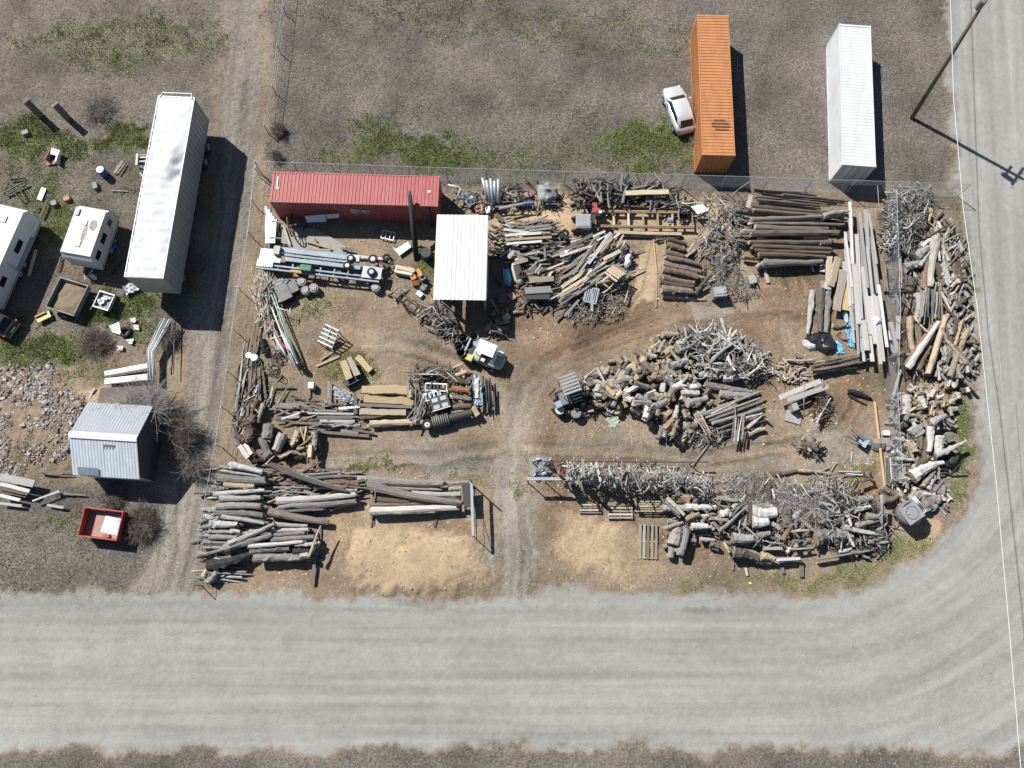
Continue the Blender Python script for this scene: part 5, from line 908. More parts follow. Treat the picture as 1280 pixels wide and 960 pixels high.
MB().slab([(2.1, RY - .8, RZ - .45), (2.9, RY - .8, RZ - .45), (2.9, RY - .5, RZ - .25), (2.1, RY - .5, RZ - .25)], .012).build('roof_patch', M_['grey_metal'], T)

# open canopy with bright white roof
a1, a2 = W(541.5, 374.5, 3.0), W(607.5, 375.5, 3.0); c1, c2 = W(546.5, 269, 3.0), W(608.5, 268.5, 3.0)
T = thing('canopy_shed', 'open canopy with a bright white corrugated roof in mid yard', 'canopy', (a1.x, a1.y, 0), yaw(a1, a2)); LX = (a2 - a1).length; DY = ((c1 - a1).length + (c2 - a2).length) / 2
for i in range(6): o = MB(); corr(o, (LX * i / 6, 0, 3.0 + .006 * (i % 2)), (1, 0, 0), (0, 1, 0), LX / 6 + .01, DY, .3, .03, (0, 0, 1)); o.build('roof_panel', M_['canopy_white'], T)
for y in np.linspace(.15, DY - .15, 5): MB().box((LX / 2, y, 2.93), (LX - .05, .06, .12)).build('rafter', WOODS['g'], T)
for x in (.12, LX - .12):
    for y in (.2, DY / 2, DY - .2): MB().cyl((x, y, 0), (x, y, 2.88), .07, 8).build('post', M_['blue_grey_metal'], T)
for i in range(3): MB().box((LX + .02, DY * .2 + i * .9, 1.9), (.04, .8, 1.6)).build('side_panel', M_['blue_grey_metal'], T)
MB().box((.05, DY * .55, 1.4), (.03, DY * .8, 2.4)).build('back_wall', M_['dark_wall'], T)

# red dump cart
def opencart(name, label, quad, z, hgt, mat, inner, load=None, cat='cart', wheels=True):
    c = [W(*p, z) for p in quad]; a = c[0]; rz = yaw(c[3], c[2]); o = c[3]; T = thing(name, label, cat, (o.x, o.y, 0), rz)
    L = ((c[2] - c[3]).length + (c[1] - c[0]).length) / 2; D = ((c[0] - c[3]).length + (c[1] - c[2]).length) / 2; zb = z - hgt; t = .05
    MB().box((L / 2, D / 2, zb + .03), (L - .1, D - .1, .06)).build('floor', M_[inner], T)
    for p, d in (((L / 2, 0, z - hgt / 2), (L, t, hgt)), ((L / 2, D, z - hgt / 2), (L, t, hgt)), ((0, D / 2, z - hgt / 2), (t, D - t, hgt)), ((L, D / 2, z - hgt / 2), (t, D - t, hgt))): MB().box(p, d).build('side_board', M_[mat], T)
    MB().box((L / 2, -.03, z - .04), (L + .08, .06, .07)).build('rim_rail', M_[mat], T); MB().box((L / 2, D + .03, z - .04), (L + .08, .06, .07)).build('rim_rail', M_[mat], T)
    if wheels:
        for y in (-.12, D + .12): wheel(T, L * .55, y, .32, .18)
        MB().tube([(0, D * .3, .45), (-.8, D / 2, .4), (0, D * .7, .45)], .035, 5).build('drawbar', M_['grey_metal'], T)
    if load: 
        g = [[(L * (.06 + .88 * i / 9), D * (.06 + .88 * j / 9), zb + .08 + (hgt * .6) * float(vnoise(np.array(i * .6), np.array(j * .6), 9)) * (1 if 0 < i < 9 and 0 < j < 9 else .3)) for j in range(10)] for i in range(10)]
        MB().grid(g).build('load', M_[load], T, True)
    return T, L, D, zb
T, L, D, zb = opencart('dump_cart', 'red open dump cart with pale debris inside at lower left', [(105, 634), (152, 640), (146, 675), (97, 669)], 1.25, .75, 'red_paint', 'pink_metal')
MB().slab([(L * .42, D * .2, zb + .1), (L * .93, D * .15, zb + .1), (L * .9, D * .75, zb + .14), (L * .45, D * .82, zb + .1)], .04).build('debris_sheet', M_['fabric_white'], T); MB().box((L * .6, D * .08, zb + .15), (.5, .2, .14), rz=.2).build('red_block', M_['red_paint'], T)
opencart('utility_trailer', 'grey wooden utility trailer filled with old hay beside the motorhome', [(73, 346), (107, 357), (92, 394), (57, 383)], 1.0, .5, 'grey_metal', 'hay', 'hay', cat='trailer')
T, L, D, zb = opencart('small_trailer', 'small metal trailer piled with white scraps below the semi trailer', [(127, 364), (143, 370), (136, 388), (116, 382)], .8, .3, 'galvanized', 'grey_metal', cat='trailer')
R9 = random.Random(9)
for i in range(8): MB().box((R9.uniform(.2, L - .2), R9.uniform(.2, D - .2), zb + .2), (R9.uniform(.1, .3), R9.uniform(.1, .25), .12), rz=R9.random() * 3).build('scrap_piece', M_['white_metal'], T)

# ---- small generic pieces
def sheet(name, label, cat, quad, z, mat, t=.02, group=None, sag=0.0, zs=None, n=8):
    pts = [W(x, y, (zs[i] if zs else z)) for i, (x, y) in enumerate(quad)]
    if sag:
        R = random.Random(int(quad[0][0] * 7)); P = []
        for i in range(n + 1):
            row = []
            for j in range(n + 1):
                u, v_ = i / n, j / n; p = (pts[0] * (1 - u) + pts[1] * u) * (1 - v_) + (pts[3] * (1 - u) + pts[2] * u) * v_
                p = p + Vector((R.uniform(-.06, .06), R.uniform(-.06, .06), R.uniform(-sag, sag))); row.append(p)
            P.append(row)
        o = MB().grid(P).build(name, M_[mat] if isinstance(mat, str) else mat, smooth=False)
    else: o = MB().slab(pts, t).build(name, M_[mat] if isinstance(mat, str) else mat)
    return tag(o, label, cat, group)
def pipe(name, label, cat, pts, r, mat, group=None, n=7):
    return tag(MB().tube([W(*p) for p in pts], r, n).build(name, M_[mat], smooth=True), label, cat, group)
def drum(name, label, cat, px, py, r, h, mat, top=None, z=0, group=None):
    c = W(px, py, z); T = thing(name, label, cat, c, 0, group)
    MB().cyl((0, 0, 0), (0, 0, h), r, 18).build('barrel', M_[mat], T, True); MB().cyl((0, 0, h), (0, 0, h + .02), r * .93, 18).build('lid', M_[top or mat], T)
    for zz in (h * .33, h * .66, h): MB().torus((0, 0, zz), r, .012, n=18, k=4).build('hoop', M_[mat], T)
    return T
def tyre(label, px, py, R=.36, z=.12, rim=None, tiltx=0.0, group=None):
    c = W(px, py, z); T = thing('tyre' if not rim else 'wheel', label, 'tyre' if not rim else 'wheel', c, 0, group); T.rotation_euler = (tiltx, 0, 0)
    MB().torus((0, 0, 0), R * .74, R * .30, n=20, k=8).build('tread', M_['rubber'], T, True)
    if rim: MB().cyl((0, 0, -.06), (0, 0, .07), R * .5, 14).build('rim', M_[rim], T); MB().cyl((0, 0, .06), (0, 0, .10), R * .14, 8).build('hub', M_['dark_metal'], T)
    return T
def crate(name, label, cat, px, py, s, mat, rz=0, z=0, lid=True):
    c = W(px, py, z); T = thing(name, label, cat, c, rz); x, y, h = s
    for p, d in (((0, -y / 2, h / 2), (x, .04, h)), ((0, y / 2, h / 2), (x, .04, h)), ((-x / 2, 0, h / 2), (.04, y - .05, h)), ((x / 2, 0, h / 2), (.04, y - .05, h))): MB().box(p, d).build('side', M_[mat], T)
    MB().box((0, 0, (h - .03) if lid else .03), (x - .04, y - .04, .05)).build('lid' if lid else 'bottom', M_[mat], T); MB().box((0, 0, h * .5), (x + .05, y + .05, .05)).build('band', M_['dark_metal'], T); return T

# left field
drum('blue_barrel', 'blue plastic barrel with white top standing in the dry grass', 'barrel', 132, 219, .30, .85, 'blue_paint', 'white_metal')
crate('blue_chest', 'blue chest in the shade right of the small camper', 'chest', 140, 310, (.8, .6, .5), 'blue_paint', .3)
sheet('white_board', 'white board lying in the grass left of the small camper', 'board', [(52, 234), (58, 236), (52, 251), (46, 249)], .12, 'white_metal')
T = thing('bed_frame', 'dark green metal frame lying bent in the grass', 'frame', W(20, 236, .15), .3)
for a, c in (((-.8, -.2, .2), (.9, .25, .25)), ((-.8, -.4, .1), (.9, .05, .15)), ((-.2, -.2, .2), (.3, -1.2, .1)), ((.3, -.1, .2), (.6, -1.1, .1)), ((.3, -1.2, .1), (.6, -1.1, .1)), ((-.8, -.2, .2), (-.8, -.4, .1)), ((.9, .25, .25), (.9, .05, .15))): MB().cyl(a, c, .045, 6).build('bar', M_['dark_metal'], T)
T = thing('junk_cabinet', 'broken white cabinet lying open among scraps in the top left field', 'cabinet', W(72, 198, 0), -.3)
MB().box((0, .25, .5), (.7, .5, .1), rx=.3).build('panel', M_['white_metal'], T); MB().box((-.45, -.1, .3), (.08, .9, .55)).build('side', M_['brick_pink'], T); MB().box((.3, -.1, .3), (.1, .8, .5), rz=.2).build('side', M_['white_metal'], T); MB().box((-.2, -.55, .12), (.6, .3, .1), rz=.5).build('drawer', M_['pink_metal'], T); MB().box((0, -.05, .1), (.7, .8, .1)).build('bottom', M_['dark_metal'], T)
for lb, x, y, sx, sy, m_ in (('small white box lying in grass left of the junk cabinet', 34, 168, .45, .3, 'concrete'), ('grey metal can standing left of the camper roof corner', 70, 256, .35, .35, 'grey_metal'), ('rust red box with pale lid left of the camper', 86, 250, .4, .35, 'pink_metal'), ('dark metal box standing in the dry grass above the camper', 121, 234, .3, .5, 'grey_metal')): crate('junk_box', lb, 'box', x, y, (sx, sy, .35), m_, .4)
rows((0, 120, 4.571), "268 600 230 695 12 b D .3; 205 620 215 650 12 b D .3; 700 370 655 440 14 w D .2; 715 385 670 445 8 g D .25; 640 540 730 545 6 w P .1; 350 920 330 1000 10 g P .2; 60 480 150 470 8 k P .2; 775 340 860 335 10 w D .2; 780 352 860 350 8 w D .2; 775 375 855 370 8 w D .2; 800 400 840 420 14 g D .15; 800 440 830 470 12 w D .15; 785 330 780 395 12 w D .3", 'in the field around the camper', 'loose boards in the left field')
for x, y in ((52, 146), (87, 150)):
    T = thing('wooden_post', ('left' if x < 60 else 'right') + ' one of two broad wooden posts standing in the top left field', 'post', W(x, y, 0), .85, 'posts in the top left field'); MB().box((0, 0, 1.0), (.5, .14, 2.0)).build('upright', WOODS['g'], T); MB().box((0, 0, 2.03), (.54, .2, .06)).build('cap', WOODS['g'], T)
# clutter near the trailer nose
sheet('white_sheet', 'white panel leaning among scraps left of the bent rails', 'panel', [(136, 407), (149, 402), (152, 419), (140, 415)], .3, 'white_metal', zs=[.3, .5, .2, .1])
tyre('black tyre lying among scraps left of the bent rails', 157, 415, .42, .14)
for i, (x, y, s) in enumerate(((170, 409, .5), (163, 427, .35), (150, 435, .4), (166, 400, .3))): sheet('scrap_sheet', ORD[i] + ' pale scrap sheet from the top in the clutter below the semi trailer', 'scrap', [(x - 4, y - 3), (x + 4, y - 3), (x + 3, y + 3), (x - 3, y + 3)], .2, 'fabric_white', sag=.05, n=3, group='scrap sheets below the semi trailer')
sheet('crumpled_bags', 'crumpled white bags lying below the semi trailer nose', 'bags', [(153, 358), (165, 352), (176, 360), (158, 370)], .25, 'fabric_white', sag=.14)
T = thing('yellow_cart', 'small yellow metal cart frame below the hay trailer', 'cart', W(58, 398, 0), .5); MB().box((0, 0, .35), (1.0, .5, .06)).build('deck', M_['yellow_paint'], T); MB().box((-.1, .2, .45), (.8, .1, .15)).build('side', M_['orange_paint'], T); wheel(T, .4, -.3, .15, .08); wheel(T, .4, .3, .15, .08); MB().cyl((-.5, 0, .35), (-1.1, -.2, .3), .03, 6).build('handle', M_['grey_metal'], T)
for i in range(5):
    a, b2, c = (203 + i * 2.9, 397 + i * .6), (184 + i * 1.9, 438 + i * .5), (185.5 + i * 2.0, 472 + i)
    pipe('bent_rail', f'{ORD[i]} from the left of five pale bent metal rails above the shed', 'rail', [(*a, .9), (*b2, .85), (*c, .75)], .05, 'white_metal' if i % 2 else 'galvanized', 'bent rails above the shed')
for i, q in enumerate(([(130, 464), (184, 454), (184, 459), (131, 470)], [(131, 473), (185, 467), (184, 479), (130, 480.5)])):
    a = [W(x, y, .5) for x, y in q]; o = MB(); u = (a[1] - a[0]); nrm = Vector((0, 0, 1)); v_ = (a[3] - a[0]); corr(o, a[0], v_.normalized(), u.normalized(), v_.length, u.length, .12, .02, nrm); tag(o.build('roofing_sheet', M_['galvanized']), ('upper narrow' if i == 0 else 'lower wide') + ' corrugated grey sheet lying above the shed', 'metal sheet', 'corrugated sheets above the shed')
sheet('plywood', 'brown weathered plywood lying between metal sheets and shed', 'plywood', [(126, 485), (186, 482), (186, 506), (121, 507)], .25, WOODS['b'])
rows((0, 500, 4.571), "0 440 195 478 40 w D .9; 0 480 170 520 20 w D .8; 0 505 160 535 18 b D .7; 0 545 115 572 18 w D .6; 0 590 125 605 14 w D .4; 0 520 150 550 14 k D .5; 185 578 340 520 10 w D .5; 270 600 365 615 14 w D .3; 225 412 420 408 10 g D .3; 330 535 490 545 12 g P .2; 240 420 420 430 8 b P .2", 'in the plank stack at the left edge', 'planks stacked at the lower left edge')
rows((0, 310, 4.571), "470 830 540 820 10 w D .15; 540 800 510 860 9 w D .2; 230 880 275 885 40 t C .2; 640 150 700 70 6 k P .3; 520 350 600 200 6 g P .5; 165 160 205 10 14 t D .3; 1000 400 990 720 8 b P .5; 975 420 950 700 8 k P .3", 'scattered left of the alley', 'scattered pieces left of the alley')

# red container surroundings
T = thing('leaning_pole', 'tall dark timber pole leaning over the red container', 'pole', W(521, 325, 0)); p1 = W(512, 243, 3.3) - W(521, 325, 0); MB().tube([(0, 0, 0), p1 * .5 + Vector((0, 0, .05)), p1], [.22, .20, .15], 9).build('shaft', TONE['k'], T, True); MB().tube([p1, p1 * 1.05 + Vector((0, 0, .1))], [.15, .04], 8).build('tip', TONE['g'], T)
pipe('leaning_post', 'thin dark steel post leaning right of the timber pole', 'post', [(540, 282, .2), (535.5, 260, 2.4)], .09, 'dark_metal')
T = thing('window_frame', 'small white three-pane frame lying in the container shade', 'frame', W(485, 294, .25), -.22)
for p, d in (((0, .32, 0), (.95, .06, .05)), ((0, -.32, 0), (.95, .08, .05)), ((-.47, 0, 0), (.06, .7, .05)), ((.47, 0, 0), (.06, .7, .05)), ((-.16, 0, 0), (.05, .6, .05)), ((.16, 0, 0), (.05, .6, .05))): MB().box(p, d).build('bar', M_['white_metal'], T)
sheet('white_sheet', 'bright white panel lying at the foot of the leaning pole', 'panel', [(495, 311), (510, 302), (514, 309), (499, 320)], .3, 'white_metal')
sheet('pale_panel', 'smaller pale panel lying left of the bright panel', 'panel', [(491, 309), (497, 312), (499, 319), (493, 313)], .15, 'cream_paint')
for i in range(5): sheet('white_plank_sheet', f'{ORD[i]} from the left of the white sheets at the container corner', 'sheet', [(331 + i * 3, 258 + i * 4), (334 + i * 3, 258 + i * 4), (335 + i * 2.2, 304), (331.5 + i * 2.2, 304)], .35 + .05 * i, 'white_metal', group='white sheets at the container corner')
c = W(364, 285, .6); T = thing('cable_drum', 'large dark wheel rim leaning beside the red container', 'wheel', c, .2); MB().torus((0, 0, .3), .75, .05, 'X', 28, 6).build('rim', M_['rust'], T, True); MB().cyl((-.05, 0, .3), (.5, 0, .3), .14, 10).build('hub', M_['dark_metal'], T)
for k in range(6): MB().cyl((0, 0, .3), (0, .74 * math.cos(k * 1.047), .3 + .74 * math.sin(k * 1.047)), .025, 5).build('spoke', M_['rust'], T)
for i, q in enumerate(([(381, 270), (407, 268), (408, 277), (384, 278)], [(408, 268), (424, 267), (424, 272), (409, 273)])): sheet('sign_panel', ('left' if i == 0 else 'right') + ' pale blue panel propped against the red container side', 'panel', q, 1.3, 'camper_white', zs=[1.5, 1.5, 1.1, 1.1])
tag(MB().slab([W(*p, .06) for p in ((352, 285), (395, 285), (432, 308), (434, 318), (380, 318), (345, 300))], .05).build('concrete_pad', M_['concrete']), 'pinkish concrete pad between red container and steel frames', 'pad', kind='structure')
rows((260, 120, 4.571), "430 740 470 850 10 t D .3; 400 720 360 712 6 t P .6; 420 815 340 803 6 t P .6; 560 830 700 870 10 t D .3; 440 870 700 880 10 t D .5; 760 870 830 880 12 g D .3; 610 815 632 862 8 r D .3; 590 690 540 770 8 k P .5; 830 915 1000 930 14 w D .3; 1190 860 1270 875 14 w D .4; 1180 830 1230 870 6 g P .4; 470 650 500 820 6 k P .8", 'between the red container and frames', 'boards by the red container')
# blue-grey steel trailer frames
loc, rz, LX = frame((321, 330), (476, 348), .9); T = thing('frame_trailer', 'long blue-grey steel trailer frame with four wheels on the right end', 'trailer', loc, rz)
for y, z, w_, x0, x1 in ((-.25, .80, .12, 0, LX - .1), (.05, .80, .12, 0, LX), (.62, .9, .28, 2.0, LX - 1.6), (.95, .9, .14, 0.1, LX - 2.2), (1.3, .95, .36, 1.0, LX - 2.0)): MB().box(((x0 + x1) / 2, y, z), (x1 - x0, w_, .16)).build('beam', M_['blue_grey_metal'], T)
for x in np.linspace(.5, LX - .4, 9): MB().box((x, .45, .72), (.1, 1.5, .08)).build('cross_member', M_['blue_grey_metal'], T)
MB().box((.9, .75, .98), (1.6, 1.0, .05)).build('deck_plate', M_['galvanized'], T); MB().box((.6, .1, .95), (1.2, .5, .05)).build('deck_plate', M_['galvanized'], T)
MB().box((LX - 2.2, 1.25, 1.0), (.9, .5, .3)).build('end_box', M_['galvanized'], T); MB().box((1.4, 1.1, 1.15), (.42, .65, .42)).build('tool_box', M_['pale_green'], T); MB().box((3.7, .02, 1.1), (.8, .42, .4)).build('battery_box', M_['green_paint'], T)
MB().box((3.0, -.25, .95), (.8, .2, .12)).build('orange_block', M_['orange_paint'], T); MB().box((LX - .7, .35, .95), (1.4, .9, .05)).build('deck_plate', M_['galvanized'], T)
for x, y, z, R in ((LX - 2.35, 1.15, 1.25, .30), (LX - 2.5, .55, 1.25, .31), (LX - .75, 1.3, 1.2, .36), (LX - .7, .32, 1.15, .33)):
    o = MB().torus((x, y, z), R * .74, R * .27, n=20, k=8).build('wheel', M_['rubber'], T, True); MB().cyl((x, y, z - .05), (x, y, z + .08), R * .5, 12).build('rim', M_['galvanized'], o)
for i, x in enumerate((LX - 4.5, LX - 3.6, LX - 2.8, LX - 1.9, LX - .9)): MB().box((x, -.33, .5), (.06, .06, .6)).build('stake', M_['galvanized'], T)
for x in (.5, 3, 6, LX - 1): MB().box((x, .4, .33), (.3, 1.2, .66)).build('support_block', WOODS['b'], T)
tyre('grey tyre standing in the clutter right of the steel frames', 483, 322, .3, .3)
for i, (x, y) in enumerate(((379, 355), (384, 366), (394, 363), (471, 362))):
    c = W(x, y, 0); T = thing('concrete_block', ['topmost', 'lower left', 'lower right'][i] + ' of three faceted pale blocks under the steel frames' if i < 3 else 'single faceted pale block under the right end of the steel frames', 'block', c, .4); MB().cyl((0, 0, 0), (0, 0, .55), .36, 8).build('block', M_['stone'], T); MB().cyl((0, 0, .55), (0, 0, .62), .24, 8).build('cap', M_['concrete'], T)
crate('black_tank_lump', 'black plastic tank lying left of the pale blocks', 'tank', 357, 369, (.9, 1.3, .7), 'black_plastic', .5); crate('black_box', 'black box right of the black tank', 'box', 368, 362, (.7, .9, .6), 'black_plastic', .5)
crate('wooden_chest', 'tan wooden chest right of the steel frames', 'chest', 506, 341, (1.3, .55, .5), 'cream_paint', -.2)
sheet('grey_awning', 'grey folded awning lying above the black tank', 'awning', [(332, 352), (352, 347), (362, 350), (345, 358)], .7, 'grey_plastic', sag=.06)
# pole bundle
for i, (a, c, m_) in enumerate((((334, 354), (369, 448), 'pipe_green'), ((337, 352), (371, 450), 'pipe_green'), ((340, 385), (366, 455), 'white_metal'), ((346, 400), (369, 457), 'white_metal'), ((350, 410), (372, 455), 'white_metal'), ((336, 395), (360, 450), 'pink_metal'), ((343, 420), (364, 456), 'white_metal'), ((352, 428), (362, 440), 'red_paint'))): pipe('long_pole', f"{ORD[i]} from the left of the {'green' if 'green' in m_ else 'white' if 'white' in m_ else 'red'} poles in the slanted pole bundle", 'pole', [(*a, .6), (*c, .9)], .045, m_, 'poles of the slanted bundle')
pipe('black_chute', 'black box end of the slanted pole bundle', 'chute', [(370, 452, .8), (379, 461, .5)], .22, 'black_plastic')
pipe('cross_brace', 'thin white cross bar left of the grey yard', 'bar', [(345, 384, .8), (364, 390, .8)], .03, 'white_metal'); pipe('cross_brace', 'short white upright bar on the cross bar', 'bar', [(363, 385, .8), (361, 395, .8)], .03, 'white_metal')
def hooprings(n, box_, label, group, r=(.2, .35), mat='dark_metal', seed=1, z=.2):
    R = random.Random(seed)
    for i in range(n):
        x, y = R.uniform(box_[0], box_[2]), R.uniform(box_[1], box_[3]); o = MB().torus((0, 0, 0), R.uniform(*r), .03, n=16, k=5).build('metal_ring', M_[mat]); o.location = W(x, y, z + R.uniform(0, .3)); o.rotation_euler = (R.uniform(-.8, .8), R.uniform(-.8, .8), 0); tag(o, label, 'ring', group)
hooprings(12, (334, 438, 350, 470), 'dark metal ring in the tangle left of the pole bundle end', 'dark rings left of the pole bundle', seed=3)
drum('white_bucket', 'upper white bucket beside the left fence planks', 'bucket', 313, 446, .22, .4, 'white_metal'); drum('white_bucket', 'lower white bucket with dark shadow beside the left fence planks', 'bucket', 320, 449, .26, .45, 'white_metal'); crate('white_box', 'small white box standing in grass above the plank pile', 'box', 391, 484, (.35, .4, .6), 'white_metal')
T = thing('storage_rack', 'tilted pale slatted metal rack standing in the left of the yard', 'rack', W(414, 425, 0), -.45)
for i in range(5): MB().box((0, .62 - i * .3, 1.15 - i * .12), (1.2 - i * .0, .09, .05)).build('slat', M_['white_metal'], T)
for x in (-.58, 0, .58):
    MB().cyl((x, .65, 1.2), (x, -.65, .6), .035, 6).build('rail', M_['galvanized'], T); MB().cyl((x, .6, 1.15), (x, .6, 0), .035, 6).build('leg', M_['dark_metal'], T); MB().cyl((x, -.6, .65), (x, -.6, 0), .035, 6).build('leg', M_['dark_metal'], T)
MB().box((-.1, 0, .82), (.5, .9, .05), rx=.42).build('panel', M_['grey_plastic'], T)
for i, q in enumerate(([(425, 453), (433, 450), (441, 472), (433, 476)], [(434, 448), (439, 446), (451, 468), (443, 471)])): sheet('sawn_slab', ('left' if i == 0 else 'right') + ' of two tan sawn slabs raised on black blocks', 'slab', q, .7, WOODS['t'], t=.12, group='tan slabs on black blocks')
crate('black_block', 'black block under the two tan slabs', 'block', 442, 477, (1.1, .5, .5), 'black_plastic', .5)
for i, q in enumerate(([(415, 488), (420, 484), (440, 492), (436, 500)], [(416, 499), (430, 494), (443, 500), (440, 504)])): sheet('crumpled_tin', ('upper' if i == 0 else 'lower') + ' crumpled bright tin sheet left of the live-edge slabs', 'tin sheet', q, .6, 'galvanized', sag=.1)
# scrap mound
c = W(538, 475, .7); T = thing('feed_trough', 'dark triangular metal trough on the scrap mound', 'trough', c, 0); MB().add([(-.7, .3, .2), (.5, .3, .2), (.5, -.35, .1), (-.3, -.35, .1), (-.5, 0, -.35), (.4, 0, -.35)], [(0, 1, 5, 4), (3, 4, 5, 2), (0, 4, 3), (1, 2, 5)]).build('basin', M_['dark_metal'], T); MB().box((-.1, .34, .22), (1.3, .05, .05)).build('rim', M_['galvanized'], T)
def slatpanel(name, label, px, py, z, w, h, n, rz, mat, frame_mat=None, tilt=0.0, cat='rack'):
    T = thing(name, label, cat, W(px, py, z), rz); T.rotation_euler = (tilt, 0, rz)
    for i in range(n): MB().box((-w / 2 + (i + .5) * w / n, 0, .04), (w / n * .5, h - .08, .03)).build('slat', M_[mat] if isinstance(mat, str) else mat, T)
    for y in (-h / 2, h / 2): MB().box((0, y, 0), (w, .08, .06)).build('end_rail', M_[frame_mat or 'galvanized'], T)
    for x in (-w / 2, w / 2): MB().box((x, 0, 0), (.05, h - .09, .06)).build('side_rail', M_[frame_mat or 'galvanized'], T)
    return T
slatpanel('metal_grille', 'pale metal grille with dark slots on the scrap mound', 545, 484, .95, 1.5, .5, 6, -.05, 'dark_metal', 'white_metal')
slatpanel('metal_grille', 'tilted white framed grille below the trough on the scrap mound', 540, 495, .95, 1.2, .5, 4, .25, 'galvanized', 'white_metal')
T = thing('steel_cabinet', 'dark steel cabinet with four pale shelves lying on the scrap mound', 'cabinet', W(551, 506, .4), .3); MB().box((0, 0, .35), (1.3, 1.0, .7)).build('body', M_['dark_metal'], T)
for i in range(2):
    for j in range(2): MB().box((-.3 + .6 * i, -.25 + .5 * j, .72), (.42, .28, .03)).build('shelf', M_['galvanized'], T)
MB().box((0, -.47, .73), (1.3, .05, .05)).build('edge', M_['white_metal'], T)
c0, c1_ = W(546, 527, .6), W(590, 516, .6); T = thing('roller_cylinder', 'dark ribbed cylinder lying along the bottom of the scrap mound', 'cylinder', c0, yaw(c0, c1_)); Lc = (c1_ - c0).length; MB().cyl((.9, 0, 0), (Lc, 0, 0), .3, 16).build('tube', M_['dark_metal'], T)
for i in range(8): MB().cyl((-.3 + i * .15, 0, 0), (-.22 + i * .15, 0, 0), .42, 16).build('rib', M_['grey_metal'], T)
for x in (-.5, Lc): MB().box((x, 0, -.3), (.12, .5, .6)).build('foot', M_['dark_metal'], T)
tyre('pale rimmed wheel at the lower left of the scrap mound', 534, 531, .38, .7, 'cream_paint')
sheet('grey_tarp', 'long blue-grey tarp draped over boards right of the scrap mound', 'tarp', [(590, 469), (601, 468), (604, 506), (593, 507)], .9, 'blue_grey_metal', sag=.09, n=12); sheet('tarp_patch', 'pale inner strip of the draped grey tarp', 'tarp', [(593, 473), (598, 473), (598, 497), (594, 497)], 1.03, 'cream_paint', sag=.03)
for i in range(4): pipe('steel_bar', f'{ORD[i]} dark steel bar from the left beside the draped tarp', 'bar', [(604 + i * 3.2, 470 + i * 3, .7), (605.5 + i * 3.4, 512 - i, .6)], .06, 'dark_metal', 'dark bars beside the draped tarp')
# utility cart
loc, rz, LX = frame((575, 432), (630, 455), .5); T = thing('utility_cart', 'pale green-grey utility cart carrying black tubs parked on the dirt track', 'utility cart', loc, rz)
S = []
for x, hw, zt in ((1.1, .55, .75), (1.3, .62, .95), (2.2, .66, 1.0), (2.9, .66, .98), (3.3, .5, .85), (3.45, .3, .7)): S.append([(x, -hw, .35), (x, -hw, zt - .12), (x, -hw + .1, zt), (x, hw - .1, zt), (x, hw, zt - .12), (x, hw, .35)])
loft(MB(), S).build('body', M_['pale_green'], T, True); MB().box((2.0, .22, 1.75), (1.3, .95, .05), rz=.02).build('canopy_roof', M_['white_metal'], T)
for x, y in ((1.4, -.2), (1.4, .64), (2.6, -.2), (2.6, .64)): MB().cyl((x, y, .9), (x, y, 1.73), .025, 6).build('roof_post', M_['dark_metal'], T)
MB().box((2.0, -.25, 1.08), (.5, .9, .25)).build('seat', M_['black_plastic'], T); MB().slab([(2.85, -.5, 1.03), (2.85, .45, 1.03), (2.65, .45, 1.45), (2.65, -.5, 1.45)], .02).build('windshield', M_['camper_white'], T); MB().box((2.95, .45, 1.02), (.4, .35, .12)).build('hood_panel', M_['white_metal'], T)
MB().box((2.05, -.5, 1.15), (.28, .25, .3)).build('white_jug', M_['cream_paint'], T); MB().box((.6, .1, .6), (1.2, 1.5, .1)).build('cargo_deck', M_['dark_metal'], T)
MB().box((1.05, -.65, .85), (.5, .45, .35)).build('yellow_tank', M_['yellow_paint'], T)
for x, y in ((.1, .45), (.75, .85), (.05, -.25), (.4, -.6)): o = MB().cyl((x, y, .65), (x, y, 1.2), .28, 16, .3, caps=False).cyl((x, y, .66), (x, y, .7), .26, 16).build('tub', M_['black_plastic'], T); MB().torus((x, y, 1.2), .3, .025, n=18, k=5).build('rim', M_['black_plastic'], o)
MB().cyl((1.15, .5, .7), (1.15, .5, 1.15), .3, 14).build('grey_drum', M_['blue_grey_metal'], T); MB().box((.62, .1, 1.25), (.12, 1.0, .08)).build('cross_rail', M_['galvanized'], T)
for x in (.5, 2.8):
    for y in (-.68, .68): wheel(T, x, y, .3, .2)
# forklift
T = thing('forklift', 'old dark forklift with a slatted grey overhead guard left of the block heap', 'forklift', W(712, 500, 0), math.radians(20))
MB().box((0, 0, .65), (1.5, 1.0, .6)).build('body', M_['dark_metal'], T); MB().box((-.55, 0, 1.05), (.5, .9, .5)).build('counterweight', M_['grey_metal'], T)
g_ = [(-.5, .9), (.75, .9)]
for i in range(6): MB().box((.1, .05 + i * .24, 2.1), (1.25, .15, .05)).build('guard_bar', M_['grey_plastic'], T)
for x in (-.5, .7): MB().box((x, .65, 2.06), (.08, 1.45, .07)).build('guard_rail', M_['grey_metal'], T)
for x, y in ((-.5, -.02), (.7, -.02), (-.5, 1.3), (.7, 1.3)): MB().cyl((x, y * .7, 1.2), (x, y, 2.05), .035, 6).build('guard_post', M_['dark_metal'], T)
for y in (-.3, .3): MB().box((1.0, y, 1.2), (.1, .1, 2.0)).build('mast_rail', M_['dark_metal'], T); MB().box((1.6, y, .12), (1.1, .12, .05)).build('fork', M_['rust'], T)
MB().box((-.95, -.25, .95), (.55, .45, .5), rz=.1).build('battery_box', M_['blue_grey_metal'], T)
for x, y in ((-.55, -.6), (.7, -.62), (-.55, .6), (.7, .62)): wheel(T, x, y, .36, .26)
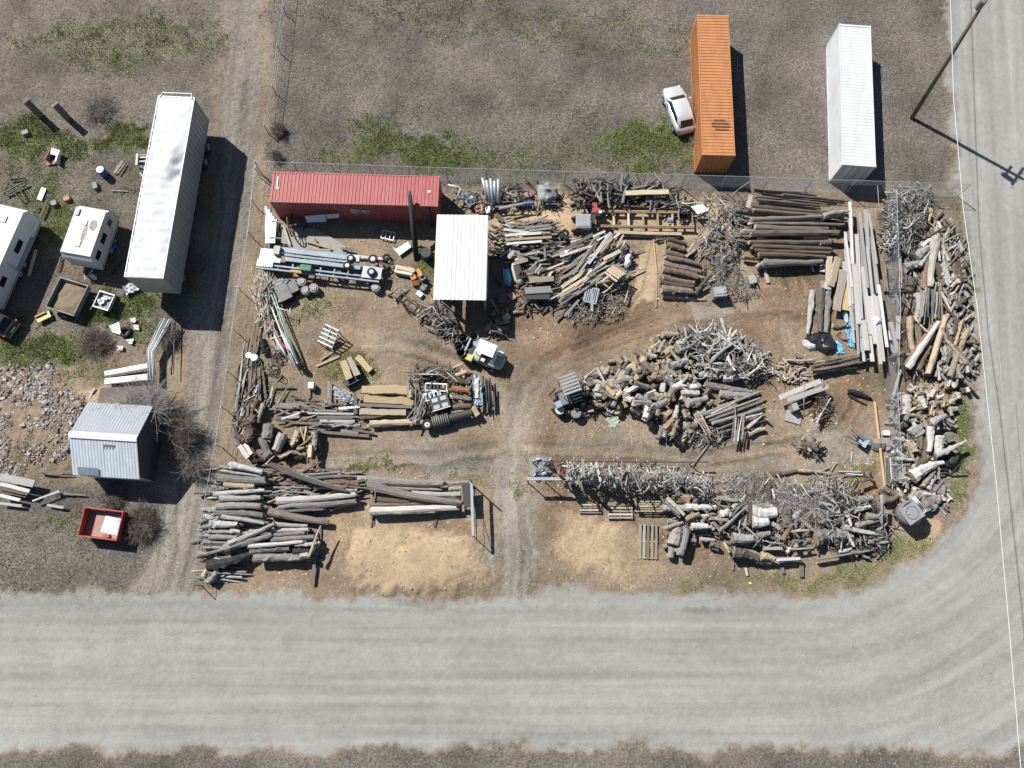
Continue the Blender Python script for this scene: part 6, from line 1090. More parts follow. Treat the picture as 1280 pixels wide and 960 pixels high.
drum('dark_tub', 'dark round tub with a tan block at the lower left of the forklift', 'tub', 699, 515, .36, .75, 'dark_metal', 'cream_paint'); drum('dark_tub', 'dark round tub below the middle of the forklift', 'tub', 719, 519, .38, .7, 'dark_metal', 'grey_metal')
pipe('rusty_bracket', 'rusty channel bracket left of the forklift', 'bracket', [(686, 494, .6), (694, 485, .7)], .09, 'rust'); pipe('green_hose', 'green hose coiled right of the forklift', 'hose', [(738, 504, .4), (746, 503, .5), (748, 511, .3), (744, 518, .1), (750, 512, .2), (757, 519, .1), (764, 520, .1)], .04, 'green_paint'); sheet('green_mesh', 'pale green netting lying below the block heap', 'netting', [(757, 523), (775, 520), (772, 532), (764, 534)], .06, 'pale_green', sag=.03)
sheet('tan_block_sheet', 'short tan block right of the forklift', 'block', [(734, 512), (741, 511), (742, 515), (735, 516)], .35, WOODS['t'], t=.2)
rows((680, 455, 12), "790 55 945 330 26 w D 1.3; 770 70 600 200 12 w D 1.2; 820 60 960 240 12 b D 1.25; 700 270 730 330 110 g C 1.0; 640 200 690 240 90 b C .9; 740 180 800 200 70 b C .9; 700 450 780 480 90 b C .5", 'at the left tip of the block heap', 'pieces at the left tip of the block heap', axis='x')
# trough, tarps
c0, c1_ = W(862, 437, .7), W(877, 474, .7); T = thing('stock_tank', 'oval galvanized stock tank lodged in the driftwood mound', 'tank', (c0 + c1_) / 2 * 1.0, yaw(c0, c1_)); T.location.z = .1; Lh = (c1_ - c0).length / 2
out = []
for k in range(28):
    t = k * 2 * math.pi / 28; x = math.cos(t) * .42 + (Lh - .42) * (1 if math.cos(t) > 0 else -1); out.append((x, math.sin(t) * .46))
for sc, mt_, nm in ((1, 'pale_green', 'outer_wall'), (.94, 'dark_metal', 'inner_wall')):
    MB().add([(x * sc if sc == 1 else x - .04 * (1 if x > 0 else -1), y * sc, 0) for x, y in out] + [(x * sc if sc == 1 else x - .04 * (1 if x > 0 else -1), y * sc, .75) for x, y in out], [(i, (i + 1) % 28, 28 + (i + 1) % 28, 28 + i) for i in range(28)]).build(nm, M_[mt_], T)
MB().tube([(x, y, .76) for x, y in out] + [(out[0][0], out[0][1], .76)], .035, 5, caps=False).build('rim', M_['galvanized'], T); MB().add([(x, y, .05) for x, y in out], [tuple(range(28))]).build('bottom', M_['dark_metal'], T)
def crumple(name, label, cat, pts, z, h, mat, n=22, seed=1):
    xs = [p[0] for p in pts]; ys = [p[1] for p in pts]; vs = {}; mb = MB(); R = random.Random(seed); st = .22
    cx, cy = sum(xs) / len(xs), sum(ys) / len(ys); N = 28; rings = 7; P = []
    for k in range(N + 1):
        k_ = k % N; t = k_ / N * len(pts); i = int(t) % len(pts); f = t - int(t); x = pts[i][0] * (1 - f) + pts[(i + 1) % len(pts)][0] * f; y = pts[i][1] * (1 - f) + pts[(i + 1) % len(pts)][1] * f; row = []
        for r in range(rings + 1):
            u = r / rings; q = W(cx + (x - cx) * u, cy + (y - cy) * u, 0); nz = float(vnoise(np.array(q.x * 2.6), np.array(q.y * 2.6), seed)) - .5 + .6 * (float(vnoise(np.array(q.x * 6), np.array(q.y * 6), seed + 1)) - .5)
            row.append((q.x, q.y, max(.02, z + h * (1 - u ** 3) + nz * h * .8)))
        P.append(row)
    return tag(mb.grid(P).build(name, M_[mat], smooth=True), label, cat)
crumple('black_tarp', 'black glossy tarp bunched below the three upright logs', 'tarp', [(1004, 424), (1018, 416), (1036, 416), (1044, 430), (1046, 440), (1034, 445), (1018, 436), (1008, 430)], .1, .45, 'black_plastic', seed=21)
crumple('white_tarp', 'white sheet tucked at the left of the black tarp', 'tarp', [(1001, 426), (1008, 425), (1018, 429), (1020, 438), (1012, 439), (1004, 433)], .12, .35, 'fabric_white', seed=23)
for i, q in enumerate(([(1053, 389), (1061, 388), (1066, 408), (1057, 409)], [(1057, 412), (1068, 413), (1069, 434), (1060, 432)], [(1043, 425), (1050, 427), (1056, 442), (1046, 443)])): sheet('blue_tarp', ['upper', 'middle', 'lower left'][i] + ' light blue tarp scrap between the black tarp and white boards', 'tarp', q, .15, 'blue_tarp', sag=.07, n=9)
c = W(1086, 409, 1.3); crumple('white_bag', 'white plastic bag lying on the white board stack', 'bag', [(1080, 406), (1086, 402), (1091, 410), (1085, 414)], 1.2, .25, 'white_metal', seed=25)
crumple('wrapped_bundle', 'grey bundle wrapped in shiny plastic near the top fence', 'bundle', [(671, 236), (684, 232), (697, 240), (696, 252), (686, 258), (672, 256)], .5, .5, 'grey_plastic', seed=26)
for i in range(5): pipe('grey_tube', f'{ORD[i]} from the left of the upright grey tubes right of the red container', 'tube', [(610 + i * 3.2, 252 + (i % 3) * 2, .8), (603 + i * 5, 222 + (i * 3) % 5, 1.6)], .13, 'galvanized', 'upright grey tubes')
# top scrap strip
sheet('blue_tarp', 'crumpled pale blue tarp left of the upright grey tubes', 'tarp', [(572, 242), (582, 240), (602, 252), (586, 258)], .6, 'blue_grey_metal', sag=.15); sheet('red_cloth', 'faded red cloth below the upright grey tubes', 'cloth', [(592, 258), (603, 254), (606, 266), (596, 268)], .6, 'pink_metal', sag=.12); sheet('white_scrap', 'white scrap sheet below the upright grey tubes', 'sheet', [(606, 259), (613, 257), (612, 265), (608, 267)], .5, 'white_metal')
pipe('white_pole', 'white pole leaning at the right end of the red container', 'pole', [(570, 250, .5), (576, 236, 1.6)], .05, 'white_metal'); pipe('white_pole', 'long white pole lying across the top scrap strip', 'pole', [(560, 231, 1.0), (577, 235, 1.0)], .05, 'white_metal')
crate('blue_crate', 'dark blue crate left of the plastic wrapped bundle', 'crate', 655, 257, (1.2, .4, .4), 'blue_paint', .1); crate('red_crate', 'dull red crate in the middle of the top scrap strip', 'crate', 660, 246, (.5, .4, .4), 'pink_metal', .3)
tyre('small dark tyre lying left of the diagonal board pile', 706, 292, .32, .4, tiltx=.7); drum('white_drum', 'round white lidded drum at the left of the diagonal boards', 'drum', 709, 322, .32, .7, 'white_metal'); crate('red_machine', 'small red engine block left of the diagonal boards', 'engine', 705, 336, (.6, .5, .5), 'red_paint', .2)
crate('red_box_scrap', 'dark red box on the right of the diagonal boards', 'box', 700, 345, (.4, .3, .3), 'rust', .5); crumple('white_bag', 'white bag slumped right of the diagonal board pile', 'bag', [(779, 325), (784, 318), (789, 322), (788, 333), (783, 339), (779, 334)], .3, .5, 'white_metal', seed=31)
slatpanel('pallet_rack', 'grey slatted rack in the lower part of the diagonal board pile', 739, 369, .9, .95, 1.15, 7, -.25, 'galvanized', 'galvanized')
crumple('blue_sheet', 'crumpled blue plastic sheet in the shade right of the white roof', 'sheet', [(628, 338), (638, 335), (641, 352), (637, 360), (630, 355)], .2, .3, 'blue_tarp', seed=33)
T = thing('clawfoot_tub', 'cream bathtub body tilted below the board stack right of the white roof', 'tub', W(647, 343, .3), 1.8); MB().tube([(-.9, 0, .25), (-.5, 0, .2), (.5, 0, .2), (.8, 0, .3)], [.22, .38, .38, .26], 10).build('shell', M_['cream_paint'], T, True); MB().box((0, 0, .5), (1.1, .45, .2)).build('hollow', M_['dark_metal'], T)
tyre('black tyre on the small timber cart right of the white roof', 653, 344, .3, .9, tiltx=.5); sheet('metal_bench', 'dark steel bench top below the timber cart', 'bench', [(655, 360), (688, 358), (690, 366), (657, 368)], .9, 'grey_metal', t=.1)
T = thing('work_bench', 'black steel work bench standing below the board stack', 'bench', W(672, 373, 0), .0); MB().box((0, 0, .85), (1.7, .8, .08)).build('top', M_['dark_metal'], T)
for x in (-.8, .8):
    for y in (-.35, .35): MB().cyl((x, y, 0), (x, y, .82), .04, 6).build('leg', M_['galvanized'], T)
for i, (x, y, m_) in enumerate(((620, 405, 'concrete'), (633, 398, 'cream_paint'), (625, 415, 'galvanized'), (640, 372, 'pink_metal'), (612, 412, 'grey_plastic'))): crate('junk_box', f'{["grey", "cream", "metallic", "pinkish", "pale grey"][i]} box in the clutter right of the white roof', 'box', x, y, (.5, .4, .35), m_, i * .7)
T = thing('timber_cart', 'tan fronted wooden cart full of offcuts right of the white roof', 'cart', W(672, 345, .1), .02); MB().box((0, -.35, .5), (1.9, .08, .35)).build('front_board', WOODS['t'], T); MB().box((0, .7, .4), (1.9, .06, .3)).build('back_board', WOODS['g'], T); MB().box((0, .2, .3), (1.8, 1.0, .06)).build('deck', WOODS['b'], T)
for x in (-.7, .7): wheel(T, x, -.2, .22, .1)
# left of canopy
T = thing('old_tiller', 'orange and grey garden tiller left of the white roof', 'tiller', W(528, 350, 0), -.9); MB().box((0, 0, .5), (.6, .4, .4)).build('engine', M_['grey_metal'], T); MB().cyl((-.1, 0, .7), (-.1, 0, .9), .16, 10).build('cap', M_['orange_paint'], T); MB().box((-.5, .1, .5), (.4, .3, .25)).build('cover', M_['orange_paint'], T)
for s in (-.25, .25): MB().cyl((.2, s, .5), (1.2, s * 1.4, .95), .025, 6).build('handle', M_['dark_metal'], T); wheel(T, .05, s * 1.2, .2, .1)
crate('tool_case', 'small pale blue case left of the white roof', 'case', 525, 369, (.45, .35, .3), 'camper_white', -.7); drum('dark_drum', 'dark drum in the shade left of the white roof', 'drum', 534, 322, .4, .9, 'dark_metal')
T = thing('angle_frame', 'black tubular frame lying left of the white roof', 'frame', W(512, 382, .3), -.6)
for a, c in (((-1.0, .4, .2), (.9, .4, .2)), ((-1.0, -.1, .2), (.9, -.2, .2)), ((-1.0, .4, .2), (-1.0, -.1, .2)), ((.9, .4, .2), (.9, -.2, .2)), ((0, .4, .2), (0, -.15, .2))): MB().cyl(a, c, .04, 6).build('bar', M_['dark_metal'], T)
rows((500, 320, 5.333), "20 330 110 400 8 k P .4; 5 290 60 390 8 k P .3; 100 415 180 350 10 w P .5; 110 430 200 370 8 w P .5; 280 295 385 375 26 r D 1.0; 300 290 385 470 16 b D .6; 160 465 240 500 10 w P .5; 600 480 720 476 14 g D .4; 640 455 730 430 24 g D .5; 90 290 190 330 8 b P .4; 130 360 120 400 16 t C .4; 835 400 870 345 14 b D .2; 850 330 870 400 8 b D .3", 'around the front of the white roof', 'timber around the front of the white roof')
for i, (x, y) in enumerate(((521, 356), (530, 361), (517, 348))): crate('engine_part', ['middle', 'right', 'left'][i] + ' of the greasy engine parts left of the white roof', 'engine part', x, y, (.45, .35, .4), ['rust', 'grey_metal', 'orange_paint'][i], i)
rows((260, 310, 4.571), "1080 110 1180 130 26 t D .5; 1020 250 1100 290 18 t B .3; 1040 260 1100 220 9 t P .5; 1060 280 1130 210 8 w P .4; 1070 300 1050 250 12 t X .3; 1000 100 1070 90 9 b P .3; 980 80 1060 120 10 b P .4; 960 100 1030 150 8 k P .4; 990 140 1080 60 8 b P .5; 900 200 940 230 16 b C .3; 940 60 1010 60 10 t D .2", 'right of the steel trailer frames', 'pieces right of the steel frames')
# sawmill
loc, rz, LX = frame((744, 282.5), (868, 284), .5); T = thing('sawmill', 'sawmill with wooden track, cross bunks and red engine head at left', 'sawmill', loc, rz)
yb = (W(744, 264, .5) - W(744, 282.5, .5)).length
for y in (0, yb): MB().box((LX / 2, y, .45), (LX, .16, .22)).build('track_beam', WOODS['t'], T); MB().box((LX / 2, y, .575), (LX, .03, .03)).build('rail', M_['rust'], T)
for x in np.linspace(1.4, LX - 1.6, 5): MB().box((x, yb / 2, .42), (.14, yb - .17, .14)).build('bunk', WOODS['t'], T)
MB().box((LX - .1, yb / 2, .42), (.1, yb - .17, .1)).build('bunk', WOODS['b'], T); MB().box((-.9, .25, .6), (1.1, 1.1, .5)).build('log_bed_cover', M_['galvanized'], T)
MB().box((-.9, .25, .88), (1.0, .9, .05)).build('cover_sheet', M_['grey_plastic'], T); MB().box((-.1, 1.1, .95), (.35, .8, .7)).build('engine', M_['red_paint'], T); MB().box((.15, .9, 1.2), (.3, .3, .3)).build('air_filter', M_['red_paint'], T); MB().cyl((.3, .7, 1.25), (.3, .7, 1.45), .12, 10).build('fuel_cap', M_['white_metal'], T); MB().box((-.15, .4, 1.0), (.2, 1.1, .4)).build('saw_head', M_['dark_metal'], T)
for x, y in ((-1.5, -.3), (-1.5, .7), (-1.2, -.35)): o = MB().cyl((x, y - .05, .3), (x, y + .05, .3), .28, 14).build('wheel', M_['rust'], T)
for x in (-.3, .15):
    for y in (-.1, yb): MB().cyl((x, y, .5), (x, y, 1.5), .04, 6).build('head_post', M_['dark_metal'], T)
MB().cyl((-.1, .75, .9), (.5, .75, .9), .38, 16).build('saw_wheel', M_['dark_metal'], T); MB().cyl((5.4, yb * .45, .5), (5.8, yb * .45, .5), .2, 12).build('clamp', M_['blue_grey_metal'], T)
sheet('white_cloth', 'pale blue cardboard sheet on the brush right of the sawmill', 'sheet', [(863, 258), (878, 255), (886, 263), (872, 268)], 1.0, 'camper_white'); crumple('white_bag', 'small white bag right of the sawmill', 'bag', [(878, 268), (882, 267), (883, 273), (879, 274)], .8, .2, 'white_metal', seed=41)
T = thing('machine_box', 'pale grey machine housing in the scrub left of the brown stack', 'machine', W(896, 370, 0), .1); MB().box((0, 0, .5), (.95, .75, .9)).build('housing', M_['grey_plastic'], T); MB().box((0, 0, .97), (.6, .4, .06)).build('panel', M_['galvanized'], T); MB().box((.1, -.4, .4), (.5, .05, .5)).build('grille', M_['dark_metal'], T)
crate('machine_box', 'second pale machine housing right of the first in the scrub', 'machine', 938, 352, (.5, .6, .5), 'concrete', .3)
# beams on blocks and corner tub
rows(VL, "395 945 670 830 30 w D 1.0; 450 960 720 870 30 w D 1.0", 'of the two pale beams on blocks', 'pale beams on blocks')
T = thing('beam_stand', 'low block stand holding the two pale beams', 'stand', W(990, 515, 0), .3); MB().box((0, .2, .45), (.4, .5, .9)).build('block', M_['concrete'], T); MB().box((1.6, .9, .45), (.4, .5, .9)).build('block', WOODS['g'], T); MB().box((-.1, -.4, .1), (1.1, .8, .12), rz=-.6).build('slab', M_['concrete'], T)
for i, (x, y) in enumerate(((1005, 498), (1005, 485), (1028, 480))): pipe('iron_rod', f'{["lower", "upper", "right"][i]} thin upright rod at the pale beams', 'rod', [(x, y + 22, .1), (x, y - 6, 1.6)], .035, 'galvanized')
T = thing('wheelbarrow', 'small blue-grey wheelbarrow beside the sandy patch', 'wheelbarrow', W(1073, 553, 0), -.6); MB().add([(-.4, -.3, .6), (.4, -.35, .65), (.4, .35, .65), (-.4, .3, .6), (-.2, -.15, .3), (.2, -.18, .3), (.2, .18, .3), (-.2, .15, .3)], [(0, 1, 5, 4), (1, 2, 6, 5), (2, 3, 7, 6), (3, 0, 4, 7), (4, 5, 6, 7)]).build('tray', M_['blue_grey_metal'], T); wheel(T, .5, 0, .18, .08)
for s in (-.22, .22): MB().cyl((.4, s * .5, .3), (-1.0, s * 1.3, .55), .025, 6).build('handle', M_['dark_metal'], T)
for i, (x, y, r) in enumerate(((1095, 556, .4), (1106, 554, .38), (1106, 545, .3))):
    if i == 2: crate('white_block', 'white square block at the top of the concrete pieces', 'block', 1106, 542, (.45, .3, .3), 'white_metal')
    else: T = thing('boulder', ('left' if i == 0 else 'right') + ' pale boulder beside the long tan board', 'boulder', W(x, y, 0)); t = TPL['chunk'][i]; o = MB().add([(p[0] * .8, p[1] * r, p[2] * .3 + .2) for p in t.v], t.f).build('rock', M_['stone'], T)
T = thing('round_tub', 'round dark tub with a square pale lid at the road corner', 'tub', W(1127, 643, 0), .55); MB().cyl((0, 0, 0), (0, 0, 1.5), .62, 24, .85).build('tank', M_['grey_metal'], T, True); MB().box((-.1, 0, 1.6), (1.25, 1.15, .08)).build('lid', M_['grey_plastic'], T); MB().cyl((0, 0, 1.5), (0, 0, 1.56), .7, 16).build('neck', M_['dark_metal'], T)
MB().cyl((-.35, .1, 1.64), (-.35, .1, 1.72), .07, 10).build('knob', M_['galvanized'], T); MB().torus((-.1, 0, 1.645), .42, .02, n=24, k=4).build('ring_seam', M_['dark_metal'], T); MB().box((.7, .15, 1.45), (.35, 1.2, .1), ry=.3).build('side_panel', M_['white_metal'], T)
for i, (x, y, r, m_) in enumerate(((1148, 618, .3, 'stone'), (1155, 622, .3, 'stone'), (1160, 630, .45, 'stone'), (1168, 612, .4, 'stone'), (1148, 628, .25, 'stone'))): t = TPL['chunk'][i]; T = thing('boulder', f'{ORD[i]} boulder from the left in the rock row beside the round tub', 'boulder', W(x, y, 0), i, 'boulders beside the round tub'); MB().add([(p[0] * 2 * r, p[1] * r, p[2] * r * .8 + r * .6) for p in t.v], t.f).build('rock', M_[m_], T)
T = thing('black_tank_lump', 'dark rounded lump inside the right boundary', 'tank', W(1184, 577, 0)); MB().cyl((0, 0, 0), (0, 0, .6), .42, 18).build('body', M_['dark_metal'], T, True); MB().cyl((0, 0, .6), (0, 0, .75), .38, 18, .2).build('dome', M_['dark_metal'], T, True)  # squat domed cylinder for a dark round mass of unknown nature
T = thing('steel_post', 'short dark post casting a long shadow near the right boundary', 'post', W(1186, 596, 0)); MB().cyl((0, 0, 0), (.3, .9, 1.5), .07, 8).build('shaft', M_['dark_metal'], T); MB().box((0, 0, .03), (.25, .25, .06)).build('foot', M_['concrete'], T)
# pallets right of the gate
def pallet(label, px, py, z, w, h, n, rz, tilt=0, zoff=0):
    T = thing('pallet', label, 'pallet', W(px, py, z), rz); T.rotation_euler = (tilt, 0, rz)
    for i in range(n): MB().box((0, -h / 2 + (i + .5) * h / n, .1), (w, h / n * .6, .03)).build('slat', WOODS['t'] if z > .3 or i % 2 else WOODS['g'], T)
    for x in (-w / 2 + .06, 0, w / 2 - .06): MB().box((x, 0, .04), (.08, h - .02, .08)).build('bearer', WOODS['g'], T)
pallet('left of the flat pallets half in shade below the driftwood rack', 775, 639, .1, 1.7, 1.1, 5, 0); pallet('right of the flat pallets half in shade below the driftwood rack', 811, 633, .45, 1.9, .8, 5, 0); pallet('small pallet in deep shade at the left below the rack', 738, 636, .05, 1.5, .7, 4, 0)
pallet('upright slatted pallet lying alone on the sawdust below the rack', 810, 677, .05, 2.3, 1.35, 5, math.pi / 2 - .05)
# driftwood rack with steel beams and gate leaves
T = thing('wood_rack', 'low steel rack under the driftwood right of the gate', 'rack', W(658, 603, 0), yaw(W(658, 603), W(880, 604))); LR = (W(890, 604) - W(658, 603)).length
MB().box((1.5, 0, 1.85), (3.0, .2, .16)).build('beam', M_['galvanized'], T); MB().box((LR / 2 + 1.2, .05, .55), (LR - 3, .1, .1)).build('lower_rail', M_['galvanized'], T); MB().box((LR / 2 + .4, 1.3, 1.0), (LR - 1.5, .08, .08)).build('back_rail', M_['dark_metal'], T)
for x in (.1, 1.3, 3.4, 6.0, 8.6, 11.0): MB().cyl((x, 0, 0), (x, 0, 1.8 if x < 3 else .6), .045, 7).build('post', M_['dark_metal'], T); MB().cyl((x + .3, 1.3, 0), (x + .3, 1.3, 1.0), .04, 6).build('post', M_['dark_metal'], T)
T = thing('gate', 'galvanized gate leaf swung open at the left of the entrance', 'gate', W(591, 607, 0), yaw(W(591, 607), W(593, 672))); LG = (W(593, 672) - W(591, 607)).length
MB().box((LG / 2, 0, 1.85), (LG, .17, .12)).build('top_rail', M_['galvanized'], T); MB().cyl((0, 0, 0), (0, 0, 2.9), .05, 8).build('hinge_post', M_['dark_metal'], T); MB().cyl((LG, 0, .1), (LG, 0, 1.85), .035, 7).build('end_post', M_['dark_metal'], T); MB().cyl((0, 0, .2), (LG, 0, .2), .03, 6).build('bottom_rail', M_['dark_metal'], T); MB().cyl((0, 0, 1.0), (LG, 0, 1.0), .02, 6).build('middle_rail', M_['dark_metal'], T); MB().cyl((0, 0, .2), (LG, 0, 1.8), .02, 6).build('brace', M_['dark_metal'], T)
sheet('dark_sheet', 'dark steel panel between the log rack and the open gate', 'panel', [(577, 606), (589, 604), (590, 634), (580, 634)], 1.1, 'dark_metal', t=.05)
crumple('scrap_tangle', 'tangle of wheels and cans at the left tip of the driftwood rack', 'scrap', [(660, 573), (674, 569), (688, 572), (694, 588), (684, 597), (664, 596)], .15, .4, 'grey_metal', seed=51)
for i, (x, y, m_) in enumerate(((666, 592, 'galvanized'), (676, 586, 'galvanized'), (668, 578, 'cream_paint'), (683, 580, 'grey_metal'), (680, 592, 'white_metal'), (673, 574, 'white_metal'), (688, 590, 'pink_metal'))): o = MB().torus((0, 0, 0), .16, .045, n=14, k=5).cyl((0, 0, -.02), (0, 0, .02), .07, 8).build('cart_wheel', M_[m_]); o.location = W(x, y, .6); o.rotation_euler = (.3 * i, .2 * i, 0); tag(o, f'{ORD[i]} small wheel in the scrap tangle at the gate', 'wheel', 'small wheels in the scrap tangle')
rows(VM, "320 215 355 345 44 r B 1.9; 260 170 240 215 8 w P .9; 350 205 480 230 6 b P 1.0; 550 240 700 230 5 k P 1.2; 850 232 970 230 5 k P 1.1; 490 240 500 270 26 t T 1.6; 470 180 480 320 18 g D 2.6; 560 200 590 330 14 w D 2.4; 650 240 690 370 14 w P 2.5; 690 215 740 380 12 g P 2.6; 800 230 860 400 10 g P 2.4; 420 230 470 390 16 g D 2.2; 900 250 960 380 10 w P 2.3; 360 340 420 440 20 g B 1.0", 'on the driftwood rack', 'pieces on the driftwood rack', axis='x')
for i, (x, hh, ty) in enumerate(((702, 2.6, 'w'), (722, 3.3, 'g'), (741, 2.8, 'g'), (762, 3.5, 'w'), (778, 2.7, 'b'), (797, 3.0, 'g'), (822, 2.6, 'w'), (846, 2.9, 'g'))):
    A = W(x, 603, .3); B = A + Vector(((i % 3 - 1) * .35, .35 - (i % 2) * .3, hh)); tag(place('board', A, B, .11 + .03 * (i % 3), ty, th=.03, roll=.8 + i * .5), f'{ORD[i]} from the left of the upright boards standing in the driftwood rack', 'board', 'upright boards in the driftwood rack')
# ------------------------------------------------------------ leafless shrubs
def bush(label, px, py, h, r, n, mats=('twig', 'twig_dark'), seed=1, cat='bush', name='bare_bush', lean=(0, 0), stems=6, flatn=.6):
    R = random.Random(seed); c = W(px, py, 0); T = thing(name, label, cat, c); tr = MB(); cr = MB(); ends = []
    for s in range(stems):
        a = s * 6.283 / stems + R.uniform(-.4, .4); d = Vector((math.cos(a) * r * .45 + lean[0], math.sin(a) * r * .45 + lean[1], h * R.uniform(.45, .7))); m1 = d * .5 + Vector((R.uniform(-.1, .1), R.uniform(-.1, .1), h * .1))
        tr.tube([(0, 0, 0), m1, d], [.055, .04, .022], 5); ends += [(m1, d), (d, d)]
    for i in range(n):
        e, d0 = R.choice(ends); o = Vector(e) * R.uniform(.4, 1.05); a = R.uniform(0, 6.283); rr = r * R.uniform(.25, .75); v1 = Vector((math.cos(a) * rr + lean[0] * .5, math.sin(a) * rr + lean[1] * .5, h * R.uniform(-.1, .45) * flatn)); p1 = o + v1 * .5 + Vector((R.uniform(-.12, .12), R.uniform(-.12, .12), R.uniform(-.05, .15))); p2 = o + v1; p2.z = max(.05, p2.z); p1.z = max(.05, p1.z); mi = 0 if R.random() < .65 else 1
        cr.tube([o, p1, p2], [.014, .010, .004], 3, mi, caps=False)
        for _ in range(2): q = p1.lerp(p2, R.uniform(0, .8)); e2 = q + Vector((R.uniform(-.35, .35), R.uniform(-.35, .35), R.uniform(-.1, .3))); e2.z = max(.04, e2.z); cr.tube([q, e2], [.008, .003], 3, mi, caps=False)
    tr.build('trunk', M_['twig_dark'], T, True); cr.build('crown', [M_[mats[0]], M_[mats[1]]], T)
bush('large leafless grey tree overhanging the top right corner of the metal shed', 190, 517, 3.6, 3.0, 1100, ('twig_pale', 'twig'), seed=1, cat='tree', name='bare_tree', stems=8)
bush('leafless bush beside the alley right of the metal shed', 232, 545, 2.2, 1.9, 600, ('twig', 'twig_dark'), seed=2)
bush('lower leafless bush beside the alley next to the shed shadow', 245, 585, 1.6, 1.3, 300, seed=12)
bush('bushy dry shrub right of the red dump cart', 178, 655, 1.1, 1.6, 900, ('twig_dark', 'twig'), seed=3)
bush('dry shrub between the metal shed and the red dump cart', 140, 622, .7, 1.2, 450, ('twig', 'twig_dark'), seed=4)
bush('dry brown shrub left of the bent rails', 120, 430, .8, 1.6, 500, ('twig_dark', 'twig'), seed=5); bush('thin grey shrub right of the bent rails', 210, 425, 1.2, 1.0, 260, seed=6)
bush('left of the fine grey brush heaps on the wide pile', 930, 615, 1.2, 2.3, 600, ('twig_pale', 'twig'), seed=7, lean=(.5, -.1)); bush('right of the fine grey brush heaps on the wide pile', 990, 625, 1.5, 2.4, 800, ('twig_pale', 'twig'), seed=8, lean=(.2, -.4)); 
bush('dark dry shrub above the left end of the alley fence', 350, 165, .8, .8, 220, ('twig_dark', 'twig'), seed=10); bush('dark dry shrub just above the red container corner', 347, 198, .7, .7, 180, ('twig_dark', 'twig'), seed=11)
bush('grey shrub at the right end of the wide pile', 1075, 640, 1.0, 1.4, 320, ('twig', 'twig_dark'), seed=13); bush('grey shrub inside the right cross fence', 1103, 275, .8, .8, 240, ('twig', 'twig_dark'), seed=14); bush('dry shrub beside the silver car', 868, 175, .5, .6, 200, ('twig_dark', 'twig'), seed=15)
bush('thin grey shrub under the camper right side', 133, 272, .6, .9, 260, seed=16); bush('dry shrub at the top of the field left of the semi trailer', 125, 140, .6, 2.0, 400, seed=17)
# ------------------------------------------------------------ fences, pole, wires
def fence(label, pts, h, posts, mesh=True, rope=False):
    P = [W(*p, 0) for p in pts]; T = thing('wire_fence', label, 'fence', P[0]); Q = [p - P[0] for p in P]; tot = []
    for a, b2 in zip(Q[:-1], Q[1:]):
        L = (b2 - a).length; n = max(1, round(L / posts)); d = (b2 - a) / L
        for k in range(n): p = a + d * (L * k / n); MB().cyl((p.x, p.y, -.1), (p.x, p.y, h + .02), .035, 7).build('post', M_['galvanized'], T)
        MB().cyl(a + Vector((0, 0, h)), b2 + Vector((0, 0, h)), .018, 5).build('top_rail', M_['galvanized'], T)
        if mesh:
            w_ = MB(); s = .2; k = -h
            while k < L:
                for sg in (1, -1):
                    x0, x1 = k, k + h; z0_, z1_ = (0, h) if sg > 0 else (h, 0)
                    if x0 < 0: z0_ += (0 - x0) * sg; x0 = 0
                    if x1 > L: z1_ -= (x1 - L) * sg; x1 = L
                    if x1 - x0 > .05: p, q = a + d * x0, a + d * x1; w_.tube([(p.x, p.y, z0_), (q.x, q.y, z1_)], (.0045), 3, caps=False)
                k += s
            tag(w_.build('chain_link_mesh', M_['galvanized'], T), kind='stuff')
        else:
            for z in (h * .35, h * .7): MB().cyl(a + Vector((0, 0, z)), b2 + Vector((0, 0, z)), .008, 3).build('wire', M_['galvanized'], T)
    p = Q[-1]; MB().cyl((p.x, p.y, -.1), (p.x, p.y, h), .035, 7).build('post', M_['galvanized'], T); return T
fence('wire fence along the left boundary beside the alley', [(326, 222), (318, 300), (306, 368), (292, 470), (279, 560), (262, 650), (252, 732)], 1.5, 3.3, False)
fence('chain-link fence along the top boundary behind the scrap and logs', [(328, 218), (560, 226), (900, 236), (1110, 243), (1196, 246)], 1.9, 3.0)
fence('chain-link cross fence right of the white board stack', [(1106, 252), (1110, 400), (1106, 500), (1112, 600)], 1.9, 3.0)
fence('wire fence running up the alley above the red container', [(326, 218), (345, 118), (358, 20), (366, -60)], 1.2, 4.0, False)
base = W(1140, 148, 0); T = thing('utility_pole', 'tall wooden utility pole at the top right casting a long shadow', 'utility pole', base); top = Vector((-.03 * 12, .16 * 12, 12))
MB().tube([(0, 0, -.2), top * .5, top], [.17, .15, .12], 10).build('shaft', TONE['b'], T, True)
for f_, l in ((.955, 1.9), (.87, 1.1)): c = top * f_; MB().box(c, (l, .12, .14), rz=.9).build('crossarm', WOODS['g'], T)
for s in (-1,): c = top * .90; MB().cyl(c + Vector((.35 * s, .4 * s, -.4)), c + Vector((.35 * s, .4 * s, .3)), .22, 12).build('transformer', M_['grey_metal'], T)
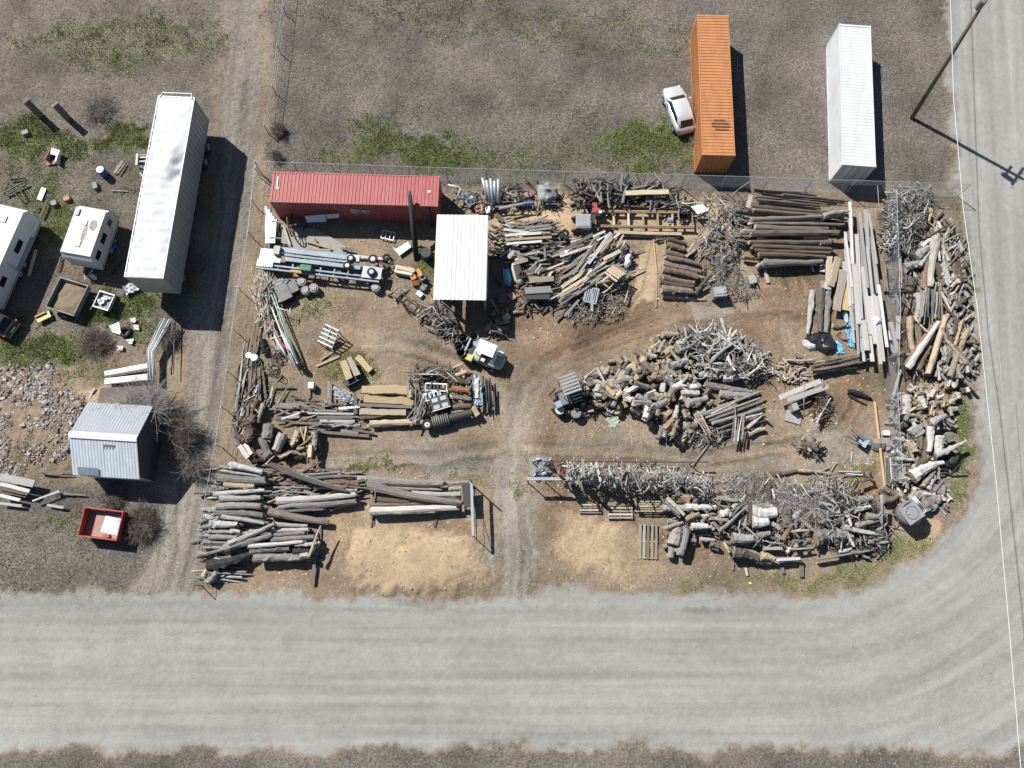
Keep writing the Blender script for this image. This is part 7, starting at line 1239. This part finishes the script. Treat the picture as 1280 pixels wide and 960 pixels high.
for s in (-1, -.4, .4, 1): c = top * .955; MB().cyl(c + Vector((.7 * s, .88 * s, .07)), c + Vector((.7 * s, .88 * s, .25)), .04, 6).build('insulator', M_['white_metal'], T)
MB().cyl(top * .12, top * .8, .02, 5).build('conduit', M_['galvanized'], T)
pipe('power_line', 'bright thin overhead wire crossing the right edge above the road', 'wire', [(1176, -380, 9.5), (1186, -60, 9.1), (1192, 122, 8.9), (1204, 260, 8.8), (1221, 380, 8.7), (1232, 480, 8.7), (1245, 600, 8.8), (1262, 790, 9.0), (1276, 960, 9.2), (1300, 1300, 9.6)], .023, 'wire', n=5)
pipe('power_line', 'fainter overhead wire right of the bright one above the road corner', 'wire', [(1243, 360, 8.7), (1252, 480, 8.7), (1260, 570, 8.7), (1278, 712, 8.9), (1310, 990, 9.2)], .011, 'galvanized', n=5)
pipe('service_wire', 'thin pale wire hanging beside the antler-like branch heap', 'wire', [(1097, 232, 2.2), (1099, 262, 2.0), (1102, 284, .2)], .014, 'wire', n=4); pipe('guy_wire', 'thin dark wire running down to the brush left of the brown stack', 'wire', [(938, 226, 2.0), (908, 248, .6)], .014, 'wire', n=4)
# ------------------------------------------------------------ tell same-looking pieces apart by their place
bpy.context.view_layer.update()
tops = [o for o in COL.objects if o.parent is None and 'label' in o and 'category' in o and o.get('kind') is None]
def trim(w, n=16):
    for cut in (' lying', 'stubby ', 'hooked ', 'slender ', 'narrow ', 'cloven ', 'crooked ', 'barkless ', 'peeled ', 'barked ', 'weathered ', ' the', ' the', ' of'):
        if len(w.split()) <= n: break
        w = w.replace(cut, ' ' if cut in (' the', ' of') else '', 1).replace('  ', ' ')
    return w
for rnd in (0, 1):
    byl = {}
    for o in tops: o['label'] = trim(o['label']); byl.setdefault(o['label'], []).append(o)
    for lab, L_ in byl.items():
        if len(L_) < 2 or len(L_) > 50: continue
        L_.sort(key=lambda o: o.location.x)
        for i, o in enumerate(L_): o['label'] = trim(trim(lab, 13) + f", {ORD[i]} from left")
